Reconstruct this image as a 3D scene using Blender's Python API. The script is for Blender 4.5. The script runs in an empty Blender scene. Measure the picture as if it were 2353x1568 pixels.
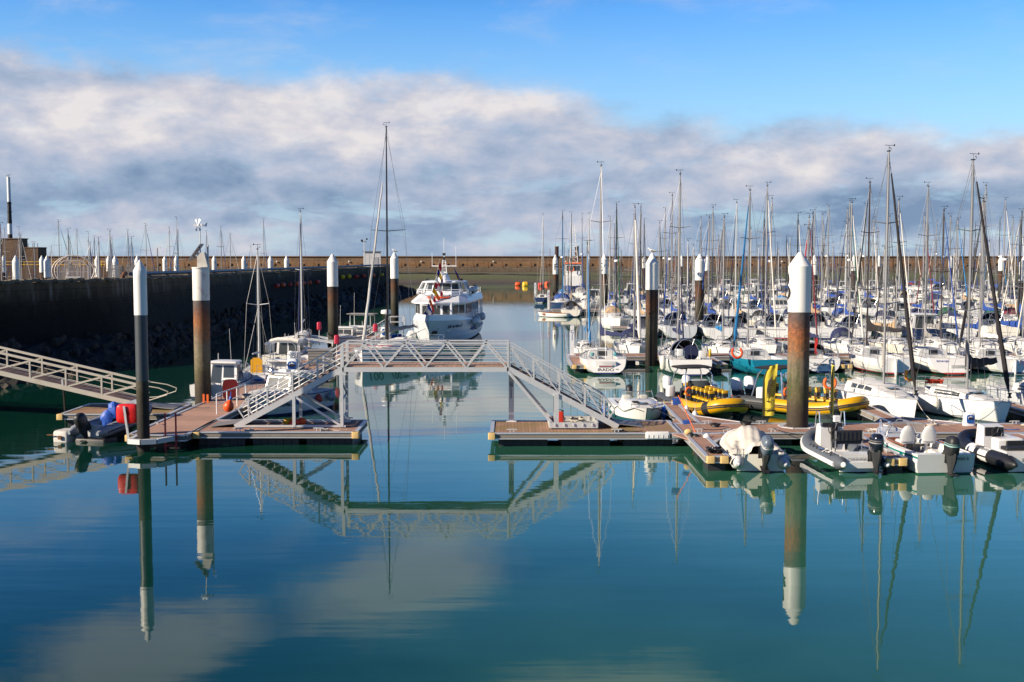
import bpy, math, random
from mathutils import Vector, Matrix
R = math.radians
SC = bpy.context.scene
COL = SC.collection

# ------------------------------------------------------------------ camera
PX = 2353.0                    # working pixel width of the picture
F = 2730.0                     # focal length in those pixels
CX, CY = 1176.5, 784.0
H = 8.0                        # eye height above the water
PITCH = math.atan(196.0 / F)
cd = bpy.data.cameras.new('camera')
cam = bpy.data.objects.new('camera', cd)
COL.objects.link(cam)
cd.sensor_width = 36.0
cd.lens = 36.0 * F / PX
cd.clip_start = 0.5
cd.clip_end = 30000.0
cam.location = (0, 0, H)
cam.rotation_euler = (R(90) - PITCH, 0, 0)
SC.camera = cam
SC.render.resolution_x, SC.render.resolution_y = 1024, 682

# ------------------------------------------------------------------ light, sky, exposure
SUN_EL, SUN_AZ = R(25), R(-112)          # azimuth clockwise from +Y (view direction)
sdir = Vector((math.sin(SUN_AZ) * math.cos(SUN_EL), math.cos(SUN_AZ) * math.cos(SUN_EL), math.sin(SUN_EL)))
sl = bpy.data.lights.new('sun', 'SUN')
sl.energy = 4.9
sl.angle = R(0.5)
sl.color = (1.0, 0.86, 0.68)
sun = bpy.data.objects.new('sun', sl)
COL.objects.link(sun)
sun.rotation_euler = sdir.to_track_quat('Z', 'Y').to_euler()
sun.location = (-60, -20, 60)
SC.view_settings.view_transform = 'Standard'
SC.view_settings.look = 'None'
SC.view_settings.gamma = 1.0
EXPO = 0.8
SC.view_settings.exposure = EXPO
SC.view_settings.use_curve_mapping = False
SC.render.engine = 'CYCLES'
SC.cycles.max_bounces = 6
SC.cycles.diffuse_bounces = 2
SC.cycles.glossy_bounces = 3
SC.cycles.transmission_bounces = 4
SC.cycles.transparent_max_bounces = 8
SC.cycles.caustics_reflective = False
SC.cycles.caustics_refractive = False
SC.cycles.use_denoising = True

W = bpy.data.worlds.new('World')
SC.world = W
W.use_nodes = True
wt = W.node_tree
wt.nodes.clear()


class NT:
    """small helper that adds shader nodes and wires them"""
    def __init__(s, tree):
        s.t = tree

    def n(s, typ, ins=None, **kw):
        nd = s.t.nodes.new(typ)
        for k, v in kw.items():
            setattr(nd, k, v)
        for k, v in (ins or {}).items():
            if isinstance(v, bpy.types.NodeSocket):
                s.t.links.new(v, nd.inputs[k])
            else:
                nd.inputs[k].default_value = v
        return nd

    def m(s, op, a, b=0.0, c=None, clamp=False):
        ins = {0: a, 1: b}
        if c is not None:
            ins[2] = c
        return s.n('ShaderNodeMath', ins, operation=op, use_clamp=clamp).outputs[0]

    def mix(s, fac, a, b, typ='MIX'):
        nd = s.t.nodes.new('ShaderNodeMix')
        nd.data_type = 'RGBA'
        nd.blend_type = typ
        for k, v in ((0, fac), (6, a), (7, b)):
            if isinstance(v, bpy.types.NodeSocket):
                s.t.links.new(v, nd.inputs[k])
            else:
                nd.inputs[k].default_value = v if k == 0 else tuple(v) + (1,) * (4 - len(v))
        return nd.outputs[2]

    def ramp(s, fac, stops, interp='LINEAR'):
        nd = s.t.nodes.new('ShaderNodeValToRGB')
        cr = nd.color_ramp
        cr.interpolation = interp
        while len(cr.elements) < len(stops):
            cr.elements.new(0.5)
        for e, (p, c) in zip(cr.elements, stops):
            e.position = p
            e.color = (c, c, c, 1) if isinstance(c, (int, float)) else tuple(c) + (1,) * (4 - len(c))
        s.t.links.new(fac, nd.inputs[0])
        return nd.outputs[0]

    def noise(s, vec, scale, detail=4, rough=.55, dist=0.0):
        return s.n('ShaderNodeTexNoise', {'Vector': vec, 'Scale': scale, 'Detail': detail, 'Roughness': rough, 'Distortion': dist}).outputs['Fac']


def L3(r, g, b):
    """sRGB 0-255 to linear"""
    def c(x):
        x /= 255.0
        return x / 12.92 if x <= 0.04045 else ((x + 0.055) / 1.055) ** 2.4
    return (c(r), c(g), c(b))


def build_sky():
    w = NT(wt)
    S = 0.1
    sky = w.n('ShaderNodeTexSky', sky_type='NISHITA', sun_disc=False)
    sky.sun_elevation = SUN_EL
    sky.sun_rotation = SUN_AZ
    sky.air_density = 1.0
    sky.dust_density = 0.4
    sky.ozone_density = 2.5
    co = w.n('ShaderNodeTexCoord').outputs['Generated']
    sp = w.n('ShaderNodeSeparateXYZ', {0: co})
    x, y, z = sp.outputs
    u = w.m('ARCTAN2', x, y)                       # azimuth, 0 straight ahead
    v = w.m('ARCSINE', z)                          # elevation
    # clear air: the Nishita blue, deepened a little; far darker overhead to cut fill light
    hs = w.n('ShaderNodeHueSaturation', {'Color': sky.outputs[0], 'Hue': 0.50, 'Saturation': 1.35, 'Value': 1.0}).outputs[0]
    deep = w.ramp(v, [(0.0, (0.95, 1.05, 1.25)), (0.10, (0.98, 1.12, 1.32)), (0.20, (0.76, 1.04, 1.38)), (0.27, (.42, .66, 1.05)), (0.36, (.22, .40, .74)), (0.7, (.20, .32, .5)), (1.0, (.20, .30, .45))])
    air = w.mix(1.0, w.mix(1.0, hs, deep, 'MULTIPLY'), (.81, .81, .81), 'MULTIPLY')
    kk = 1.0 / S / 2 ** EXPO
    pale = tuple(c * kk for c in L3(176, 216, 248))
    air = w.mix(w.n('ShaderNodeMapRange', {0: v, 1: .215, 2: .07, 3: 0.0, 4: .62}, clamp=True).outputs[0], air, pale)

    def vec(a, b, c=0.0):
        return w.n('ShaderNodeCombineXYZ', {0: a, 1: b, 2: c}).outputs[0]

    def st(t, lo, hi):
        return w.n('ShaderNodeMapRange', {0: t, 1: lo, 2: hi}, interpolation_type='SMOOTHSTEP', clamp=True).outputs[0]

    # the long cloud bank: its upper edge as a function of azimuth
    un = w.m('MULTIPLY_ADD', u, 1.0, 0.5)
    edge = w.ramp(un, [(0.0, .160), (0.095, .160), (0.20, .150), (0.33, .150), (0.44, .153), (0.53, .143), (0.60, .122), (0.72, .110), (0.86, .104), (1.0, .100)], 'EASE')
    big = w.noise(vec(w.m('MULTIPLY', u, 8.0), w.m('MULTIPLY', v, 14.0), 3.1), 1.0, 6, .58, .15)
    fine = w.noise(vec(w.m('MULTIPLY', u, 30.0), w.m('MULTIPLY', v, 52.0), 8.3), 1.0, 6, .6, .2)
    pert = w.m('ADD', w.m('MULTIPLY_ADD', big, .060, -.030), w.m('MULTIPLY_ADD', fine, .030, -.015))
    d = w.m('ADD', w.m('SUBTRACT', edge, v), pert)
    wisp = w.noise(vec(w.m('MULTIPLY', u, 12.0), w.m('MULTIPLY', v, 44.0), 17.0), 1.0, 7, .62, .2)
    gaps = w.m('MULTIPLY', st(wisp, .50, .66), w.m('MULTIPLY_ADD', st(v, .085, .015), .55, .08))
    bank = w.m('MULTIPLY', st(w.m('ADD', d, w.m('MULTIPLY_ADD', wisp, .030, -.015)), -.012, .022), w.m('SUBTRACT', w.m('MULTIPLY_ADD', st(v, -.02, .03), .18, .80), gaps))
    # high puffs above the frame, which the water mirrors
    hi = w.noise(vec(w.m('MULTIPLY', u, 5.5), w.m('MULTIPLY', v, 12.0), 21.7), 1.0, 5, .55, .4)
    def blob(u0, v0, su, sv, sk=0.0):
        du = w.m('DIVIDE', w.m('SUBTRACT', w.m('SUBTRACT', u, u0), w.m('MULTIPLY', w.m('SUBTRACT', v, v0), sk)), su)
        dv = w.m('DIVIDE', w.m('SUBTRACT', v, v0), sv)
        return w.m('SUBTRACT', 1.0, w.m('SQRT', w.m('ADD', w.m('MULTIPLY', du, du), w.m('MULTIPLY', dv, dv))))
    bl = w.m('MAXIMUM', blob(-.105, .272, .115, .060, -.9), blob(-.30, .315, .125, .055, -1.0))
    bl = w.m('MAXIMUM', bl, blob(.06, .36, .16, .035, -.5))
    puff = st(w.m('ADD', w.m('ADD', w.m('MULTIPLY', bl, .8), w.m('MULTIPLY_ADD', hi, 1.3, -.65)), w.m('MULTIPLY_ADD', fine, .36, -.18)), -.02, .55)
    overhead = w.m('MULTIPLY', st(w.noise(vec(w.m('MULTIPLY', u, 1.3), w.m('MULTIPLY', v, 4.0), 5.0), 1.0, 4), .42, .66), st(v, .46, .62))
    puff = w.m('MAXIMUM', w.m('MULTIPLY', puff, .66), w.m('MULTIPLY', overhead, .10))
    # thin veils near the top of the frame
    veil = w.m('MULTIPLY', st(w.noise(vec(w.m('MULTIPLY', u, 7.0), w.m('MULTIPLY', v, 20.0), 14.0), 1.0, 6, .6, .3), .46, .82), w.m('SUBTRACT', st(v, .10, .16), st(v, .20, .26)))
    veil = w.m('MULTIPLY', veil, w.m('MULTIPLY_ADD', st(u, -.30, .25), -.30, .62))
    # light and shade inside the bank: billows lit from the sun's side
    def billow(su, sv, off, det, seed):
        a_ = w.noise(vec(w.m('MULTIPLY', u, su), w.m('MULTIPLY', v, sv), seed), 1.0, det, .58, .15)
        b_ = w.noise(vec(w.m('MULTIPLY_ADD', u, su, -off), w.m('MULTIPLY_ADD', v, sv, off * .8), seed), 1.0, det, .58, .15)
        return a_, w.m('SUBTRACT', a_, b_)
    shade, e1 = billow(5.5, 13.0, .35, 6, 33.0)
    puffs, e2 = billow(17.0, 30.0, .30, 8, 11.0)
    hgt = w.m('DIVIDE', v, edge)
    lit = w.m('ADD', w.m('MULTIPLY', w.m('SUBTRACT', st(hgt, .25, .80), w.m('MULTIPLY', st(hgt, .84, 1.06), .42)), .42), w.m('ADD', w.m('MULTIPLY_ADD', shade, 1.35, -.39), w.m('MULTIPLY_ADD', puffs, .5, -.25)))
    lit = w.m('ADD', lit, w.m('ADD', w.m('MULTIPLY', e1, .75), w.m('MULTIPLY', e2, .70)))
    low = w.m('SUBTRACT', 1.0, st(hgt, .0, .30))
    lit = w.m('ADD', lit, w.m('MULTIPLY', low, .16))
    lit = w.m('ADD', lit, w.m('MULTIPLY_ADD', st(u, -.38, .30), -.10, .08))
    k = 1.0 / S / 2 ** EXPO
    def K(r, g, b):
        a = L3(r, g, b)
        return tuple(c * k for c in a)
    ccol = w.ramp(lit, [(0.0, K(126, 150, 182)), (0.25, K(150, 170, 197)), (0.5, K(177, 188, 210)), (0.74, K(204, 205, 217)), (1.0, K(234, 228, 228))])
    puffc = K(205, 205, 212)
    out = w.mix(puff, air, puffc)
    out = w.mix(veil, out, K(205, 212, 228))
    out = w.mix(bank, out, ccol)
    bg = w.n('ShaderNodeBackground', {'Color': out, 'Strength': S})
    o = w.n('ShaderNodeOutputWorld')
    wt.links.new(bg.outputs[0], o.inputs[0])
    W.cycles.sampling_method = 'MANUAL'
    W.cycles.sample_map_resolution = 512


build_sky()


def ray(x, y):
    dx, dz = (x - CX) / F, (CY - y) / F
    c, s = math.cos(PITCH), math.sin(PITCH)
    return Vector((dx, c + dz * s, -s + dz * c))


def G(x, y, z=0.0):
    """where the sight line through picture point (x, y) meets the level z"""
    d = ray(x, y)
    t = (z - H) / d.z
    return Vector((d.x * t, d.y * t, z))


def AT(x, y, Y):
    """the point on that sight line at distance Y from the camera"""
    d = ray(x, y)
    t = Y / d.y
    return Vector((d.x * t, Y, H + d.z * t))


# ------------------------------------------------------------------ materials
MC = {}


def mat(name, col, rough=.5, metal=0.0, var=.12, vs=2.5, bump=0.0, bs=30.0, spec=.5, coat=0.0, stain=None, sa=0.0):
    """a procedural Principled material: mottled colour, optional stains with a shape of their own, optional bump"""
    if name in MC:
        return MC[name]
    m = bpy.data.materials.new(name)
    m.use_nodes = True
    t = m.node_tree
    t.nodes.clear()
    w = NT(t)
    oc = w.n('ShaderNodeTexCoord').outputs['Object']
    n1 = w.noise(oc, vs, 5, .6)
    n2 = w.noise(oc, vs * 7.3, 3, .6)
    f = w.m('MULTIPLY_ADD', w.m('ADD', w.m('MULTIPLY', n1, .7), w.m('MULTIPLY', n2, .3)), 2 * var, 1 - var)
    c = w.mix(1.0, col, w.n('ShaderNodeCombineXYZ', {0: f, 1: f, 2: f}).outputs[0], 'MULTIPLY')
    if stain is not None:
        sn = w.n('ShaderNodeMapRange', {0: w.noise(oc, vs * .8, 6, .65, .6), 1: .52, 2: .72}).outputs[0]
        c = w.mix(w.m('MULTIPLY', sn, sa), c, stain)
    rr = w.m('MULTIPLY_ADD', n1, .16, rough - .08, clamp=True)
    b = w.n('ShaderNodeBsdfPrincipled', {'Base Color': c, 'Roughness': rr, 'Metallic': metal})
    b.inputs['Specular IOR Level'].default_value = spec
    b.inputs['Coat Weight'].default_value = coat
    if bump:
        bn = w.n('ShaderNodeBump', {'Height': w.noise(oc, bs, 4, .6), 'Strength': 1.0, 'Distance': bump})
        t.links.new(bn.outputs[0], b.inputs['Normal'])
    o = w.n('ShaderNodeOutputMaterial')
    t.links.new(b.outputs[0], o.inputs[0])
    MC[name] = m
    return m


def glassy(name, col=(.02, .03, .035), alpha=.78):
    if name in MC:
        return MC[name]
    m = bpy.data.materials.new(name)
    m.use_nodes = True
    t = m.node_tree
    t.nodes.clear()
    w = NT(t)
    b = w.n('ShaderNodeBsdfPrincipled', {'Base Color': tuple(col) + (1,), 'Roughness': .06})
    b.inputs['Alpha'].default_value = alpha
    b.inputs['Specular IOR Level'].default_value = .5 if alpha > .5 else .12
    o = w.n('ShaderNodeOutputMaterial')
    t.links.new(b.outputs[0], o.inputs[0])
    MC[name] = m
    return m


def striped(name, cols, dark, pitch, axis='X', rough=.75, var=.25, vs=1.6, stain=None, sa=0.0, gap=.10):
    """boards laid across an axis, with dark seams between them"""
    if name in MC:
        return MC[name]
    m = bpy.data.materials.new(name)
    m.use_nodes = True
    t = m.node_tree
    t.nodes.clear()
    w = NT(t)
    oc = w.n('ShaderNodeTexCoord').outputs['Object']
    s = w.n('ShaderNodeSeparateXYZ', {0: oc}).outputs['XYZ'.index(axis)]
    q = w.m('DIVIDE', s, pitch)
    fr = w.m('FRACT', q)
    idx = w.m('FLOOR', q)
    rnd = w.n('ShaderNodeTexWhiteNoise', {'W': idx}, noise_dimensions='1D').outputs[0]
    seam = w.m('LESS_THAN', fr, gap)
    n1 = w.noise(oc, vs, 6, .65)
    f = w.m('ADD', w.m('MULTIPLY_ADD', n1, 2 * var, 1 - var), w.m('MULTIPLY_ADD', rnd, .22, -.11))
    c = w.mix(1.0, cols, w.n('ShaderNodeCombineXYZ', {0: f, 1: f, 2: f}).outputs[0], 'MULTIPLY')
    if stain is not None:
        sn = w.n('ShaderNodeMapRange', {0: w.noise(oc, vs * .5, 6, .65, .6), 1: .46, 2: .70}).outputs[0]
        c = w.mix(w.m('MULTIPLY', sn, sa), c, stain)
    c = w.mix(w.m('MULTIPLY', seam, .75), c, dark)
    b = w.n('ShaderNodeBsdfPrincipled', {'Base Color': c, 'Roughness': rough})
    bn = w.n('ShaderNodeBump', {'Height': w.m('SUBTRACT', 1.0, seam), 'Strength': .6, 'Distance': .004})
    t.links.new(bn.outputs[0], b.inputs['Normal'])
    o = w.n('ShaderNodeOutputMaterial')
    t.links.new(b.outputs[0], o.inputs[0])
    MC[name] = m
    return m


# ------------------------------------------------------------------ mesh helpers
ZU = Vector((0, 0, 1))


class MB:
    def __init__(s):
        s.v, s.f, s.m = [], [], []

    def add(s, vs, fs, mi=0, M=None):
        o = len(s.v)
        for p in vs:
            p = Vector(p)
            s.v.append(M @ p if M is not None else p)
        for i, f in enumerate(fs):
            s.f.append(tuple(o + k for k in f))
            s.m.append(mi if isinstance(mi, int) else mi[i])
        return s

    def box(s, c, d, mi=0, rz=0.0, M=None, taper=1.0):
        hx, hy, hz = d[0] / 2, d[1] / 2, d[2] / 2
        vs = []
        for z, k in ((-hz, 1.0), (hz, taper)):
            vs += [(-hx * k, -hy * k, z), (hx * k, -hy * k, z), (hx * k, hy * k, z), (-hx * k, hy * k, z)]
        T = Matrix.Translation(Vector(c)) @ Matrix.Rotation(rz, 4, 'Z')
        if M is not None:
            T = M @ T
        return s.add(vs, [(3, 2, 1, 0), (4, 5, 6, 7), (0, 1, 5, 4), (1, 2, 6, 5), (2, 3, 7, 6), (3, 0, 4, 7)], mi, T)

    def rbox(s, c, d, r, mi=0, M=None):
        """box with its vertical and top edges rounded"""
        hx, hy, hz = d[0] / 2, d[1] / 2, d[2] / 2
        r = min(r, hx * .98, hy * .98, hz)
        rows = []
        for z, ins in ((-hz, 0), (hz - r, 0), (hz - .3 * r, .3 * r), (hz, r)):
            ring = []
            for sx, sy, a0 in ((1, 1, 0), (-1, 1, 90), (-1, -1, 180), (1, -1, 270)):
                for a in (0, 30, 60, 90):
                    aa = R(a0 + a)
                    rr = r * 1.0
                    px = sx * (hx - rr) + math.cos(aa) * rr
                    py = sy * (hy - rr) + math.sin(aa) * rr
                    k = 1 - ins / max(hx, hy)
                    ring.append((c[0] + px * (1 - ins / hx * .9), c[1] + py * (1 - ins / hy * .9), c[2] + z))
            rows.append(ring)
        s.grid(rows, mi, closed=True, M=M)
        n = len(rows[0])
        s.add(rows[-1], [tuple(range(n))], mi, M)
        s.add(rows[0], [tuple(reversed(range(n)))], mi, M)
        return s

    def bar(s, a, b, w, h=None, mi=0, up=ZU):
        a, b = Vector(a), Vector(b)
        h = w if h is None else h
        t = (b - a)
        if t.length < 1e-6:
            return s
        t.normalize()
        u = Vector(up)
        if abs(t.dot(u)) > .985:
            u = Vector((0, 1, 0)) if abs(t.y) < .9 else Vector((1, 0, 0))
        sx = t.cross(u).normalized()
        sz = sx.cross(t).normalized()
        vs = []
        for p in (a, b):
            for i, j in ((-1, -1), (1, -1), (1, 1), (-1, 1)):
                vs.append(p + sx * (i * w / 2) + sz * (j * h / 2))
        return s.add(vs, [(0, 1, 2, 3), (7, 6, 5, 4), (0, 4, 5, 1), (1, 5, 6, 2), (2, 6, 7, 3), (3, 7, 4, 0)], mi)

    def tube(s, pts, r, n=6, mi=0, caps=True, M=None, sq=1.0):
        pts = [Vector(p) for p in pts]
        k = len(pts)
        rs = r if isinstance(r, (list, tuple)) else [r] * k
        rows = []
        prev = None
        for i, p in enumerate(pts):
            t = (pts[min(i + 1, k - 1)] - pts[max(i - 1, 0)])
            if t.length < 1e-9:
                t = Vector((0, 0, 1))
            t.normalize()
            if prev is None:
                u = ZU if abs(t.z) < .95 else Vector((0, 1, 0))
                sx = t.cross(u).normalized()
            else:
                sx = (prev - t * prev.dot(t))
                sx = sx.normalized() if sx.length > 1e-6 else t.orthogonal().normalized()
            prev = sx
            sz = sx.cross(t)
            rows.append([p + sx * (math.cos(2 * math.pi * j / n) * rs[i]) + sz * (math.sin(2 * math.pi * j / n) * rs[i] * sq) for j in range(n)])
        s.grid(rows, mi, closed=True, M=M)
        if caps:
            s.add(rows[0], [tuple(range(n))], mi if isinstance(mi, int) else mi[0], M)
            s.add(rows[-1], [tuple(reversed(range(n)))], mi if isinstance(mi, int) else mi[-1], M)
        return s

    def grid(s, rows, mi=0, closed=False, M=None):
        """mi: an int, or one per row gap"""
        n = len(rows[0])
        o = len(s.v)
        for row in rows:
            for p in row:
                p = Vector(p)
                s.v.append(M @ p if M is not None else p)
        for i in range(len(rows) - 1):
            for j in range(n if closed else n - 1):
                a, b = o + i * n + j, o + i * n + (j + 1) % n
                c, d = o + (i + 1) * n + (j + 1) % n, o + (i + 1) * n + j
                s.f.append((a, d, c, b))
                s.m.append(mi if isinstance(mi, int) else mi[i])
        return s

    def lathe(s, prof, n=16, M=None, mi=0, caps=True):
        rows = [[(r * math.cos(2 * math.pi * j / n), r * math.sin(2 * math.pi * j / n), z) for j in range(n)] for r, z in prof]
        s.grid(rows, mi, closed=True, M=M)
        if caps:
            if prof[0][0] > 1e-4:
                s.add(rows[0], [tuple(range(n))], mi if isinstance(mi, int) else mi[0], M)
            if prof[-1][0] > 1e-4:
                s.add(rows[-1], [tuple(reversed(range(n)))], mi if isinstance(mi, int) else mi[-1], M)
        return s

    def ball(s, c, r, n=10, k=7, mi=0, sc=(1, 1, 1), M=None):
        prof = [(max(1e-5, r * math.sin(math.pi * i / k)), -r * math.cos(math.pi * i / k)) for i in range(k + 1)]
        T = Matrix.Translation(Vector(c)) @ Matrix.Diagonal((sc[0], sc[1], sc[2], 1))
        if M is not None:
            T = M @ T
        return s.lathe(prof, n, T, mi, caps=False)

    def prism(s, out, z0, z1, mi=0, M=None):
        n = len(out)
        vs = [(p[0], p[1], z0) for p in out] + [(p[0], p[1], z1) for p in out]
        fs = [tuple(reversed(range(n))), tuple(range(n, 2 * n))] + [(i, (i + 1) % n, n + (i + 1) % n, n + i) for i in range(n)]
        return s.add(vs, fs, mi, M)

    def slab(s, poly, th, mi=0):
        """a planar polygon (3-D points) given a thickness along its normal"""
        ps = [Vector(p) for p in poly]
        nrm = Vector((0, 0, 0))
        for i in range(len(ps)):
            a, b = ps[i], ps[(i + 1) % len(ps)]
            nrm += (a - ps[0]).cross(b - ps[0])
        nrm.normalize()
        n = len(ps)
        vs = ps + [p + nrm * th for p in ps]
        fs = [tuple(reversed(range(n))), tuple(range(n, 2 * n))] + [(i, (i + 1) % n, n + (i + 1) % n, n + i) for i in range(n)]
        return s.add(vs, fs, mi)

    def each(s, name, mats, parent=None, smooth=35.0):
        """every separate piece as an object of its own"""
        up = list(range(len(s.v)))
        def root(i):
            while up[i] != i:
                up[i] = up[up[i]]
                i = up[i]
            return i
        for f in s.f:
            for k in f[1:]:
                up[root(k)] = root(f[0])
        groups = {}
        for f, m in zip(s.f, s.m):
            groups.setdefault(root(f[0]), []).append((f, m))
        out = []
        for g in groups.values():
            ix = {}
            q = MB()
            for f, m in g:
                for k in f:
                    if k not in ix:
                        ix[k] = len(q.v)
                        q.v.append(s.v[k])
                q.f.append(tuple(ix[k] for k in f))
                q.m.append(m)
            out.append(q.build(name, mats, parent, smooth))
        return out

    def build(s, name, mats, parent=None, smooth=35.0, loc=None):
        me = bpy.data.meshes.new(name)
        me.from_pydata([tuple(p) for p in s.v], [], s.f)
        if not isinstance(mats, (list, tuple)):
            mats = [mats]
        for m in mats:
            me.materials.append(m)
        if len(mats) > 1:
            me.polygons.foreach_set('material_index', s.m)
        if smooth:
            me.polygons.foreach_set('use_smooth', [True] * len(me.polygons))
            me.set_sharp_from_angle(angle=R(smooth))
        me.update()
        o = bpy.data.objects.new(name, me)
        COL.objects.link(o)
        if parent is not None:
            o.parent = parent
        if loc is not None:
            o.location = loc
        return o


def tag(o, label=None, cat=None, group=None, kind=None):
    for k, v in (('label', label), ('category', cat), ('group', group), ('kind', kind)):
        if v is not None:
            o[k] = v
    return o


def thing(name, label, cat, loc=(0, 0, 0), rz=0.0, group=None):
    o = bpy.data.objects.new(name, None)
    COL.objects.link(o)
    o.location = loc
    o.rotation_euler = (0, 0, rz)
    return tag(o, label, cat, group)


def copy_tree(o, parent=None):
    c = o.copy()
    COL.objects.link(c)
    c.parent = parent
    for ch in KIDS(o):
        copy_tree(ch, c)
    return c


def KIDS(o):
    return list(o.children)


def text(name, body, size, m, parent, M, ext=.004, align='CENTER', shear=0.0, sx=1.0):
    """lettering as a thin mesh placed by matrix M (text lies in M's xy plane, reading along +x)"""
    cu = bpy.data.curves.new('lettering_source', 'FONT')
    cu.body = body
    cu.size = size
    cu.extrude = ext
    cu.align_x = align
    cu.align_y = 'CENTER'
    cu.shear = shear
    cu.resolution_u = 3
    tmp = bpy.data.objects.new('lettering_source', cu)
    COL.objects.link(tmp)
    bpy.context.view_layer.update()
    me = bpy.data.meshes.new_from_object(tmp)
    bpy.data.objects.remove(tmp)
    bpy.data.curves.remove(cu)
    me.transform(Matrix.Diagonal((sx, 1, 1, 1)))
    if M is not None:
        me.transform(M)
    me.materials.clear()
    me.materials.append(m)
    o = bpy.data.objects.new(name, me)
    COL.objects.link(o)
    o.parent = parent
    return o


def frame(o, xd, yd):
    """matrix with origin o, x axis xd, y axis yd"""
    xd, yd = Vector(xd).normalized(), Vector(yd).normalized()
    zd = xd.cross(yd).normalized()
    yd = zd.cross(xd)
    return Matrix(((xd.x, yd.x, zd.x, o[0]), (xd.y, yd.y, zd.y, o[1]), (xd.z, yd.z, zd.z, o[2]), (0, 0, 0, 1)))


def recolour(o, slot, m):
    """give one copy its own material although it shares its mesh"""
    o.material_slots[slot].link = 'OBJECT'
    o.material_slots[slot].material = m


WHITE = mat('gelcoat_white', (.70, .69, .665), .32, var=.06, vs=1.2, coat=.25, stain=(.50, .44, .36), sa=.22)
CREAM = mat('gelcoat_cream', (.70, .66, .56), .36, var=.07, vs=1.2, coat=.2, stain=(.45, .38, .28), sa=.25)
DECKW = mat('deck_white', (.62, .615, .59), .6, var=.14, vs=2.2, stain=(.36, .34, .30), sa=.45)
GREYHULL = mat('gelcoat_grey', (.48, .50, .52), .4, var=.08, coat=.2)
NAVYHULL = mat('gelcoat_navy', (.012, .022, .07), .28, var=.2, coat=.4)
TEALHULL = mat('gelcoat_teal', (.008, .17, .26), .3, var=.1, coat=.3)
REDPAINT = mat('red_paint', (.42, .03, .03), .42, var=.15)
ANTIFOUL = mat('antifouling_dark', (.02, .035, .05), .7, var=.3)
ANTIRED = mat('antifouling_red', (.22, .03, .025), .7, var=.3)
NAVYSTRIPE = mat('stripe_navy', (.015, .03, .11), .4, var=.1)
SPAR = mat('spar_aluminium', (.25, .25, .255), .5, metal=.2, var=.10, vs=4)
ALU = mat('aluminium', (.62, .63, .64), .42, metal=.55, var=.10, vs=4)
GALV = mat('galvanised_steel', (.56, .57, .57), .55, metal=.25, var=.14, vs=3, stain=(.40, .37, .33), sa=.35)
STEEL = mat('stainless_steel', (.70, .71, .72), .22, metal=.9, var=.06)
WIRE = mat('rigging_wire', (.24, .24, .25), .45, metal=.5, var=.1)
ROPE = mat('rope_pale', (.52, .47, .38), .85, var=.2)
BLACK = mat('black_plastic', (.016, .017, .019), .5, var=.25)
RUBBER = mat('rubber_dark', (.022, .023, .025), .7, var=.3)
GLASS = glassy('tinted_glass')
CLEAR = glassy('clear_screen', (.20, .24, .24), .30)
DARKIN = mat('dark_interior', (.02, .022, .025), .7, var=.3)
WOOD = mat('varnished_wood', (.22, .075, .025), .35, var=.3, vs=6, coat=.3)
TAN = mat('canvas_tan', (.38, .26, .15), .9, var=.15)
RBLUE = mat('canvas_royal_blue', (.012, .055, .26), .85, var=.2)
NAVY = mat('canvas_navy', (.014, .020, .070), .88, var=.25)
BLK = mat('canvas_black', (.014, .012, .014), .9, var=.3)
GREYC = mat('canvas_grey', (.25, .24, .23), .9, var=.15)
GREEN = mat('canvas_green', (.008, .085, .045), .9, var=.2)
LBLUE = mat('canvas_light_blue', (.015, .16, .38), .85, var=.2)
SAILW = mat('canvas_white', (.66, .62, .55), .85, var=.12, bump=.01, bs=8)
MAROON = mat('canvas_maroon', (.17, .015, .03), .88, var=.2)
REDC = mat('canvas_red', (.50, .02, .02), .8, var=.15)
ORANGE = mat('orange_foam', (.78, .14, .02), .6, var=.12)
YELLOW = mat('yellow_fabric', (.60, .34, .004), .42, var=.12, vs=2, stain=(.45, .26, .01), sa=.3)
BLUEP = mat('blue_plastic', (.01, .12, .50), .45, var=.15)
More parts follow.
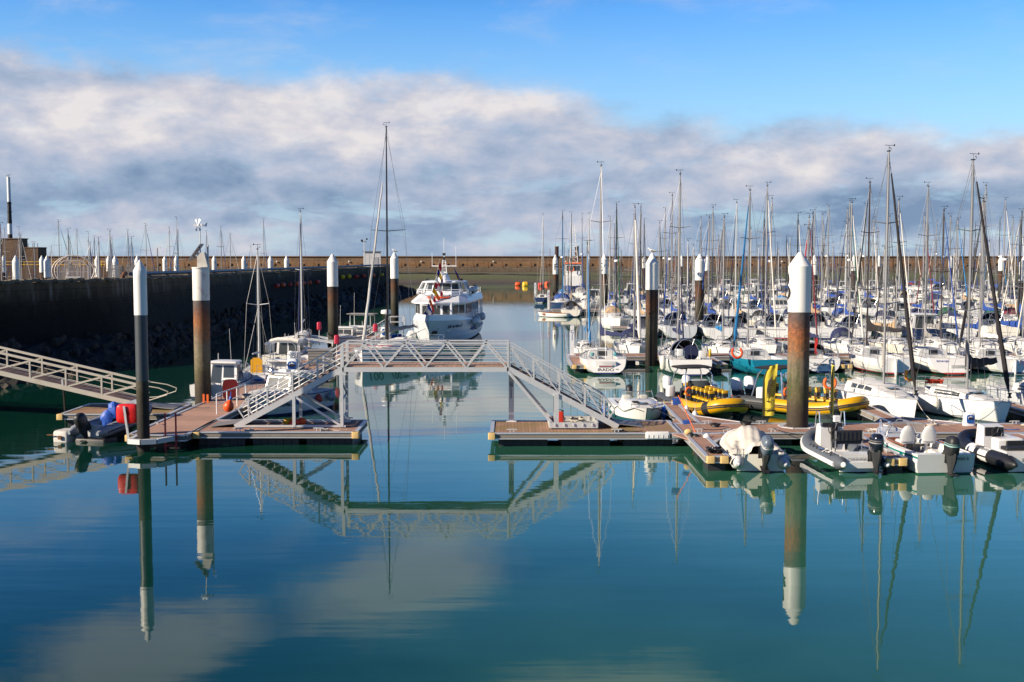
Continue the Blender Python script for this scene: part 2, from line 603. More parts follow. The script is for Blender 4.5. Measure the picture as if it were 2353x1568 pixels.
# ================================================================== SETTING
def water_material():
    m = bpy.data.materials.new('harbour_water')
    m.use_nodes = True
    t = m.node_tree
    t.nodes.clear()
    w = NT(t)
    oc = w.n('ShaderNodeTexCoord').outputs['Object']
    sp = w.n('ShaderNodeSeparateXYZ', {0: oc})
    x, y, z = sp.outputs

    def mp(sx, sy, rz=0.0):
        return w.n('ShaderNodeMapping', {'Vector': oc, 'Scale': (sx, sy, 1), 'Rotation': (0, 0, rz)}).outputs[0]
    # body colour runs from deep to paler green, rightwards and away, with noise
    green_mix = w.m('ADD', w.m('ADD', w.m('MULTIPLY', x, .06), w.m('MULTIPLY', w.m('MINIMUM', y, 120.0), .012)), w.m('MULTIPLY_ADD', w.noise(mp(.07, .07), 1.0, 4, .6), 2.0, -1.0))
    green_mix = w.n('ShaderNodeMapRange', {0: green_mix, 1: -.45, 2: 1.2}, interpolation_type='SMOOTHSTEP').outputs[0]
    col = w.mix(green_mix, (.002, .032, .020), (.028, .118, .075))
    patch = w.noise(mp(.045, .07, .5), 1.0, 3, .5)
    calm = w.n('ShaderNodeMapRange', {0: patch, 1: .42, 2: .62}).outputs[0]
    swell = w.noise(mp(.16, .75, .10), 1.0, 2, .5)
    ripple = w.noise(mp(1.1, 4.2, -.12), 1.0, 3, .55)
    tiny = w.noise(mp(4.0, 11.0, .2), 1.0, 2, .5)
    h = w.m('ADD', w.m('MULTIPLY', swell, .0060), w.m('MULTIPLY', w.m('MULTIPLY_ADD', calm, .00060, .00042), ripple))
    h = w.m('ADD', h, w.m('MULTIPLY', tiny, .00006))
    train = w.noise(mp(.16, 3.1, .05), 1.0, 2, .4)
    tm = w.n('ShaderNodeMapRange', {0: w.noise(mp(.10, .13, 1.0), 1.0, 2, .5), 1: .46, 2: .60}).outputs[0]
    h = w.m('ADD', h, w.m('MULTIPLY', w.m('MULTIPLY', tm, train), .00080))
    bn = w.n('ShaderNodeBump', {'Height': h, 'Strength': 1.0, 'Distance': 1.0})
    b = w.n('ShaderNodeBsdfPrincipled', {'Base Color': col, 'Roughness': .015, 'IOR': 1.45, 'Normal': bn.outputs[0]})
    b.inputs['Specular IOR Level'].default_value = .56
    b.inputs['Specular Tint'].default_value = (.84, 1.0, .95, 1)
    o = w.n('ShaderNodeOutputMaterial')
    t.links.new(b.outputs[0], o.inputs[0])
    return m


mb = MB()
mb.add([(-6000, -200, 0), (6000, -200, 0), (6000, 16000, 0), (-6000, 16000, 0)], [(0, 1, 2, 3)])
tag(mb.build('water', water_material(), smooth=0), 'calm green harbour water mirroring the sky and boats', None, None, 'structure')


def banded(name, stops, rough=.85, var=.3, vs=.5, wob=1.0, streak=None, bump=.05, bs=1.5, brick=None):
    """masonry whose wear follows the tide line: colours by world height, wobbling with noise"""
    m = bpy.data.materials.new(name)
    m.use_nodes = True
    t = m.node_tree
    t.nodes.clear()
    w = NT(t)
    oc = w.n('ShaderNodeTexCoord').outputs['Object']
    s = w.n('ShaderNodeSeparateXYZ', {0: oc})
    n1 = w.noise(oc, vs, 6, .65)
    z = w.m('ADD', s.outputs[2], w.m('MULTIPLY_ADD', n1, wob * 2, -wob))
    zmax = stops[-1][0]
    zmin = stops[0][0]
    fz = w.n('ShaderNodeMapRange', {0: z, 1: zmin, 2: zmax}).outputs[0]
    c = w.ramp(fz, [((p - zmin) / (zmax - zmin), col) for p, col in stops])
    vstreak = w.noise(w.n('ShaderNodeMapping', {'Vector': oc, 'Scale': (1.3, 1.3, .10)}).outputs[0], 1.0, 5, .65)
    f = w.m('MULTIPLY_ADD', w.m('ADD', w.m('MULTIPLY', n1, .5), w.m('MULTIPLY', vstreak, .5)), 2 * var * 1.6, 1 - var * 1.6)
    c = w.mix(1.0, c, w.n('ShaderNodeCombineXYZ', {0: f, 1: f, 2: f}).outputs[0], 'MULTIPLY')
    if brick:
        bt = w.n('ShaderNodeTexBrick', {'Vector': w.n('ShaderNodeMapping', {'Vector': oc, 'Rotation': (R(90), 0, 0)}).outputs[0], 'Color1': (1, 1, 1, 1), 'Color2': (.82, .80, .78, 1), 'Mortar': (.55, .53, .5, 1), 'Scale': 1.0, 'Mortar Size': .03})
        bt.inputs['Brick Width'].default_value = brick[0]
        bt.inputs['Row Height'].default_value = brick[1]
        c = w.mix(1.0, c, bt.outputs[0], 'MULTIPLY')
    if streak:
        sn = w.n('ShaderNodeMapRange', {0: vstreak, 1: .56, 2: .70}).outputs[0]
        zz = w.n('ShaderNodeMapRange', {0: s.outputs[2], 1: streak[1], 2: streak[1] + .8}).outputs[0]
        c = w.mix(w.m('MULTIPLY', w.m('MULTIPLY', sn, zz), streak[2]), c, streak[0])
    bn = w.n('ShaderNodeBump', {'Height': w.noise(oc, bs, 5, .65), 'Strength': 1.0, 'Distance': bump})
    b = w.n('ShaderNodeBsdfPrincipled', {'Base Color': c, 'Roughness': rough, 'Normal': bn.outputs[0]})
    b.inputs['Specular IOR Level'].default_value = .25
    o = w.n('ShaderNodeOutputMaterial')
    t.links.new(b.outputs[0], o.inputs[0])
    return m


# ---- far sea wall across the whole width
SWM = banded('sea_wall_masonry', [(-1, (.10, .085, .06)), (2.6, (.125, .10, .072)), (4.3, (.15, .115, .08)), (4.8, (.215, .125, .064)), (6.0, (.25, .150, .078)), (6.2, (.165, .11, .068)), (8.3, (.21, .14, .085))], var=.52, vs=.11, wob=.25, streak=((.12, .04, .018), 4.0, .8), bump=.06, brick=(2.4, .6))
XW0, XW1, YW = -260.0, 330.0, 380.0
sw = thing('sea_wall', 'long ochre stone sea wall closing the harbour under the horizon', 'wall', (0, YW, 0))
mb = MB()
prof = [(-1.6, -1.5), (-.9, 4.55), (-.45, 4.62), (-.35, 6.02), (1.7, 6.1), (1.9, 7.55), (1.55, 7.6), (1.55, 7.86), (4.6, 7.9), (4.6, -1.5)]
for k in range(24):
    xa, xb = XW0 + (XW1 - XW0) * k / 24, XW0 + (XW1 - XW0) * (k + 1) / 24 - .06
    mb.grid([[(xa, p, z) for p, z in prof], [(xb, p, z) for p, z in prof]], 0)
mb.build('wall_face', SWM, sw, smooth=0)
RUST = mat('rusty_iron', (.13, .055, .025), .9, var=.4, vs=2)
WLAMP = mat('lamp_housing_white', (.75, .74, .70), .5)
x = XW0 + 4
nb = 0
while x < XW1 and nb < 70:
    if -150 < x < 180:
        mb = MB()
        mb.box((x, -.90, 5.1), (.22, .20, 1.9)).box((x, -.85, 3.9), (.18, .18, .9))
        mb.build('bracket', RUST, sw, smooth=0)
        if nb % 5 == 0:
            m2 = MB()
            m2.box((x + 1.6, -.62, 6.2), (.42, .35, .4), taper=.7).box((x + 1.6, -.62, 5.95), (.15, .15, .15))
            m2.build('wall_lamp', WLAMP, sw, smooth=0)
        nb += 1
    x += 4.6

# ---- beach of weed and mud at the foot of the wall
def beach_mat():
    m = bpy.data.materials.new('weedy_shingle')
    m.use_nodes = True
    t = m.node_tree
    t.nodes.clear()
    w = NT(t)
    oc = w.n('ShaderNodeTexCoord').outputs['Object']
    s = w.n('ShaderNodeSeparateXYZ', {0: oc})
    n1 = w.noise(oc, .22, 6, .65)
    zz = w.m('ADD', s.outputs[2], w.m('MULTIPLY_ADD', n1, 1.0, -.5))
    c = w.ramp(w.n('ShaderNodeMapRange', {0: zz, 1: 0, 2: 2.8}).outputs[0], [(0, (.045, .038, .028)), (.26, (.085, .065, .045)), (.38, (.075, .085, .030)), (.78, (.10, .11, .045)), (1, (.09, .08, .055))])
    n2 = w.noise(oc, 1.6, 5, .7)
    f = w.m('MULTIPLY_ADD', n2, 1.1, .45)
    c = w.mix(1.0, c, w.n('ShaderNodeCombineXYZ', {0: f, 1: f, 2: f}).outputs[0], 'MULTIPLY')
    bn = w.n('ShaderNodeBump', {'Height': n2, 'Strength': 1.0, 'Distance': .25})
    b = w.n('ShaderNodeBsdfPrincipled', {'Base Color': c, 'Roughness': .85, 'Normal': bn.outputs[0]})
    o = w.n('ShaderNodeOutputMaterial')
    t.links.new(b.outputs[0], o.inputs[0])
    return m


rb = random.Random(3)
mb = MB()
rows = []
NX = 150
ph = [rb.uniform(0, 6) for _ in range(6)]
for j in range(14):
    s = j / 13
    row = []
    for i in range(NX + 1):
        x = XW0 + (XW1 - XW0) * i / NX
        wob = 3.5 * math.sin(x * .031 + ph[0]) + 2.0 * math.sin(x * .083 + ph[1]) + 1.0 * math.sin(x * .21 + ph[2])
        y0 = 334 + wob * (1 - s)
        yy = y0 + (YW - .6 - y0) * s
        z = -.35 + 3.15 * s ** .8 + .12 * math.sin(x * .3 + s * 7 + ph[3]) * (1 - s) + rb.uniform(-.06, .06)
        row.append((x, yy, z))
    rows.append(row)
mb.grid(rows, 0)
tag(mb.build('beach', beach_mat(), smooth=60), 'green weedy shingle bank along the foot of the sea wall', None, None, 'structure')

mb = MB()
pts = []
for i in range(40):
    x = -40 + i * 3.1
    s = min(1, i / 39)
    yy = 372 - 26 * s ** 1.4 + .5 * math.sin(i * 1.3)
    pts.append((x, yy, 2.75 - 2.1 * s ** 1.2 + .1 * math.sin(i * 2.1)))
mb.tube(pts, .28, 6)
tag(mb.build('beach_pipe', RUBBER), 'black pipe snaking down the weedy shingle below the sea wall', 'pipe')

# ---- dark quay on the near side of the far basin
QP = [(-75, 36), (-56, 58), (-44, 72), (-36, 82), (-31.5, 94), (-32.2, 130), (-33.5, 168), (-25.5, 255)]
QH = [6.3, 6.2, 6.15, 6.1, 6.0, 5.8, 5.6, 5.6]
QT = 5.6


def qline(x):
    pass


QM = banded('quay_concrete', [(-1, (.003, .0035, .003)), (2.0, (.004, .0045, .003)), (3.6, (.007, .008, .005)), (4.5, (.024, .018, .010)), (5.1, (.058, .043, .025)), (5.6, (.095, .070, .042)), (6.2, (.12, .09, .055))], var=.55, vs=.5, wob=.75, bump=.14, streak=((.30, .29, .26), 4.4, .55), brick=(3.0, 1.1))
quay = thing('quay_wall', 'dark weed-stained concrete quay dividing the two basins', 'wall', (0, 0, 0))
mb = MB()
NRM = []
for i, (x, y) in enumerate(QP):
    a, b = Vector(QP[max(i - 1, 0)]), Vector(QP[min(i + 1, len(QP) - 1)])
    t = (b - a).normalized()
    NRM.append(Vector((-t.y, t.x)))          # towards the other basin
dense, dn, dh = [], [], []
for i in range(len(QP) - 1):
    for k in range(6):
        s = k / 6
        dense.append(Vector(QP[i]).lerp(Vector(QP[i + 1]), s))
        dn.append(NRM[i].lerp(NRM[i + 1], s).normalized())
        dh.append(QH[i] + (QH[i + 1] - QH[i]) * s - QT)
dense.append(Vector(QP[-1]))
dn.append(NRM[-1])
dh.append(0.0)
qprof = [(-.7, -1.5), (-.15, 4.6), (-.15, 4.62), (0, 4.65), (.05, QT), (7.5, QT + .03), (7.6, -1.5)]
mb.grid([[(p.x + n.x * o, p.y + n.y * o, z + (q if z > 5 else 0)) for o, z in qprof] for p, n, q in zip(dense, dn, dh)])
e, n = dense[-1], dn[-1]
mb.add([(e.x + n.x * o, e.y + n.y * o, z) for o, z in qprof], [tuple(range(len(qprof)))])
mb.build('wall_face', QM, quay, smooth=30)
mb = MB()
for i in range(len(dense) - 1):
    a, b = dense[i] + dn[i] * .15, dense[i + 1] + dn[i + 1] * .15
    for q in range(5):
        c0, c1 = a.lerp(b, q / 5 + .012), a.lerp(b, (q + 1) / 5)
        dz = QT + .12 + dh[i] + (dh[i + 1] - dh[i]) * (q + .5) / 5 + rb.uniform(-.07, .06)
        mb.bar((c0.x, c0.y, dz), (c1.x, c1.y, dz + rb.uniform(-.03, .03)), .55 + rb.uniform(-.08, .12), .22)
mb.build('coping', mat('coping_concrete', (.13, .115, .085), .9, var=.3, vs=.6, bump=.02, bs=4), quay, smooth=0)


def quay_pt(xv, z, off=-.35):
    """point on the quay face seen at picture column xv (2353-px scale)"""
    best = None
    for i in range(len(dense) - 1):
        for k in range(12):
            p = dense[i].lerp(dense[i + 1], k / 12) + dn[i] * off
            # picture column of that point
            c, s = math.cos(PITCH), math.sin(PITCH)
            dep = p.y * c - (z - H) * s
            col = CX + F * p.x / dep
            if best is None or abs(col - xv) < best[0]:
                best = (abs(col - xv), p.copy(), dh[i] + (dh[i + 1] - dh[i]) * k / 12)
    p = best[1]
    return Vector((p.x, p.y, z + (best[2] if z > 5 else 0)))


# ---- rubble slope in front of the quay
WL = [(-50, 44), (-36, 60), (-29.7, 69.5), (-27.2, 88), (-29.0, 112), (-29.6, 140), (-27.0, 168), (-21.5, 197), (-19.5, 240), (-20.0, 268), (-27, 285)]
WB = [(-62, 51), (-50, 65), (-38.5, 79), (-31.8, 93), (-31.9, 112), (-32.4, 140), (-33.3, 167), (-31.0, 195), (-28.0, 225), (-26.0, 254), (-28, 262), (-33, 266)]


def samp(P, s):
    s = s * (len(P) - 1)
    i = min(int(s), len(P) - 2)
    return Vector(P[i]).lerp(Vector(P[i + 1]), s - i)


RIPM = mat('rubble_rock_dark', (.012, .0105, .008), .9, var=.6, vs=.9, bump=.10, bs=2.0, stain=(.012, .016, .008), sa=.8)
rr = random.Random(5)
rows = []
for j in range(15):
    s = j / 14
    row = []
    for i in range(161):
        q = i / 160
        a, b = samp(WL, q), samp(WB, q)
        a = a + (a - b).normalized() * 2.5
        p = a.lerp(b, s)
        z = -1.0 + 3.0 * s + rr.uniform(-.35, .35) * (1 - abs(2 * s - 1)) * 1.6
        row.append((p.x + rr.uniform(-.3, .3), p.y + rr.uniform(-.3, .3), z))
    rows.append(row)
mb = MB()
mb.grid(rows)
tag(mb.build('rubble_slope', RIPM, smooth=0), 'dark sloping bank of rubble at the foot of the quay', None, None, 'structure')
ROCKM = mat('rubble_rock_pale', (.042, .034, .026), .88, var=.6, vs=1.1, bump=.06, bs=3.0, stain=(.02, .024, .012), sa=.85)
mb = MB()
for k in range(900):
    q = rr.random() ** 1.1
    a, b = samp(WL, q), samp(WB, q)
    s = rr.random() ** 1.3
    p = a.lerp(b, .04 + .9 * s)
    r = rr.uniform(.16, .62) ** 1.2 * (1.15 if q > .6 else 1)
    z = -.45 + 2.7 * (.04 + .9 * s)
    o = []
    n, kk = 6, 4
    T = Matrix.Translation((p.x, p.y, z)) @ Matrix.Rotation(rr.uniform(0, 6), 4, (rr.random(), rr.random(), rr.random() + .2)) @ Matrix.Diagonal((1, rr.uniform(.6, 1), rr.uniform(.45, .8), 1))
    prof = [(1e-4, -r)] + [(r * math.sin(math.pi * i / kk), -r * math.cos(math.pi * i / kk)) for i in range(1, kk)] + [(1e-4, r)]
    rws = [[(rd * math.cos(2 * math.pi * j / n) * rr.uniform(.75, 1.2), rd * math.sin(2 * math.pi * j / n) * rr.uniform(.75, 1.2), zz) for j in range(n)] for rd, zz in prof]
    mb.grid(rws, 0, closed=True, M=T)
tag(mb.build('rubble_rocks', ROCKM, smooth=0), 'loose pale boulders scattered over the dark bank below the quay', None, None, 'stuff')

# ---- pipeline and kit along the top of the quay
PIPEB = mat('pipe_blue_grey', (.035, .055, .085), .45, var=.25)
pl = thing('pipeline', 'long blue-grey pipe on blocks along the top of the quay', 'pipe', (0, 0, 0))
pp = [quay_pt(xv, QT + .50, .45) for xv in (300, 340, 380, 430, 490, 540, 590, 640, 700, 760, 820, 870, 912)]
mb = MB()
mb.tube(pp, .17, 8)
mb.build('pipe', PIPEB, pl)
for p in pp:
    mb = MB()
    mb.box((p.x, p.y, p.z - .28), (.6, .5, .26), taper=.8)
    mb.build('support', mat('support_concrete', (.16, .13, .10), .9, var=.3), pl, smooth=0)
mb = MB()
a = quay_pt(285, 5.2, .35)
mb.tube([a + Vector((0, .3, .95)), a + Vector((.1, -.3, .95)), a + Vector((.1, -.75, .75)), a + Vector((.1, -.85, -.3))], .19, 8)
mb.build('elbow', RUST, pl)

SIGNW = mat('sign_white', (.70, .69, .66), .6)
CAGE = mat('cage_steel', (.50, .45, .41), .65, metal=.2, var=.2)
cg = quay_pt(167, QT, 1.2)
cage = thing('security_gate', 'pale round-topped cage gate standing on the quay edge', 'gate', cg, R(10))
cage.scale = (.46, .46, .46)
mb = MB()
for yy in (0, 2.2):
    arc = [(3.35 * math.cos(a), yy, 1.75 + 2.55 * math.sin(a)) for a in [math.pi * (-.17 + 1.34 * i / 22) for i in range(23)]]
    mb.tube(arc, .09, 5)
    mb.bar((-3.1, yy, 0), (-3.1, yy, 1.2), .09)
    mb.bar((3.1, yy, 0), (3.1, yy, 1.2), .09)
for i in range(0, 23, 2):
    a = math.pi * (-.17 + 1.34 * i / 22)
    mb.bar((3.35 * math.cos(a), 0, 1.75 + 2.55 * math.sin(a)), (3.35 * math.cos(a), 2.2, 1.75 + 2.55 * math.sin(a)), .06)
mb.build('cage_hoop', CAGE, cage)
mb = MB()
fr = [(-2.45, 0, .05), (-2.45, 0, 2.5), (-1.4, 0, 3.5), (1.4, 0, 3.5), (2.45, 0, 2.5), (2.45, 0, .05)]
for a, b in zip(fr, fr[1:] + fr[:1]):
    mb.bar(a, b, .20)
for x in (-1.25, 1.25):
    mb.bar((x, 0, .05), (x, 0, 3.5), .11)
mb.bar((-2.45, 0, 1.6), (2.45, 0, 1.6), .09)
k = -2.3
while k < 2.35:
    mb.bar((k, 0, .1), (k, 0, 3.4 if abs(k) < 1.4 else 2.5), .07)
    k += .2
mb.build('gate_frame', CAGE, cage, smooth=0)
mb = MB()
mb.box((0, -.08, .45), (2.4, .05, .75))
mb.build('notice_board', SIGNW, cage, smooth=0)

# slatted screens and a lamp post on the quay
SLAT = mat('grey_slats', (.20, .19, .18), .7, var=.25)
for xv, wd, lb in ((265, 1.15, 'grey slatted screen beside the pipe elbow on the quay'), (305, 1.1, 'grey slatted screen with a wheel stored behind the front white pile')):
    p = quay_pt(xv, QT, 1.6)
    o = thing('slatted_screen', lb, 'screen', p, R(6), 'slatted screens on the quay')
    mb = MB()
    for z in [.12 + .12 * i for i in range(10)]:
        mb.box((0, 0, z), (wd, .05, .07))
    mb.build('slat_panel', SLAT, o, smooth=0)
    for x in (-wd / 2, wd / 2):
        mb = MB()
        mb.box((x, .05, .65), (.08, .08, 1.3))
        mb.build('post', SLAT, o, smooth=0)
p = quay_pt(364, QT, 4)
lp = thing('lamp_post', 'thin lamp post standing on the quay behind the pipe', 'lamp post', p)
mb = MB()
mb.tube([(0, 0, 0), (0, 0, 3.0)], [.07, .05], 6)
mb.build('pole', SLAT, lp)
mb = MB()
mb.box((.15, 0, 2.95), (.4, .15, .09))
mb.build('lamp_head', GALV, lp)
p = quay_pt(839, QT, 3)
mp_ = thing('weather_mast', 'thin pole with instruments at the far end of the quay', 'mast', p)
mb = MB()
mb.tube([(0, 0, 0), (0, 0, 5.5)], [.14, .09], 6)
mb.build('pole', GALV, mp_)
mb = MB()
mb.tube([(-.5, 0, 5.2), (.5, 0, 5.2)], .06, 5).ball((-.5, 0, 5.45), .25, 6, 4).ball((.5, 0, 5.75), .2, 6, 4)
mb.build('instrument', BLACK, mp_)
p = quay_pt(903, QT, 2.2)
hut = thing('kiosk', 'small white cabin on the quay head behind the pile with a gull', 'cabin', p + Vector((-2.0, 0, 0)), R(5))
mb = MB()
mb.box((0, 0, 1.6), (3.6, 2.6, 3.2))
mb.build('cabin_wall', mat('cabin_white', (.66, .65, .62), .6, stain=(.3, .22, .14), sa=.4), hut, smooth=0)
mb = MB()
mb.box((0, 0, 3.28), (4.0, 3.0, .16))
mb.build('roof', SLAT, hut, smooth=0)
mb = MB()
mb.box((.9, -1.32, 1.05), (.9, .06, 2.1))
mb.build('door', mat('cabin_door', (.4, .4, .4), .6), hut, smooth=0)

# buoys hung along the quay
BUOYR = mat('buoy_red', (.50, .045, .025), .5, var=.2)
BUOYY = mat('buoy_yellow', (.74, .46, .02), .5, var=.15)
BUOYO = mat('buoy_orange', (.70, .10, .02), .5, var=.2)


def buoy(x, y, z, m, lb, rz=0.0, ln=1.0, r=.34, grp='buoys hung along the quay'):
    o = thing('mooring_buoy', lb, 'buoy', (x, y, z), rz, grp)
    b = MB()
    T = Matrix.Rotation(R(90), 4, 'Y')
    b.lathe([(1e-4, -ln / 2), (r * .75, -ln / 2 + .05), (r, -ln * .3), (r, ln * .3), (r * .75, ln / 2 - .05), (1e-4, ln / 2)], 12, T, 0, caps=False)
    b.build('float_body', m, o)
    b = MB()
    for s in (-1, 1):
        b.tube([(s * ln / 2, 0, 0), (s * (ln / 2 + .16), 0, .05), (s * (ln / 2 + .18), 0, .2)], .035, 5)
    b.each('eye', RUST, o)
    return o


ords = ['nearest', 'second', 'third', 'fourth', 'fifth', 'sixth', 'seventh']
for i, xv in enumerate((636, 650, 664, 680, 697, 712, 728)):
    p = quay_pt(xv, 3.85, -.8)
    buoy(p.x, p.y, 3.85, (BUOYR, BUOYO)[i % 2], '%s red mooring float in the string hung along the dark quay' % ords[i], R(70 + 15 * (i % 3)))
for i, xv in enumerate((789, 803)):
    p = quay_pt(xv, 4.35, -.8)
    buoy(p.x, p.y, 4.35, BUOYY, ('yellow float hung on the quay beside its yellow neighbour, nearer one', 'yellow float hung on the quay next to a red float, farther one')[i], R(30), .8, .42)
for i, xv in enumerate((818, 836, 858, 877)):
    p = quay_pt(xv, 4.2, -.8)
    buoy(p.x, p.y, 4.2, (BUOYR, BUOYR, BUOYO, BUOYY)[i], ('dark red float hung on the quay just past the two yellow ones', 'larger dark red float on the quay behind the tall black mast', 'orange float on the quay between a red and a yellow one', 'lone yellow float near the quay head behind the black mast')[i], R(30 + 20 * i), .9, .38)
for i, (xv, yv, m, lb) in enumerate(((1190, 655, BUOYO, 'orange float drifting by the muddy shore left of a yellow one'), (1207, 656, BUOYY, 'yellow float drifting alone on open water below the sea wall'), (1243, 656, BUOYR, 'red float drifting above the blue-hulled yacht'), (1253, 646, BUOYR, 'red float tethered at the end of the beach pipe'), (1258, 653, BUOYO, 'orange float lying just before the red tethered one'))):
    p = G(xv, yv + 2)
    o = buoy(p.x, p.y, .35, m, lb, R(10 * i), 1.5, .62 if i != 1 else .85, 'floats drifting below the sea wall')

# ---- fort and signal mast, far left
FB = banded('fort_brick', [(-1, (.07, .05, .035)), (3, (.12, .075, .05)), (5, (.13, .080, .05)), (14, (.17, .11, .07))], var=.3, vs=.3, wob=.4, bump=.05, brick=(1.6, .5))
fo = AT(30, 588, 330.0)
fort = thing('brick_fort', 'brown brick harbour building under the banded signal tower', 'building', (fo.x, 330, 0))
mb = MB()
mb.box((.6, 0, 5.8), (4.6, 6, 13.6)).box((-3.3, .5, 5.6), (1.6, 6, 13.0)).box((5.4, .6, 4.5), (5.0, 6, 11.2)).box((-9, .8, 3.5), (10, 6, 9.0))
mb.build('wall', FB, fort, smooth=0)
mb = MB()
mb.box((.6, 0, 12.66), (5.0, 6.4, .3)).box((5.6, .6, 10.2), (4.8, 6.2, .3)).box((-3.3, .5, 12.25), (1.8, 6.3, .25))
mb.build('roof', FB, fort, smooth=0)
for x in (3.9, 5.2, 6.5, 7.8):
    mb = MB()
    mb.bar((x, -2.3, 10.3), (x, -2.3, 11.4), .12)
    mb.build('railing_post', RUST, fort, smooth=0)
mb = MB()
mb.box((12, -6, 3.0), (40, 3.0, 4.0))
mb.build('ledge', FB, fort, smooth=0)
mb = MB()
for z in (5.6, 6.4):
    mb.bar((-30, -7.4, z), (28, -7.4, z), .13)
for k in range(20):
    mb.bar((-30 + 3 * k, -7.4, 5), (-30 + 3 * k, -7.4, 6.4), .1)
mb.build('yellow_railing', mat('railing_yellow', (.75, .45, .03), .5), fort, smooth=0)
tw = thing('signal_tower', 'slim black and white banded signal mast rising over the brick building', 'tower', (fo.x, 328.5, 12.7))
TWW, TWB = mat('tower_white', (.72, .72, .70), .5), mat('tower_black', (.012, .013, .014), .6)
mb = MB()
mb.lathe([(.62, 0), (.61, 1.2)], 14).lathe([(.58, 4.1), (.50, 10.1)], 14)
for z in (4.6, 7.2, 9.5):
    mb.lathe([(.64, z), (.64, z + .25)], 14)
mb.build('black_band', TWB, tw)
mb = MB()
mb.lathe([(.61, 1.2), (.58, 4.1)], 14).lathe([(.49, 10.1), (.44, 16.9)], 14)
mb.build('white_band', TWW, tw)
mb = MB()
mb.tube([(.75 * math.cos(a), .75 * math.sin(a), 17.4) for a in [2 * math.pi * i / 10 for i in range(11)]], .05, 4)
for i in range(6):
    a = 2 * math.pi * i / 6
    mb.bar((.42 * math.cos(a), .42 * math.sin(a), 16.8), (.75 * math.cos(a), .75 * math.sin(a), 17.4), .06)
mb.build('top_ring', GALV, tw)
# ================================================================== PILES
def pile_mat(nm, gain):
    m = bpy.data.materials.new(nm)
    m.use_nodes = True
    t = m.node_tree
    t.nodes.clear()
    w = NT(t)
    oc = w.n('ShaderNodeTexCoord').outputs['Object']
    oi = w.n('ShaderNodeObjectInfo').outputs['Random']
    s = w.n('ShaderNodeSeparateXYZ', {0: oc})
    off = w.n('ShaderNodeCombineXYZ', {0: w.m('MULTIPLY', oi, 40), 1: oi, 2: 0}).outputs[0]
    v = w.n('ShaderNodeVectorMath', {0: oc, 1: off}, operation='ADD').outputs[0]
    n1 = w.noise(v, 1.1, 6, .65)
    n2 = w.noise(v, 6.0, 4, .7)
    n3 = w.noise(w.n('ShaderNodeMapping', {'Vector': v, 'Scale': (3.5, 3.5, .35)}).outputs[0], 1.0, 5, .6)
    z = w.m('ADD', s.outputs[2], w.m('ADD', w.m('MULTIPLY_ADD', n1, 1.6, -.8), w.m('MULTIPLY_ADD', n3, .9, -.45)))
    c = w.ramp(w.n('ShaderNodeMapRange', {0: z, 1: 0, 2: 6}).outputs[0], [(0, (.022, .016, .010)), (.22, (.040, .028, .015)), (.36, (.085, .068, .030)), (.46, (.15, .125, .075)), (.58, (.16, .125, .08)), (.66, (.16, .085, .04)), (.74, (.24, .085, .025)), (.82, (.15, .06, .03)), (.90, (.085, .058, .048)), (1.0, (.085, .085, .085))])
    rust = w.n('ShaderNodeMapRange', {0: w.m('ADD', w.m('MULTIPLY', n2, .45), w.m('MULTIPLY', n1, .55)), 1: .52, 2: .64}).outputs[0]
    zr = w.m('MULTIPLY', w.n('ShaderNodeMapRange', {0: s.outputs[2], 1: 3.4, 2: 4.1}).outputs[0], w.n('ShaderNodeMapRange', {0: s.outputs[2], 1: 5.2, 2: 4.6}).outputs[0])
    c = w.mix(w.m('MULTIPLY', w.m('MULTIPLY', rust, zr), .95), c, (.42, .12, .02))
    alg = w.n('ShaderNodeMapRange', {0: n3, 1: .50, 2: .62}).outputs[0]
    za = w.m('MULTIPLY', w.n('ShaderNodeMapRange', {0: s.outputs[2], 1: 1.2, 2: 2.0}).outputs[0], w.n('ShaderNodeMapRange', {0: s.outputs[2], 1: 3.8, 2: 2.8}).outputs[0])
    c = w.mix(w.m('MULTIPLY', w.m('MULTIPLY', alg, za), .8), c, (.040, .052, .010))
    f = w.m('MULTIPLY', w.m('MULTIPLY_ADD', n2, 1.5, .25), gain)
    c = w.mix(1.0, c, w.n('ShaderNodeCombineXYZ', {0: f, 1: f, 2: f}).outputs[0], 'MULTIPLY')
    bn = w.n('ShaderNodeBump', {'Height': n2, 'Strength': 1.0, 'Distance': .02})
    b = w.n('ShaderNodeBsdfPrincipled', {'Base Color': c, 'Roughness': .8, 'Normal': bn.outputs[0]})
    o = w.n('ShaderNodeOutputMaterial')
    t.links.new(b.outputs[0], o.inputs[0])
    return m


PILEM = pile_mat('pile_steel_dark', .32)
PILEB = pile_mat('pile_steel_rusty', 1.0)
PILEG = mat('pile_grey_coating', (.042, .052, .064), .45, var=.22, vs=1.4, stain=(.06, .07, .02), sa=.5)
SLEEVE = mat('pile_white_sleeve', (.76, .745, .70), .42, var=.06, vs=1.5, stain=(.42, .33, .20), sa=.30)


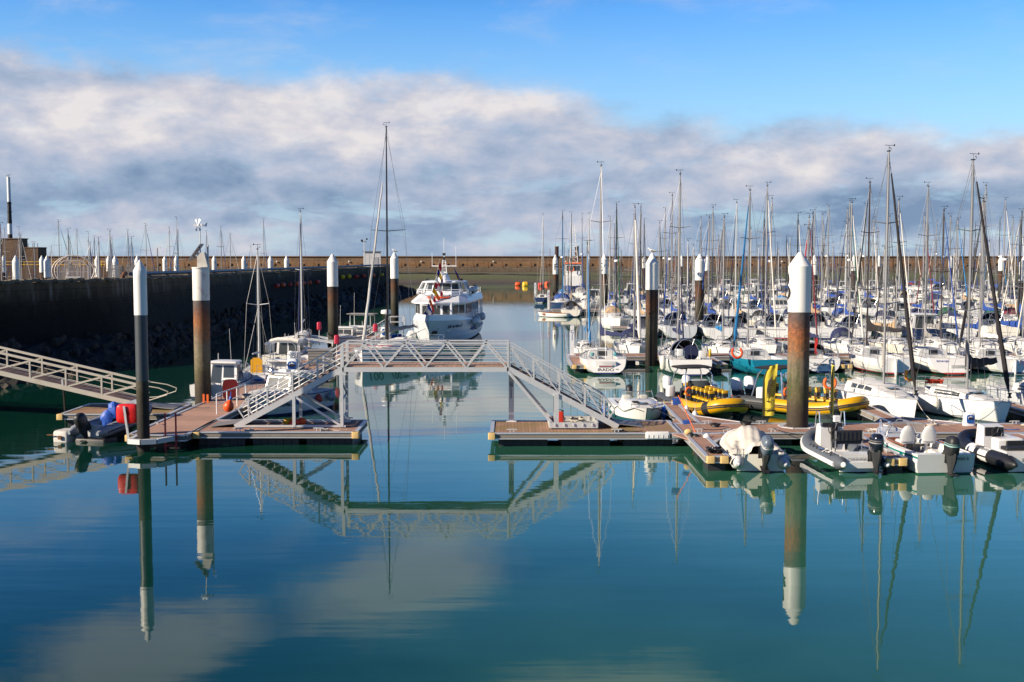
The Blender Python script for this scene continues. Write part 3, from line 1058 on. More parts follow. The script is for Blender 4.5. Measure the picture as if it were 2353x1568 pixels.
def pile(x, y, r, z_white, z_cone, z_tip, label, coat=None, pm=None, group='white-capped mooring piles', seg=24):
    o = thing('mooring_pile', label, 'pile', (x, y, 0), 0, group)
    mb = MB()
    if coat is None:
        mb.lathe([(r, -2.0), (r, z_white)], seg, caps=False)
        mb.build('shaft', pm or PILEM, o)
    else:
        mb.lathe([(r, -2.0), (r, coat)], seg, caps=False)
        mb.build('shaft', PILEM, o)
        mb = MB()
        mb.lathe([(r * 1.004, coat), (r * 1.004, z_white)], seg, caps=False)
        mb.build('coated_shaft', PILEG, o)
    mb = MB()
    mb.lathe([(r * 1.02, z_white - .01), (r * 1.05, z_white), (r * 1.05, z_cone - .25)], seg, caps=False)
    mb.build('white_sleeve', SLEEVE, o)
    mb = MB()
    mb.lathe([(r * 1.05, z_cone - .25), (r * 1.06, z_cone), (r * .98, z_cone + .05), (r * .18, z_tip - .03), (1e-4, z_tip)], seg, caps=False)
    mb.build('cone_cap', SLEEVE, o)
    return o


def wrap_text(body, size, m, parent, r, zc, ang, rot=0.0, ext=.01):
    """lettering bent round a cylinder of radius r, centred at angle ang"""
    o = text('lettering', body, size, m, parent, Matrix.Rotation(rot, 4, 'Z'), ext=.001)
    import bmesh
    bm = bmesh.new()
    bm.from_mesh(o.data)
    bmesh.ops.triangulate(bm, faces=bm.faces)
    bmesh.ops.subdivide_edges(bm, edges=[e for e in bm.edges if e.calc_length() > .08], cuts=3, use_grid_fill=False)
    bmesh.ops.triangulate(bm, faces=bm.faces)
    for v in bm.verts:
        a = ang + v.co.x / r
        rr = r + ext + v.co.z
        v.co = Vector((math.cos(a) * rr, math.sin(a) * rr, zc + v.co.y))
    bm.to_mesh(o.data)
    bm.free()
    return o


GLY = mat('lettering_black', (.012, .012, .014), .6)
GLB = mat('lettering_blue', (.012, .03, .22), .5)
GLG = mat('lettering_grey', (.09, .10, .11), .6)

p = G(331, 1037)
pile(p.x, 48.3, .25, 5.6, 7.38, 7.84, 'slim white-capped pile with grey coating at the front of the red-buoy pontoon', coat=2.9)
p = G(1838, 983, .57)
PB = pile(12.46, 51.5, .465, 5.57, 7.55, 8.17, 'stout white-capped pile with rust band through pontoon B between the yellow boats', pm=PILEB)
wrap_text('B', 1.85, GLY, PB, .49, 6.62, R(-208))
pile(*(lambda q: (q.x, 101.0))(AT(765, 700, 101)), .44, 5.4, 7.5, 8.15, 'white-capped pile behind the footbridge beside the trimaran')
PG = pile(*(lambda q: (q.x, 136.0))(AT(907, 700, 136)), .45, 5.4, 7.7, 8.4, 'white-capped pile with a dark gull on top, next to the ferry')
PC = pile(*(lambda q: (q.x, 86.4))(AT(1498, 700, 86.4)), .45, 5.55, 7.45, 8.2, 'white-capped pile with a pale gull on top, on pontoon C')
pile(*(lambda q: (q.x, 121.9))(AT(1607, 700, 121.9)), .46, 5.5, 7.5, 8.2, 'white-capped pile standing on pontoon D')
PE = pile(*(lambda q: (q.x, 162.6))(AT(1388, 700, 162.6)), .47, 5.55, 7.45, 8.2, 'white-capped pile with black E on pontoon E')
wrap_text('E', 1.6, GLY, PE, .50, 6.4, R(-160))
PF = pile(*(lambda q: (q.x, 206.0))(AT(1276, 700, 206)), .43, 4.8, 7.3, 8.2, 'white-capped pile with thin black mark at the tip of pontoon F')
wrap_text('F', 1.6, GLY, PF, .46, 6.0, R(-85))
farp = [(2352, 121.9, .5, 'white-capped pile far along pontoon D at the edge of the harbour view'), (1870, 162.6, .45, 'white-capped pile on pontoon E half hidden behind the stout pile'), (2298, 206, .45, 'white-capped pile far along pontoon F, the farthest out of that pontoon'), (1960, 206, .42, 'white-capped pile midway along pontoon F'), (2018, 290, .40, 'slender white-capped pile on the far pontoon near the sea wall, midway'), (1565, 290, .40, 'slender white-capped pile on the far pontoon, nearest its tip'), (2182, 250, .42, 'white-capped pile on pontoon G seen among thick masts'), (1480, 250, .42, 'white-capped pile at the tip of pontoon G behind the gull pile'), (1624, 206, .5, 'white-capped pile seen close beside the pile of pontoon D')]
for xv, Y, r, lb in farp:
    q = AT(xv, 700, Y)
    pile(q.x, Y, r, 5.4, 7.3, 8.1, lb, seg=14)
for i, (xv, Y) in enumerate(((39, 150), (99, 200), (111, 153), (226, 190), (252, 215), (267, 155), (318, 180), (381, 213), (407, 213), (494, 205), (562, 205), (623, 190), (660, 200), (11, 200))):
    q = AT(xv, 700, Y)
    pile(q.x, Y, .40, 5.2 if i % 3 else 4.6, 7.3, 8.05, '%s white-capped pile counting from the brick fort in the basin behind the quay' % ['second', 'third', 'fourth', 'fifth', 'sixth', 'seventh', 'eighth', 'ninth', 'tenth', 'eleventh', 'twelfth', 'thirteenth', 'fourteenth', 'first'][i], group='piles in the basin behind the quay', seg=14)

# the instrument pile, flat topped and rust stained
ip = thing('instrument_pile', 'thick rust-streaked pile carrying a solar panel and small wind turbine', 'pile', (-15.85, 60.6, 0))
mb = MB()
mb.lathe([(.41, -2), (.41, 5.74)], 28, caps=False)
mb.build('shaft', PILEB, ip)
mb = MB()
mb.lathe([(.42, 5.73), (.425, 5.75), (.425, 7.36)], 28, caps=False)
mb.lathe([(.455, 7.36), (.455, 7.42), (1e-4, 7.43)], 28, caps=False)
mb.build('white_sleeve', mat('pile_sleeve_rusty', (.72, .70, .64), .45, var=.08, vs=2.5, stain=(.34, .15, .05), sa=.65), ip)
mb = MB()
mb.add([(-.12, -.25, 7.43), (.42, -.25, 7.43), (.42, .25, 7.43), (-.12, .25, 7.43), (-.12, -.22, 8.16), (.24, -.22, 8.16), (.24, .22, 8.16), (-.12, .22, 8.16)], [(3, 2, 1, 0), (4, 5, 6, 7), (0, 1, 5, 4), (1, 2, 6, 5), (2, 3, 7, 6), (3, 0, 4, 7)])
mb.build('equipment_box', mat('box_beige', (.56, .53, .47), .6, stain=(.35, .28, .2), sa=.4), ip, smooth=0)
mb = MB()
mb.slab([(-.52, -.3, 7.75), (.10, -.3, 8.58), (.10, .35, 8.58), (-.52, .35, 7.75)], .05)
mb.build('solar_panel', mat('solar_cells', (.16, .16, .18), .3, metal=.2, var=.2), ip, smooth=0)
mb = MB()
mb.bar((-.05, 0, 7.9), (-.35, 0, 7.95), .04).tube([(0, 0, 7.43), (0, 0, 9.25)], .03, 6).tube([(.36, .1, 7.43), (.36, .1, 8.55)], .04, 6).tube([(.36, .1, 8.5), (.47, .1, 8.56), (.47, .1, 8.75)], .012, 5)
mb.build('mast_pole', GALV, ip)
tb = MB()
for k in range(6):
    a = math.pi * k / 3
    d = Vector((math.cos(a) * .5, -.28, math.sin(a)))
    tb.slab([(-.05 + .03 * math.cos(a), -.2, 9.55 + .03 * math.sin(a)), (-.05 + math.cos(a - .24) * .22, -.2, 9.55 + math.sin(a - .24) * .34), (-.05 + math.cos(a + .24) * .22, -.14, 9.55 + math.sin(a + .24) * .34)], .015)
tb.tube([(-.05, -.22, 9.55), (.02, .1, 9.55), (.12, .35, 9.55)], [.06, .06, .02], 8).tube([(.0, 0, 9.25), (.0, 0, 9.55)], .03, 6)
tb.slab([(.12, .33, 9.5), (.22, .45, 9.48), (.26, .5, 9.72), (.16, .40, 9.64)], .012)
tb.build('wind_turbine', mat('turbine_white', (.78, .78, .76), .4), ip)

# ================================================================== PONTOONS
DECKX = striped('pontoon_boards', (.37, .205, .140), (.10, .06, .045), .15, 'X', stain=(.20, .13, .09), sa=.5)
DECKY = striped('pontoon_boards_lengthways', (.37, .205, .142), (.10, .06, .045), .15, 'Y', stain=(.20, .13, .09), sa=.5)
DECKP = striped('walkway_panels', (.40, .235, .165), (.19, .12, .09), 1.6, 'Y', stain=(.28, .18, .13), sa=.4, gap=.02)
DECKM = striped('pontoon_boards_mossy', (.32, .185, .115), (.09, .06, .04), .15, 'X', stain=(.20, .155, .03), sa=.85)
FASC = mat('pontoon_fascia_timber', (.22, .19, .155), .75, var=.3, vs=1.2, stain=(.34, .31, .27), sa=.5)
FLOATM = mat('float_black', (.020, .020, .022), .55, var=.35, vs=2, stain=(.05, .045, .035), sa=.5)
BUMP = mat('bumper_yellow', (.62, .42, .16), .6, var=.15, stain=(.4, .26, .1), sa=.4)
DK = .57


def cleat(mb, x, y, z, along='X'):
    ax = Vector((1, 0, 0)) if along == 'X' else Vector((0, 1, 0))
    c = Vector((x, y, z))
    mb.tube([c - ax * .22 + ZU * .11, c - ax * .12 + ZU * .12, c + ax * .12 + ZU * .12, c + ax * .22 + ZU * .11], .025, 5)
    mb.bar(c - ax * .08, c - ax * .08 + ZU * .12, .035)
    mb.bar(c + ax * .08, c + ax * .08 + ZU * .12, .035)


def pontoon(label, x0, x1, y0, y1, along='X', deckm=None, floats=True, cleats=(), bumpers=(), group='wood-decked floating pontoons', gussets=(), fl=2.1, fw=None, name='pontoon', twist=0.0, nose=None):
    """floating pontoon: boards, timber-and-aluminium edge beams, ribbed floats, cleats, corner bumpers"""
    cx, cy = (x0 + x1) / 2, (y0 + y1) / 2
    hx, hy = (x1 - x0) / 2, (y1 - y0) / 2
    o = thing(name, label, 'pontoon', (cx, cy, 0), twist, group)
    deckm = deckm or (DECKX if along == 'X' else DECKY)
    mb = MB()
    mb.box((0, 0, DK - .03), (2 * hx - .2, 2 * hy - .2, .05))
    for g in gussets:
        mb.prism([(a - cx, b - cy) for a, b in g], DK - .055, DK - .008)
    mb.build('deck', deckm, o, smooth=0)
    mb = MB()
    eb = [((-hx, -hy), (hx, -hy)), ((hx, -hy), (hx, hy)), ((hx, hy), (-hx, hy)), ((-hx, hy), (-hx, -hy))]
    for (a, b) in eb:
        mb.bar((a[0], a[1], DK - .10), (b[0], b[1], DK - .10), .09, .16, mi=0)
        mb.bar((a[0], a[1], DK + .0), (b[0], b[1], DK + .0), .16, .05, mi=1)
        mb.bar((a[0], a[1], DK - .22), (b[0], b[1], DK - .22), .14, .05, mi=1)
    for g in gussets:
        g = [(a - cx, b - cy) for a, b in g]
        for a, b in zip(g, g[1:]):
            mb.bar((a[0], a[1], DK - .08), (b[0], b[1], DK - .08), .10, .20, mi=1)
    mb.build('edge_beam', [FASC, ALU], o, smooth=0)
    if floats:
        ln = 2 * hx if along == 'X' else 2 * hy
        gp = .36 if fl < 3 else .7
        n = max(1, round(ln / (fl + gp)))
        step = ln / n
        for k in range(n):
            mb = MB()
            c0 = -ln / 2 + step * (k + .5)
            w = min(fl, step - .3)
            seg = max(2, round(w / (.35 if fl < 3 else .88)))
            for q in range(seg):
                u = c0 - w / 2 + w * (q + .5) / seg
                d = w / seg - (.03 if fl < 3 else .06)
                wd = fw or ((2 * hy if along == 'X' else 2 * hx) - .5)
                if along == 'X':
                    mb.box((u, 0, .05), (d, wd, .62))
                else:
                    mb.box((0, u, .05), (wd, d, .62))
            wd2 = (fw or ((2 * hy if along == 'X' else 2 * hx) - .5)) - .08
            if along == 'X':
                mb.box((c0, 0, .03), (w - .04, wd2, .55))
            else:
                mb.box((0, c0, .03), (wd2, w - .04, .55))
            mb.build('float', FLOATM, o, smooth=0)
    for (a, b) in bumpers:
        mb = MB()
        mb.rbox((a - cx, b - cy, DK - .11), (.30, .30, .27), .03)
        mb.build('corner_bumper', BUMP, o)
    for (a, b, al) in cleats:
        mb = MB()
        cleat(mb, a - cx, b - cy, DK + .02, al)
        mb.build('cleat', GALV, o)
    return o


def pile_collar(parent, px, py, r, w=.5):
    """octagonal guide frame round a pile, in the pontoon's own coordinates"""
    mb = MB()
    ps = []
    for k in range(8):
        a = math.pi / 8 + k * math.pi / 4
        ps.append((px + (r + w) * math.cos(a), py + (r + w) * math.sin(a), DK - .08))
    for a, b in zip(ps, ps[1:] + ps[:1]):
        mb.bar(a, b, .22, .20)
    mb.build('pile_guide', GALV, parent, smooth=0)


# front pontoons
pa = pontoon('front pontoon under the left footbridge stair, with black ribbed floats', -13.45, -6.6, 49.75, 53.4, 'X', cleats=[(-11.6, 49.95, 'X'), (-8.2, 49.95, 'X'), (-7.4, 53.2, 'X')], bumpers=[(-6.6, 49.75), (-13.3, 49.7)])
wa = pontoon('long walkway pontoon running back from the slim grey pile towards the ferry', -15.95, -13.55, 48.9, 112.0, 'Y', DECKP, cleats=[(-15.75, 52, 'Y'), (-13.75, 57, 'Y'), (-13.75, 62, 'Y'), (-13.75, 68, 'Y'), (-15.75, 72, 'Y'), (-13.75, 76, 'Y'), (-15.75, 83, 'Y')], bumpers=[(-15.9, 48.9)])
wa.rotation_euler = (0, 0, R(-1.55))
wa.location = (wa.location.x + .86, wa.location.y, 0)
pl2 = pontoon('small mossy pontoon under the foot of the access ramp', -21.2, -16.15, 55.4, 59.4, 'X', DECKM, cleats=[(-18.5, 55.6, 'X')], bumpers=[(-21.2, 55.4)])
mb = MB()
for a, b in (((-.55, .5), (-.55, -.55)), ((-.55, -.55), (0, -.75)), ((0, -.75), (.55, -.55)), ((.55, -.55), (.95, .2)), ((.95, .2), (.95, .5))):
    mb.bar((a[0], a[1], DK - .08), (b[0], b[1], DK - .08), .2, .2)
o = mb.build('pile_guide', GALV, None, smooth=0)
o.parent = wa
o.matrix_parent_inverse = Matrix()
o.location = wa.matrix_basis.inverted() @ Vector((-14.97, 48.35, 0))

BX1 = 46.0
pb = pontoon('pontoon B head with mossy boards beneath the right footbridge stair', -.85, 7.05, 49.4, 53.2, 'X', DECKM, cleats=[(0, 49.6, 'X'), (4.4, 49.6, 'X')], bumpers=[(-.85, 49.4)])
pb2 = pontoon('long pontoon B walkway carrying the yellow boats and fingers', 7.15, BX1, 49.5, 52.3, 'X', cleats=[(7.9, 49.65, 'X'), (9.0, 49.65, 'X'), (11.0, 49.65, 'X'), (8.6, 52.1, 'X'), (11.0, 52.1, 'X'), (14.4, 52.1, 'X'), (15.1, 49.65, 'X'), (18.6, 52.1, 'X'), (22.2, 52.1, 'X'), (20.5, 49.65, 'X')])
pile_collar(pb2, 12.46 - (7.15 + BX1) / 2, 51.5 - 50.9, .465, .28)
fing = [
    ('finger pontoon behind B between the small cuddy boat and first yellow boat', 7.6, 8.35, 52.35, 60.0, 1, [(7.0, 52.4), (7.6, 54.2)], [(8.35, 55.2), (10.6, 52.4)]),
    ('finger pontoon behind B beside the second yellow boat', 16.9, 17.7, 52.35, 61.0, 1, [(16.0, 52.4), (16.9, 54.2)], [(17.7, 54.8), (20.2, 52.4)]),
    ('finger pontoon behind B beyond the dark-boom sloop', 24.6, 25.4, 52.35, 61.0, 1, None, [(25.4, 54.5), (27.0, 52.4)]),
    ('finger pontoon before B beside the tarpaulin-covered dinghy', 7.25, 8.0, 43.7, 49.35, -1, [(6.7, 49.3), (7.25, 47.6)], [(8.0, 47.2), (9.4, 49.3)]),
    ('finger pontoon before B between the grey inflatable and the white speedboat', 13.75, 14.45, 43.2, 49.35, -1, [(12.9, 49.3), (13.75, 48.0)], [(14.45, 47.2), (15.6, 49.3)]),
    ('finger pontoon before B beyond the black and white inflatable', 20.6, 21.3, 43.2, 49.35, -1, None, None),
]
for lb, x0, x1, y0, y1, sd, gl, gr in fing:
    gus = []
    yb = y0 if sd > 0 else y1
    if gl:
        gus.append([gl[1], (gl[1][0], yb), gl[0]] if sd < 0 else [gl[0], (gl[1][0], yb), gl[1]])
    if gr:
        gus.append([gr[0], gr[1], (gr[0][0], yb)] if sd < 0 else [gr[1], gr[0], (gr[0][0], yb)][::-1])
    tip = y1 if sd > 0 else y0
    f = pontoon(lb, x0, x1, y0, y1, 'Y', DECKY, floats=False, bumpers=[(x0 + .12, tip), (x1 - .12, tip)], gussets=gus, group='finger pontoons', name='finger_pontoon', cleats=[((x0 + x1) / 2, tip - sd * 1.2, 'Y')])
    mb = MB()
    cyf = (y0 + y1) / 2
    yt = tip - sd * .75 - cyf
    mb.box((0, yt, .06), (x1 - x0 - .12, 1.2, .62)).box((0, yt - sd * 2.6, .06), (x1 - x0 - .2, 1.0, .62))
    mb.each('float', FLOATM, f, smooth=0)

pontoon('pontoon C walkway with the blue C post at its tip', 4.2, 52, 87.2, 90.2, 'X', cleats=[(8, 87.4, 'X'), (13, 87.4, 'X'), (18, 87.4, 'X')], fl=4.6)
pc1 = pontoon('short head finger of pontoon C beside the white yacht named Irado', 4.1, 5.2, 80.6, 87.1, 'Y', DECKY, bumpers=[(4.25, 80.6), (5.05, 80.6)], fl=5)
pontoon('pontoon D walkway behind the second row of yachts', 10.4, 66, 122.5, 125.2, 'X', fl=5)
pontoon('pontoon E walkway midway across the moorings', 5.6, 84, 163.2, 166.2, 'X', fl=5)
pontoon('pontoon F walkway near the blue-hulled yacht', 6.5, 104, 206.6, 209.6, 'X', fl=6)
pontoon('pontoon G walkway in the crowded far moorings', 22, 122, 249, 252, 'X', fl=6)
pontoon('farthest pontoon walkway before the sea wall', 34, 136, 290, 293, 'X', fl=6)
for i, x in enumerate((14.0, 22.5, 31.0, 39.5, 47.5)):
    pontoon('finger pontoon %s from the tip on the near side of C' % ['first', 'second', 'third', 'fourth', 'fifth'][i], x, x + .7, 80.9, 87.1, 'Y', DECKY, bumpers=[(x + .1, 80.9), (x + .6, 80.9)], group='finger pontoons', name='finger_pontoon', fl=5)
cpl = MB()

# lettered posts
POSTW = mat('post_white', (.70, .71, .72), .5, var=.08, stain=(.45, .42, .36), sa=.3)


def berth_post(letter, x, y, h, w, label):
    o = thing('berth_post', label, 'post', (x, y, DK), 0, 'lettered pontoon posts')
    mb = MB()
    mb.box((0, 0, h / 2), (w, w * .7, h)).add([(-w / 2, -w * .35, h), (w / 2, -w * .35, h), (w / 2, w * .35, h + .12), (-w / 2, w * .35, h + .12)], [(0, 1, 2, 3), (0, 3, 2, 1)])
    mb.box((0, 0, .02), (w * 1.9, w, .05))
    mb.build('post_body', POSTW, o, smooth=0)
    text('lettering', letter, w * 1.35, GLB, o, frame((0, -w * .36, h - .42), (1, 0, 0), (0, 0, 1)), sx=.92)
    mb = MB()
    mb.box((-.01, -w * .36, h * .62), (.035, .012, h * .22)).ball((.05, -w * .36, h * .78), .03, 6, 4)
    mb.build('blue_mark', GLB, o, smooth=0)
    return o


berth_post('B', -.03, 53.0, 2.08, .235, 'grey-white post with blue letter B under the footbridge')
berth_post('C', 4.5, 88.7, 2.18, .28, 'white post with blue letter C at the tip of its pontoon')
q = AT(1261, 690, 164.5)
berth_post('E', q.x, 164.5, 2.6, .36, 'far white post with blue letter E beside the brown wooden dinghy')
q = AT(1202 + 1.2, 690, 208)
berth_post('F', AT(1264, 680, 208).x - 2.6, 208, 2.6, .36, 'farthest white lettered post near the blue-hulled yacht')

# ================================================================== ACCESS RAMP (left)
RAMPM = mat('ramp_aluminium', (.50, .46, .38), .6, metal=.15, var=.14, vs=2, stain=(.36, .30, .20), sa=.4)
TREAD = striped('ramp_boards', (.26, .16, .12), (.07, .045, .035), .42, 'X', gap=.12, stain=(.15, .10, .08), sa=.5)
ramp = thing('access_ramp', 'sloping aluminium gangway with railings coming down from the quay', 'gangway', (0, 0, 0))
XA, ZA, XB, ZB = -17.95, .80, -46.0, 7.35
sl_ = (ZB - ZA) / (XB - XA)


def rz(x):
    return ZA + (x - XA) * sl_


Y0, Y1 = 57.0, 58.5
for y in (Y0, Y1):
    mb = MB()
    mb.bar((XA, y, rz(XA)), (XB, y, rz(XB)), .10, .22)
    mb.bar((XA, y, rz(XA) + .98), (XB, y, rz(XB) + .98), .09, .11)
    mb.tube([(XA, y, rz(XA) + .45), (XB, y, rz(XB) + .45)], .02, 5)
    x = XA - .12
    k = 0
    while x > XB:
        mb.bar((x, y, rz(x)), (x, y, rz(x) + .98), .075)
        x2 = x - 1.72
        mb.bar((x - .1, y, rz(x - .1) + .93), (x2 + .05, y, rz(x2) + .12), .065) if False else mb.bar((x2 + .1, y, rz(x2) + .1), (x - .06, y, rz(x) + .90), .07)
        x = x2
    # end loop of the handrail
    mb.tube([(XA, y, rz(XA) + .98), (XA + .9, y - .02, rz(XA) + .84), (XA + 1.35, y, rz(XA) + .66), (XA + 1.3, y, rz(XA) + .5), (XA + .4, y, rz(XA) + .22), (XA, y, rz(XA) + .20)], .028, 6)
    mb.build('railing', RAMPM, ramp, smooth=30)
mb = MB()
mb.slab([(XA, Y0 + .06, rz(XA) + .04), (XA, Y1 - .06, rz(XA) + .04), (XB, Y1 - .06, rz(XB) + .04), (XB, Y0 + .06, rz(XB) + .04)], .05)
mb.build('walkway_boards', TREAD, ramp, smooth=0)
mb = MB()
mb.slab([(XA - .05, Y0 + .08, rz(XA) - .04), (XA + 1.65, Y0 - .1, DK + .03), (XA + 1.65, Y1 + .1, DK + .03), (XA - .05, Y1 - .08, rz(XA) - .04)], .03)
mb.build('landing_flap', striped('flap_treadplate', (.20, .19, .18), (.08, .08, .08), .2, 'Y', rough=.5), ramp, smooth=0)

# ================================================================== FOOTBRIDGE
br = thing('footbridge', 'arched aluminium footbridge with railed stairs linking the two front pontoons', 'bridge', (0, 0, 0))
BY0, BY1 = 51.05, 52.65
ZT, ZBT = 3.22, DK + .05
XL0, XL1, XR1, XR0 = -11.85, -7.30, -.17, 4.45
BAL = mat('bridge_aluminium', (.60, .605, .60), .45, metal=.30, var=.12, vs=3, stain=(.46, .45, .42), sa=.35)
mb = MB()
for y in (BY0, BY1):
    mb.bar((XL1 - .02, y, ZT - .12), (XR1 + .02, y, ZT - .12), .09, .20)
mb.build('span_beam', BAL, br, smooth=0)
mb = MB()
mb.box(((XL1 + XR1) / 2, (BY0 + BY1) / 2, ZT + .02), (XR1 - XL1, BY1 - BY0 - .1, .06))
mb.build('span_deck', striped('bridge_boards', (.40, .25, .18), (.14, .09, .07), .20, 'X', stain=(.26, .17, .12), sa=.4), br, smooth=0)
for y in (BY0, BY1):
    mb = MB()
    zt = ZT + 1.02
    mb.bar((XL1, y, zt), (XR1, y, zt), .07, .06)
    for dz in (.22, .42, .62, .82):
        mb.tube([(XL1, y, ZT + dz), (XR1, y, ZT + dz)], .017, 5)
    for x in (XL1, XR1):
        mb.bar((x, y, ZT - .2), (x, y, zt), .09)
    bots = [XL1 + .05, -5.54, -3.75, -1.97, XR1 - .05]
    tops = [-6.36, -4.63, -2.86, -1.13]
    for i, tx in enumerate(tops):
        mb.bar((bots[i], y, ZT - .05), (tx, y, zt), .07)
        mb.bar((tx, y, zt), (bots[i + 1], y, ZT - .05), .07)
    mb.build('span_railing', BAL, br, smooth=30)
STAIRT = mat('stair_tread', (.20, .13, .10), .8, var=.3)
for (xb, xt, sd) in ((XL0, XL1, 1), (XR0, XR1, -1)):
    nst = 15
    st = None
    mb = MB()
    for k in range(nst):
        s = (k + .5) / nst
        x, z = xb + (xt - xb) * s, ZBT + .08 + (ZT - ZBT) * s
        mb.box((x, (BY0 + BY1) / 2, z), (.30, BY1 - BY0 - .12, .04))
        mb.box((x + sd * .14, (BY0 + BY1) / 2, z + .07), (.02, BY1 - BY0 - .12, .12))
    flight = mb.build('stair_flight', STAIRT, br, smooth=0)
    for y in (BY0, BY1):
        mb = MB()
        def P(s, dz, y=y):
            return Vector((xb + (xt - xb) * s, y, ZBT + .06 + (ZT - ZBT - .14) * s + dz))
        mb.bar(P(-.03, 0), P(1.0, 0), .08, .24)
        mb.build('stringer', BAL, br, smooth=0)
        mb = MB()
        mb.bar(P(.10, .98), P(1.0, 1.08), .065, .055)
        for dz in (.24, .44, .64, .82):
            mb.tube([P(.06 - dz * .02, dz), P(1.0, dz + .05)], .017, 5)
        for s in (.10, .28, .52, .76, .985):
            mb.bar(P(s, .05), P(s, 1.0), .065)
        for s0, s1 in ((.10, .28), (.28, .52), (.52, .76), (.76, .985)):
            if sd > 0:
                mb.bar(P(s0, .95), P(s1 - .01, .1), .055)
            else:
                mb.bar(P(s0, .1), P(s1 - .01, .95), .055) if s0 > .5 else mb.bar(P(s0, .1), P(s1, .95), .055)
        # handrail bent down at the foot
        mb.bar(P(.10, .98), P(.0, .70), .055)
        mb.bar(P(.0, .70), P(.075, -.02), .055)
        mb.build('stair_railing', BAL, br, smooth=30)
    mb = MB()
    mb.slab([(xb - sd * 1.25, BY0 + .05, DK + .02), (xb + sd * .1, BY0 + .05, DK + .20), (xb + sd * .1, BY1 - .05, DK + .20), (xb - sd * 1.25, BY1 - .05, DK + .02)], .02)
    mb.build('foot_plate', striped('flap_treadplate', (.2, .19, .18), (.08, .08, .08), .2, 'Y'), br, smooth=0)
# left trestle
for y in (BY0, BY1):
    for x, zt in ((-9.43, 1.95), (-7.36, ZT - .2)):
        mb = MB()
        mb.bar((x, y, DK + .05), (x, y, zt), .13 if y == BY0 else .12)
        mb.build('leg', BAL, br, smooth=0)
    mb = MB()
    mb.bar((-9.35, y, 1.9), (-7.45, y, DK + .12), .09)
    mb.build('diagonal_brace', BAL, br, smooth=0)
    mb = MB()
    mb.bar((-12.0, y, DK + .07), (-7.2, y, DK + .07), .10, .09)
    mb.build('ground_rail', BAL, br, smooth=0)
mb = MB()
for z in (DK + .35, 1.75):
    mb.bar((-7.36, BY0, z), (-7.36, BY1, z + .15), .07)
mb.bar((-7.36, BY0, 2.6), (-7.36, BY1, 1.9), .07)
mb.box((-7.34, BY0 - .02, ZT - .30), (.36, .10, .12))
mb.build('cross_brace', BAL, br, smooth=0)
# right trestle with ballast tray
for y in (BY0, BY1):
    mb = MB()
    mb.bar((1.92, y, DK + .1), (1.92, y, 2.05), .20 if y == BY0 else .14)
    mb.build('leg', BAL, br, smooth=0)
    mb = MB()
    mb.bar((XR1 + .02, y, ZT - .22), (1.75, y, DK + .18), .12)
    mb.build('diagonal_brace', BAL, br, smooth=0)
mb = MB()
tx0, tx1, ty0, ty1 = 1.62, 3.68, 50.6, 52.75
for a, b in (((tx0, ty0), (tx1, ty0)), ((tx1, ty0), (tx1, ty1)), ((tx1, ty1), (tx0, ty1)), ((tx0, ty1), (tx0, ty0))):
    mb.bar((a[0], a[1], DK + .17), (b[0], b[1], DK + .17), .07, .24)
for x in (1.85, 2.25, 2.65, 3.05, 3.45):
    mb.box((x, ty0 - .06, DK + .2), (.04, .05, .12)).box((x, ty1 - .06, DK + .2), (.04, .05, .16))
mb.box(((tx0 + tx1) / 2, (ty0 + ty1) / 2, DK + .06), (2.0, 2.1, .03))
mb.build('ballast_tray', BAL, br, smooth=0)

jc = thing('jerry_can', 'red fuel can standing in the tray under the right stair', 'fuel can', (2.12, 52.3, DK + .08))
mb = MB()
mb.rbox((0, 0, .23), (.34, .2, .46), .05)
mb.build('can_body', mat('can_red', (.55, .03, .01), .5), jc)
mb = MB()
mb.tube([(-.1, 0, .46), (-.08, 0, .54), (.06, 0, .54), (.08, 0, .46)], .02, 5).lathe([(.04, .45), (.04, .53)], 8, Matrix.Translation((.13, 0, 0)))
mb.build('handle', BLACK, jc)
mb = MB()
rnd = random.Random(8)
for k in range(3):
    mb.tube([(.2 * (1 + .3 * k) * math.cos(a) + rnd.uniform(-.05, .05), .3 * math.sin(a), .03 + .03 * k + rnd.uniform(0, .04)) for a in [2 * math.pi * i / 14 for i in range(15)]], .022, 5)
o = mb.build('rope_coil', ROPE, None, loc=(2.85, 52.3, DK + .09))
tag(o, 'loose pale rope coil lying in the tray beside the red can', 'rope')
# ================================================================== BOAT BUILDERS
def half(t, tr, fine=1.65):
    tm = .42
    if t < tm:
        return tr + (1 - tr) * math.sin(math.pi / 2 * t / tm)
    s = (t - tm) / (1 - tm)
    return max(0.0, 1 - s ** fine) ** .9


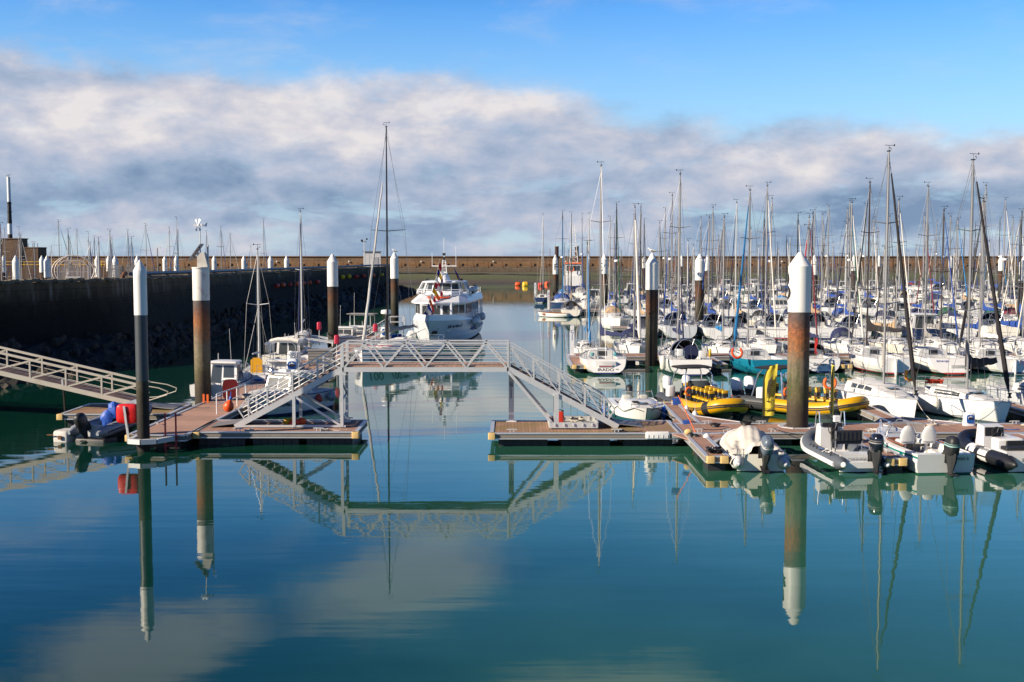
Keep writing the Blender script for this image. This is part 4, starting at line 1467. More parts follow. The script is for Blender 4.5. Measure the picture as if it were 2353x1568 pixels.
class Hull:
    """shape of a displacement hull: bow along +y, waterline at z = 0"""
    def __init__(s, L, B, fb, tr=.8, rake=.55, rt=.35, fine=1.65, spring=.34, vee=1.0, p=2.5, rise=.44):
        s.L, s.B, s.fb, s.tr, s.rake, s.rt, s.fine, s.spring, s.vee = L, B, fb, tr, rake, rt, fine, spring, vee
        s.p, s.rise = p, rise

    def b(s, t):
        return max(.02, s.B / 2 * half(t, s.tr, s.fine))

    def zs(s, t):
        return s.fb * (.94 + s.spring * max(0, t - .25) ** 1.7 + .05 * (1 - t) ** 2)

    def yy(s, t, zf=1.0):
        y = -s.L / 2 + s.L * t
        y -= s.rake * (1 - zf) * t ** 6
        y += s.rt * max(0, min(1, zf)) * (1 - t) ** 10
        return y

    def zbot(s, t):
        return (-.42 + s.rise * max(0, 1 - t / .45) ** 1.5) * s.vee

    def xs(s, t, z):
        zs = s.zs(t)
        q = max(0.0, min(1.0, (zs - z) / (zs - s.zbot(t))))
        return max(0.0, 1 - q ** s.p) ** (1 / s.p)

    def pt(s, t, xf, z, side):
        zs = s.zs(t)
        xf = xf * s.xs(t, z)
        zf = z / zs
        fl = 1 - .42 * t ** 5 * max(0, 1 - zf)
        return Vector((side * s.b(t) * xf * fl, s.yy(t, zf), z))

    def mesh(s, name, mats, parent, n=15, cove=False, boot=(.07, .16)):
        mb = MB()
        rows = []
        for i in range(n + 1):
            t = i / n
            t = 1 - (1 - t) ** 1.25 if t > .5 else t * (1 - .5 ** 1.25) / .5
            zs = s.zs(t)
            zk = s.zbot(t)
            b1, b0 = max(boot[1], zk + .03), max(boot[0], zk + .02)
            prof = [(1.0, zs), (1, zs - .09), (1, zs - .17), (1, zs * .55), (1, zs * .32), (1, b1), (1, b0), (1, b0 * .35 + zk * .65), (.0, zk)]
            ring = [s.pt(t, xf, z, -1) for xf, z in prof] + [s.pt(t, xf, z, 1) for xf, z in reversed(prof[:-1])]
            rows.append(ring)
        k = len(rows[0])
        slots = [0, 1 if cove else 0, 0, 0, 0, 1, 2, 2]
        slots = slots + slots[::-1]
        for i in range(n):
            for j in range(k - 1):
                mb.add([rows[i][j], rows[i + 1][j], rows[i + 1][j + 1], rows[i][j + 1]], [(3, 2, 1, 0)], slots[j])
        # transom, strip by strip so that the bands run round it
        r = rows[0]
        for j in range(8):
            a, b, c, d = r[j], r[j + 1], r[k - 2 - j], r[k - 1 - j]
            mb.add([a, b, c, d], [(0, 1, 2, 3)] if j < 7 else [(0, 1, 3)], 0 if j < 5 else slots[j])
        o = mb.build(name, mats, parent, smooth=50)
        return o

    def deck(s, name, mats, parent, ck=(.06, .36), cw=.52, cd=.42, n=22, open_tr=False, camber=.05):
        """side decks, foredeck and a sunk cockpit"""
        mb = MB()
        t0, t1 = ck
        ts = sorted(set([i / n for i in range(n + 1)] + [t0, t1]))
        ts = [t for t in ts if t <= .992]
        xs = (-1, -.8, -cw, cw, .8, 1)

        def zt(t, xf, sunk):
            z = s.zs(t) - .02 + camber * (1 - xf * xf) + (.0 if abs(xf) > .9 else 0)
            return z - cd if sunk else z
        for a, b in zip(ts, ts[1:]):
            ins = a >= t0 - 1e-6 and b <= t1 + 1e-6
            for i in range(5):
                sunk = ins and i == 2
                q = []
                for t, xf in ((a, xs[i]), (b, xs[i]), (b, xs[i + 1]), (a, xs[i + 1])):
                    q.append((s.b(t) * xf * .995, s.yy(t), zt(t, xf, sunk)))
                mb.add(q, [(3, 2, 1, 0)], 1 if sunk else 0)
            if ins:
                for sd in (-1, 1):
                    q = [(sd * s.b(a) * cw, s.yy(a), zt(a, cw, False)), (sd * s.b(b) * cw, s.yy(b), zt(b, cw, False)), (sd * s.b(b) * cw, s.yy(b), zt(b, cw, True)), (sd * s.b(a) * cw, s.yy(a), zt(a, cw, True))]
                    mb.add(q, [(0, 1, 2, 3)], 0)
        for t, fl in ((t0, not open_tr), (t1, True)):
            if fl:
                q = [(-s.b(t) * cw, s.yy(t), zt(t, cw, False)), (s.b(t) * cw, s.yy(t), zt(t, cw, False)), (s.b(t) * cw, s.yy(t), zt(t, cw, True)), (-s.b(t) * cw, s.yy(t), zt(t, cw, True))]
                mb.add(q, [(0, 1, 2, 3)], 0)
        # cockpit seats
        if cw > .4:
            ym = (s.yy(t0) + s.yy(t1)) / 2
            for sd in (-1, 1):
                bw = s.b((t0 + t1) / 2) * cw
                mb.box((sd * bw * .76, ym + .06 * s.L * (t1 - t0), s.zs(.2) - .02 - cd + .15), (bw * .42, s.L * (t1 - t0) * .80, .26), 0)
        return mb.build(name, mats, parent, smooth=30)

    def rail_line(s, t0, t1, off, dz, n=10, side=1):
        return [Vector((side * max(0.0, s.b(t) - off), s.yy(t), s.zs(t) + dz)) for t in [t0 + (t1 - t0) * i / n for i in range(n + 1)]]


def coach(h, t0, t1, wf, hh, name, mats, parent, n=9, front=.55, side_win=True, win=(.12, .62), aft_door=True, hatch=True, blunt=.12, wins=2, winh=(.25, .8)):
    """coachroof with sloping sides, windows, companionway and hatch"""
    mb = MB()
    def prof(s_):
        k = min(1.0, ((1 - s_) / front) ** .75) if s_ > 1 - front else 1.0
        return max(blunt, k) * hh
    rows = []
    def sec(s_):
        t = t0 + (t1 - t0) * s_
        w = wf * h.b(t0 + (t1 - t0) * .25) * (1 - .55 * s_ ** 2.2)
        w = min(w, h.b(t) * .86)
        z0 = h.zs(t) + .0
        k = prof(s_)
        y = h.yy(t)
        return w, z0, k, y
    for i in range(n + 1):
        w, z0, k, y = sec(i / n)
        pts = [(w, 0), (w * .94, k * .55), (w * .84, k * .93), (w * .45, k * 1.10), (0, k * 1.14)]
        rows.append([Vector((-x, y, z0 + z)) for x, z in pts] + [Vector((x, y, z0 + z)) for x, z in pts[-2::-1]])
    mb.grid(rows[::-1])
    mb.add(rows[0], [tuple(reversed(range(len(rows[0]))))])
    mb.add(rows[-1], [tuple(range(len(rows[-1])))])
    c = mb.build(name, mats, parent, smooth=40)
    if side_win:
        wm = MB()
        s0, s1 = win
        for sd in (-1, 1):
            step = (s1 - s0) / wins
            for q in range(wins):
                a, b = s0 + step * q + .012, s0 + step * (q + 1) - .012
                m = 4
                rws = []
                for i in range(m + 1):
                    w, z0, k, y = sec(a + (b - a) * i / m)
                    r = []
                    for f in winh:
                        x = w * (1 - .06 * f / .55) if f <= .55 else w * (.94 - .10 * (f - .55) / .38)
                        r.append(Vector((sd * (x + .014), y, z0 + k * f)))
                    rws.append(r)
                wm.grid(rws if sd < 0 else rws[::-1])
        wm.build('cabin_window', GLASS, c, smooth=0)
    if aft_door:
        w, z0, k, y = sec(0)
        dm = MB()
        dm.box((0, y - .012, z0 + k * .45 - .18), (min(.62, w * .7), .03, k * .95 + .30))
        dm.build('companionway', DARKIN, c, smooth=0)
        dm = MB()
        dm.box((0, y + .38, z0 + k * 1.14 + .02), (min(.72, w * .8), .85, .05))
        dm.build('sliding_hatch', mats, c, smooth=0)
    if hatch:
        w, z0, k, y = sec(.72)
        hm = MB()
        hm.box((0, y, z0 + k * 1.14 + .025), (.5, .5, .04))
        hm.build('hatch', GLASS, c, smooth=0)
    return c, sec


def mast_set(parent, h, y, z0, top, spars, jib=None, boom_len=3.2, boom_z=.75, cover=None, boom_rot=0.0, mm=SPAR, fore_t=.985, backstay=True, jibr=.075, head='vane', cover_h=.42, spread=None, jib_tip=.92, boomdir=-1, cover_frac=1.0, wire=.011):
    """mast with spreaders, wires, rolled foresail, boom and covered mainsail"""
    ht = top - z0
    mb = MB()
    r0 = .042 + ht * .0017
    mb.tube([(0, 0, 0), (0, 0, ht * .7), (0, 0, ht)], [r0, r0 * .95, r0 * .62], 7, sq=1.0)
    m = mb.build('mast', mm, parent, loc=(0, y, z0))
    tm = (y + h.L / 2) / h.L
    bw = h.b(tm) * .9
    sp = spread or max(.5, bw * .72)
    levels = [ht * (i + 1) / (spars + 1) * (1.04) for i in range(spars)]
    for i, z in enumerate(levels):
        b = MB()
        k = sp * (1 - .16 * i)
        b.tube([(-k, -.22, z + .10), (0, 0, z), (k, -.22, z + .10)], [.022, .035, .022], 5)
        b.build('spreader', mm, m)
    w = MB()
    zd = h.zs(tm) - z0
    for sd in (-1, 1):
        pts = [(sd * bw, -.05, zd)] + [(sd * sp * (1 - .16 * i), -.22, z + .10) for i, z in enumerate(levels)] + [(0, 0, ht * .97)]
        w.tube(pts, wire, 3, caps=False)
        w.tube([(sd * bw * .93, -.25, zd), (0, 0, levels[0] - .06)], wire * .8, 3, caps=False)
    yb = h.yy(fore_t)
    zb = h.zs(fore_t) + .08
    fs0, fs1 = Vector((0, yb - y, zb - z0)), Vector((0, .05, ht * .985))
    w.tube([fs0, fs1], wire, 3, caps=False)
    if backstay:
        w.tube([(0, h.yy(.02) - y, h.zs(0) - z0), (0, -.05, ht)], wire, 3, caps=False)
    # halyards lying along the mast
    w.tube([(.10, -.06, .2), (.05, -.03, ht * .98)], wire, 3, caps=False)
    w.tube([(-.13, .10, .1), (-.05, .03, ht * .96)], wire, 3, caps=False)
    w.build('rigging', WIRE, m)
    if jib is not None:
        d = fs1 - fs0
        j = MB()
        n = 16
        j.tube([fs0 + d * (.035 + (jib_tip - .035) * i / n) for i in range(n + 1)], [jibr * (.35 if i in (0, n) else (1.15 - .75 * i / n)) for i in range(n + 1)], 7)
        jm = jib if isinstance(jib, (list, tuple)) else [jib]
        j.build('rolled_foresail', jm[0], m)
        dr = MB()
        dr.lathe([(.09, 0), (.11, .03), (.06, .08), (.06, .16), (.11, .21), (.09, .24)], 8, Matrix.Translation(fs0 + d * .012))
        dr.build('furling_drum', BLACK, m)
    hd = MB()
    if head:
        hd.tube([(0, 0, ht), (0, 0, ht + .30)], .012, 4).tube([(-.24, .05, ht + .29), (.22, .0, ht + .31)], .012, 4)
        hd.add([(-.30, .05, ht + .26), (-.22, .05, ht + .27), (-.23, .05, ht + .37), (-.28, .05, ht + .36)], [(0, 1, 2, 3), (3, 2, 1, 0)])
        hd.tube([(-.0, .14, ht - .02), (.0, .3, ht + .12), (.10, .32, ht + .14)], .012, 4).ball((.10, .32, ht + .15), .035, 6, 4)
        hd.box((0, -.04, ht + .02), (.09, .22, .06))
        hd.build('masthead_gear', BLACK, m)
    # boom
    bo = MB()
    bo.tube([(0, 0, 0), (0, boomdir * boom_len, .12)], [.06, .05], 6)
    bm_ = bo.build('boom', mm, m, loc=(0, boomdir * .14, boom_z))
    bm_.rotation_euler = (0, 0, boom_rot)
    if cover is not None:
        cm = MB()
        n = 9
        rows = []
        for i in range(n + 1):
            s_ = i / n
            yy = boomdir * boom_len * s_ * .97 * cover_frac
            hh = cover_h * (1.0 + 1.5 * max(0, 1 - s_ / .20) ** 1.6) * (1 - .50 * s_)
            ww = .13 * (1 - .35 * s_) + .02 * math.sin(i * 2.3)
            zc = .12 * s_ - .07 - .03 * math.sin(i * 1.9)
            if i in (0, n):
                ww *= .55
            rows.append([(-ww * .7, yy, zc), (-ww, yy, zc + hh * .3), (-ww * .55, yy, zc + hh * .8), (0, yy, zc + hh), (ww * .55, yy, zc + hh * .8), (ww, yy, zc + hh * .3), (ww * .7, yy, zc)])
        cm.grid(rows if boomdir > 0 else rows[::-1], closed=True)
        cm.add(rows[0], [tuple(range(7))]).add(rows[-1], [tuple(reversed(range(7)))])
        cm.build('sail_cover', cover, bm_, smooth=60)
    return m


def rails(parent, h, pulpit=True, pushpit=True, lines=True, hh=.58, gate=.05):
    if pulpit:
        mb = MB()
        p = [v for v in h.rail_line(.86, .985, .06, hh, 5, -1)]
        q = [v for v in h.rail_line(.86, .985, .06, hh, 5, 1)]
        top = p + [Vector((0, h.yy(1.0) + .12, h.zs(1.0) + hh + .02))] + q[::-1]
        mb.tube(top, .018, 5)
        for v in (p[0], q[0], p[3], q[3]):
            mb.tube([v, (v.x * .97, v.y - .02, v.z - hh)], .018, 5)
        mb.build('pulpit', STEEL, parent)
    if pushpit:
        mb = MB()
        for sd in (-1, 1):
            a = Vector((sd * h.b(.14) - sd * .08, h.yy(.14), h.zs(.14)))
            b = Vector((sd * h.b(.0) - sd * .08, h.yy(.0) + .06, h.zs(0)))
            c = Vector((sd * h.b(.0) * .35, h.yy(.0) + .04, h.zs(0)))
            for dz in (hh, hh * .5):
                mb.tube([a + ZU * dz, b + ZU * dz, c + ZU * dz], .018, 5)
            for v in (a, b, c):
                mb.tube([v, v + ZU * hh], .018, 5)
        mb.each('pushpit', STEEL, parent)
    if lines:
        mb = MB()
        for sd in (-1, 1):
            l = h.rail_line(.14, .86, .08, hh - .02, 6, sd)
            mb.tube(l, .009, 3, caps=False)
            mb.tube([v - ZU * .26 for v in l], .009, 3, caps=False)
            for v in l[1:-1]:
                mb.tube([v, v - ZU * (hh - .02)], .013, 4)
        mb.build('guard_rail', WIRE, parent)


def hood(parent, h, t0, t1, w, z, hh, m, name='spray_hood', windows=True):
    """fabric spray hood: bowed frame over the companionway, clear panels in front"""
    mb = MB()
    n, rows = 5, []
    y0, y1 = h.yy(t0), h.yy(t1)
    for i in range(n + 1):
        s = i / n
        k = (1, 1.0, .96, .78, .42, .0)[i]
        y = y0 + (y1 - y0) * s
        ww = w * (1 - .12 * s)
        rows.append([Vector((math.cos(a) * ww * (1 if abs(math.cos(a)) < .97 else .98), y, z + math.sin(a) ** .7 * hh * k)) if 0 < a < math.pi else Vector((math.cos(a) * ww, y, z)) for a in [math.pi * j / 10 for j in range(11)]])
    mb.grid(rows)
    o = mb.build(name, m, parent, smooth=50)
    if windows:
        wm = MB()
        for j0, j1 in ((1, 3), (4, 6), (7, 9)):
            a, b = rows[3], rows[4]
            qs = [[a[j].lerp(b[j], .12) + Vector((0, .02, .02)) for j in range(j0, j1 + 1)], [a[j].lerp(b[j], .9) + Vector((0, .02, .02)) for j in range(j0, j1 + 1)]]
            wm.grid(qs)
        wm.build('clear_panel', CLEAR, o, smooth=0)
        fm = MB()
        fm.tube([p + Vector((0, -.01, .01)) for p in rows[0]], .018, 5)
        fm.build('hood_frame', STEEL, o)
    return o


def wheel(parent, y, z, r=.42):
    mb = MB()
    mb.tube([(r * math.cos(a), y, z + r * math.sin(a)) for a in [2 * math.pi * i / 18 for i in range(19)]], .018, 5)
    for k in range(5):
        a = 2 * math.pi * k / 5
        mb.tube([(0, y, z), (r * math.cos(a), y, z + r * math.sin(a))], .012, 4)
    mb.box((0, y + .14, z - .32), (.24, .24, .85))
    return mb.build('steering_wheel', STEEL, parent)


def outboard(parent, loc, m, sc=1.0, tilt=0.0, rz=0.0, white_prop=False, stripe=None):
    """outboard engine hung on the transom: leg, cowl, propeller"""
    mb = MB()
    leg = [(.15, -.02, .40), (.14, -.02, .16), (.085, -.0, -.12), (.055, 0, -.42), (.045, .02, -.62)]
    rows = [[(math.cos(a) * w, y + math.sin(a) * w * 2.0, z) for a in [2 * math.pi * i / 8 for i in range(8)]] for w, y, z in leg]
    mb.grid(rows[::-1], closed=True)
    mb.tube([(0, .26, -.52), (0, .1, -.52), (0, -.28, -.52)], [.02, .07, .04], 8)
    mb.slab([(-.01, -.3, -.30), (-.01, .16, -.30), (-.01, .16, -.33), (-.01, -.3, -.33)], .02).box((0, -.1, -.31), (.26, .42, .02))
    mb.add([(0, -.1, -.6), (0, .16, -.6), (0, .0, -.84), (0, -.12, -.82)], [(0, 1, 2, 3), (3, 2, 1, 0)])
    mb.box((0, .22, .18), (.28, .18, .34))
    o = mb.build('outboard_engine', BLACK if m is not BLACK else RUBBER, parent)
    c = MB()
    prof = [(.30, .14, .24, .02), (.35, .175, .29, .01), (.55, .19, .31, 0), (.74, .18, .29, -.03), (.86, .15, .23, -.06), (.91, .07, .12, -.08)]
    rws = []
    for z, w, d, yo in prof:
        r = []
        for i in range(14):
            a = 2 * math.pi * i / 14
            ca, sa = math.cos(a), math.sin(a)
            r.append((math.copysign(abs(ca) ** .6, ca) * w, yo + math.copysign(abs(sa) ** .6, sa) * d, z))
        rws.append(r)
    c.grid(rws[::-1], closed=True)
    c.add(rws[-1], [tuple(range(14))]).add(rws[0], [tuple(reversed(range(14)))])
    c.build('cowl', m, o, smooth=60)
    if stripe is not None:
        q = MB()
        for z0, z1, k0, k1 in ((.60, .64, 1.012, 1.012), (.68, .695, 1.02, 1.02)):
            q.grid([[(math.copysign(abs(math.cos(2 * math.pi * i / 20)) ** .6, math.cos(2 * math.pi * i / 20)) * .19 * kk, -.008 - .16 * (z - .55) + math.copysign(abs(math.sin(2 * math.pi * i / 20)) ** .6, math.sin(2 * math.pi * i / 20)) * .31 * kk, z) for i in range(20)] for z, kk in ((z1, k1), (z0, k0))], closed=True)
        q.build('cowl_stripe', stripe, o)
    k_ = MB()
    k_.box((0, .30, .10), (.34, .06, .42)).tube([(-.16, .24, .38), (.16, .24, .38)], .03, 6).tube([(.10, .1, .36), (.22, .45, .30), (.26, .8, .12)], .02, 5)
    k_.build('mounting_bracket', BLACK, o)
    pr = MB()
    for k in range(3):
        T = Matrix.Translation((0, -.33, -.52)) @ Matrix.Rotation(2 * math.pi * k / 3, 4, 'Y') @ Matrix.Rotation(R(28), 4, 'Z')
        pr.add([(-.03, 0, .03), (.03, 0, .03), (.085, 0, .13), (.05, 0, .20), (-.06, 0, .19), (-.08, 0, .10)], [(0, 1, 2, 3, 4, 5), (5, 4, 3, 2, 1, 0)], 0, T)
    pr.lathe([(.045, 0), (.05, .06), (1e-4, .12)], 8, Matrix.Translation((0, -.30, -.52)) @ Matrix.Rotation(R(90), 4, 'X'))
    pr.build('propeller', STEEL if not white_prop else WHITE, o)
    o.location = loc
    o.rotation_euler = (-tilt, 0, rz)
    o.scale = (sc, sc, sc)
    return o


def fender(x, y, z, label, ln=.62, r=.13, m=None, group='fenders hung over the side', rope=.35):
    o = thing('fender', label, 'fender', (x, y, z), 0, group)
    mb = MB()
    mb.lathe([(1e-4, -ln / 2), (r * .6, -ln / 2 + .03), (r, -ln / 2 + r * .8), (r, ln / 2 - r * .8), (r * .6, ln / 2 - .03), (r * .25, ln / 2 + .03), (1e-4, ln / 2 + .04)], 10, caps=False)
    mb.build('fender_body', m or WHITE, o, smooth=70)
    mb = MB()
    mb.tube([(0, 0, ln / 2), (0, 0, ln / 2 + rope)], .012, 4)
    mb.build('line', ROPE, o)
    return o


def horseshoe(x, y, z, m, label, rz=0.0, tiltx=0.0, r=.26):
    b = MB()
    b.tube([(r * math.sin(a), 0, -r * math.cos(a) * 1.1) for a in [R(-140 + 280 * i / 16) for i in range(17)]], [.04] + [.085] * 15 + [.04], 8)
    o = b.build('horseshoe_lifebuoy', m, None, loc=(x, y, z))
    o.rotation_euler = (tiltx, 0, rz)
    return tag(o, label, 'lifebuoy', 'horseshoe lifebuoys')


def sailboat(P, label, loc, rz=0.0, group=None):
    """a cruising or racing yacht with all its parts; P is a dict of choices"""
    g = P.get
    o = thing('sailboat', label, 'sailboat', loc, rz, group)
    h = Hull(g('L', 9.0), g('B', 3.1), g('fb', 1.02), g('tr', .8), g('rake', .6), g('rt', .4), g('fine', 1.65), p=g('p', 2.5), rise=g('rise', .44))
    hm = g('hull', WHITE)
    h.mesh('hull', [hm, g('stripe', NAVYSTRIPE), g('af', ANTIFOUL)], o, cove=g('cove', False))
    h.deck('deck', [g('deckm', DECKW), DECKW], o, g('ck', (.05, .36)), g('cw', .55), .42, open_tr=g('open', False))
    mb = MB()
    for sd in (-1, 1):
        mb.tube(h.rail_line(.0, .995, .01, .02, 16, sd), .022, 4)
    mb.build('toe_rail', ALU if not g('woodrail') else WOOD, o)
    c, sec = coach(h, g('c0', .37), g('c1', .78), g('cwf', .66), g('ch', .42), 'coachroof', g('deckm', DECKW), o, win=g('win', (.12, .62)), wins=g('wins', 2), winh=g('winh', (.25, .8)), front=g('cfront', .55), aft_door=True)
    tm = g('tm', .56)
    w, z0, k, y = sec(max(0, min(1, (tm - g('c0', .37)) / (g('c1', .78) - g('c0', .37)))))
    zb = z0 + k * 1.1
    ht = g('h', 12.0)
    m = mast_set(o, h, h.yy(tm), zb, ht, g('spars', 2 if ht > 11.5 else 1), g('jib', NAVY), g('bl', h.L * .37), g('bz', .80), g('cover', RBLUE), g('brot', 0.0), g('mm', SPAR), fore_t=.985, jibr=g('jr', .062), cover_h=g('cvh', .40))
    rails(o, h, lines=g('lines', True))
    if g('hood'):
        hood(o, h, g('c0', .37) - .055, g('c0', .37) + .10, h.b(.37) * .60, h.zs(.37) + .12, g('hh', .95), g('hood'))
    if g('bimini'):
        bm_ = MB()
        y0, y1 = h.yy(.06), h.yy(.24)
        rows = [[(x * h.b(.15) * .72, yy, h.zs(.1) + 1.95 - .12 * x * x) for x in (-1, -.5, 0, .5, 1)] for yy in (y0, (y0 + y1) / 2, y1)]
        bm_.grid(rows)
        for sd in (-1, 1):
            for yy in (y0, y1):
                bm_.tube([(sd * h.b(.15) * .72, yy, h.zs(.1) + 1.83), (sd * h.b(.15) * .80, (y0 + y1) / 2, h.zs(.1) + .05)], .018, 4)
        bm_.build('bimini', g('bimini'), o, smooth=60)
    if g('wheel'):
        wheel(o, h.yy(.13), h.zs(.12) + .42, g('wheel'))
    if g('scoop'):
        sm = MB()
        zz = h.zs(0)
        y = h.yy(0, .62) - .02
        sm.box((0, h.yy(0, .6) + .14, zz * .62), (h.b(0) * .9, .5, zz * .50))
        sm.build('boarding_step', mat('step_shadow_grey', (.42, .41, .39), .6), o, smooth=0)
    if g('ladder'):
        lm = MB()
        x = h.b(0) * g('ladder')
        for dx in (-.14, .14):
            lm.bar((x + dx, h.yy(0, .95) - .05, h.zs(0) * .95), (x + dx, h.yy(0, .25) - .05, h.zs(0) * .2), .035)
        for z in (.3, .5, .7, .9):
            lm.bar((x - .14, h.yy(0, z) - .05, h.zs(0) * z), (x + .14, h.yy(0, z) - .05, h.zs(0) * z), .03)
        lm.build('boarding_ladder', STEEL, o)
    if g('name'):
        nm, sz, zf, xo = g('name')
        z = h.zs(0) * zf
        y = h.yy(0, zf) - .015
        up = Vector((0, h.yy(0, 1) - h.yy(0, .2), h.zs(0) * .8))
        text('lettering', nm, sz, g('namem', GLY), o, frame((xo, y, z), (1, 0, 0), up))
    if g('radar'):
        rd = MB()
        rd.lathe([(.27, 0), (.30, .08), (.27, .2), (.1, .25), (1e-4, .25)], 14)
        rd.build('radar_dome', WHITE, m, loc=(0, .42, ht * .42))
    if g('rudder'):
        rm_ = MB()
        rm_.slab([(-.03, h.yy(0) - .1, h.zs(0) + .1), (-.03, h.yy(0) - .42, h.zs(0) - .1), (-.03, h.yy(0) - .40, -.4), (-.03, h.yy(0) + .0, -.4)], .06)
        rm_.build('rudder', hm, o, smooth=0)
    if g('tillerob'):
        outboard(o, (h.b(0) * .55, h.yy(0) - .22, h.zs(0) * .55), BLACK, .55, .2)
    if g('door'):
        dm = MB()
        w, z0, k, y = sec(0)
        dm.slab([(-.36, y - .03, z0 - .25), (.36, y - .03, z0 - .25), (.36, y - .03, z0 + k + .42), (0.2, y - .03, z0 + k + .60), (-.2, y - .03, z0 + k + .60), (-.36, y - .03, z0 + k + .42)], .03)
        dm.build('canvas_door', g('door'), o, smooth=0)
    return o, h, m


# ------------------------------------------------------------------ motor boats
def motorboat(P, label, loc, rz=0.0, group=None, name='motorboat'):
    g = P.get
    o = thing(name, label, 'motorboat', loc, rz, group)
    L, B = g('L', 6.5), g('B', 2.5)
    h = Hull(L, B, g('fb', .85), g('tr', .92), g('rake', .9), g('rt', -.05), g('fine', 2.2), g('spring', .55), p=4.0, rise=.16)
    h.mesh('hull', [g('hull', WHITE), g('stripe', NAVYSTRIPE), g('af', ANTIFOUL)], o, cove=g('cove', False), boot=g('boot', (.05, .12)))
    h.deck('deck', [DECKW, mat('cockpit_sole', (.55, .52, .46), .7)], o, g('ck', (.04, .42)), .80, g('cd', .42))
    mb = MB()
    for sd in (-1, 1):
        mb.tube(h.rail_line(.0, .995, -.01, -.04, 14, sd), .035, 5)
    mb.build('rubbing_strake', g('strake', RUBBER), o)
    t0, t1, hh = g('c0', .42), g('c1', .70), g('ch', 1.35)
    # pilot house: tapering box with windows set proud of the walls
    y0, y1 = h.yy(t0), h.yy(t1)
    w0, w1 = h.b(t0) * .80, h.b(t1) * .74
    zb = h.zs(t0) - .35
    zt = h.zs(t0) + hh
    fr = g('frake', .55)
    ar = g('arake', .0)
    mb = MB()
    base = [(-w0, y0, zb), (w0, y0, zb), (w1, y1, zb), (-w1, y1, zb)]
    topq = [(-w0 * .88, y0 + ar, zt), (w0 * .88, y0 + ar, zt), (w1 * .86, y1 - fr, zt), (-w1 * .86, y1 - fr, zt)]
    mb.add(base + topq, [(0, 1, 5, 4), (1, 2, 6, 5), (2, 3, 7, 6), (3, 0, 4, 7), (4, 5, 6, 7)])
    mb.build('cabin', g('cabm', WHITE), o, smooth=0)
    V = [Vector(p) for p in base + topq]
    def quad(a, b, c, d, u0, u1, v0, v1, off):
        n = (b - a).cross(d - a).normalized() * off
        def q(u, v):
            return (a.lerp(b, u)).lerp(d.lerp(c, u), v) + n
        return [q(u0, v0), q(u1, v0), q(u1, v1), q(u0, v1)]
    vz0 = g('wz', .42)
    panes = []
    nf = g('nfront', 2)
    for i in range(nf):
        panes.append(quad(V[2], V[3], V[7], V[6], .05 + .9 * i / nf + .015, .05 + .9 * (i + 1) / nf - .015, vz0 + .1, .90, .012))
    ns = g('nside', 2)
    for i in range(ns):
        panes.append(quad(V[1], V[2], V[6], V[5], .07 + .86 * i / ns + .015, .07 + .86 * (i + 1) / ns - .015, vz0, .90, .012))
        panes.append(quad(V[3], V[0], V[4], V[7], .07 + .86 * i / ns + .015, .07 + .86 * (i + 1) / ns - .015, vz0, .90, .012))
    for p in panes:
        w = MB()
        w.add(p, [(0, 1, 2, 3)])
        w.build('window', GLASS, o, smooth=0)
    # aft bulkhead: door and window
    w = MB()
    if g('glassaft', True):
        w.add(quad(V[0], V[1], V[5], V[4], .10, .46, .18, .90, .012), [(0, 1, 2, 3)])
        w.add(quad(V[0], V[1], V[5], V[4], .52, .90, .40, .90, .012), [(0, 1, 2, 3)])
    w.build('aft_door', GLASS, o, smooth=0) if w.v else None
    rf = MB()
    ov = .14
    rr_ = [(-w0 * .88 - ov * .6, y0 + ar - g('rover', .35), zt), (w0 * .88 + ov * .6, y0 + ar - g('rover', .35), zt), (w1 * .86 + ov * .5, y1 - fr + ov, zt), (-w1 * .86 - ov * .5, y1 - fr + ov, zt)]
    rows = []
    for z, k in ((.01, 1.0), (.07, 1.0), (.12, .86), (.14, .4)):
        cyy = (rr_[0][1] + rr_[2][1]) / 2
        rows.append([(p[0] * k, cyy + (p[1] - cyy) * k, p[2] + z) for p in rr_])
    rf.grid(rows[::-1], closed=True)
    rf.add(rows[-1], [(0, 1, 2, 3)]).add(rows[0], [(3, 2, 1, 0)])
    r = rf.build('cabin_roof', g('roofm', WHITE), o, smooth=25)
    an = MB()
    an.tube([(w0 * .5, y0 + .3, zt + .1), (w0 * .5, y0 + .1, zt + g('ant', 2.0))], .012, 4)
    an.tube([(-w0 * .4, y0 + .4, zt + .1), (-w0 * .4, y0 + .4, zt + .55)], .02, 4)
    an.build('antenna', WHITE, o)
    # fore cuddy
    fc = MB()
    rows = []
    for i in range(7):
        s = i / 6
        t = t1 - .02 + (.94 - t1) * s
        wd = h.b(t) * .70
        k = .30 * (1 - s) ** .7 + .02
        z0 = h.zs(t)
        rows.append([(-wd, h.yy(t), z0), (-wd * .8, h.yy(t), z0 + k * .85), (0, h.yy(t), z0 + k), (wd * .8, h.yy(t), z0 + k * .85), (wd, h.yy(t), z0)])
    fc.grid(rows[::-1])
    fc.build('fore_cabin', DECKW, o)
    rails(o, h, pushpit=False, lines=g('lines', True), hh=.45)
    if g('ob'):
        outboard(o, (0, h.yy(0) - .28, h.fb * .42), g('ob'), g('obs', .95), g('obt', .0))
    return o, h


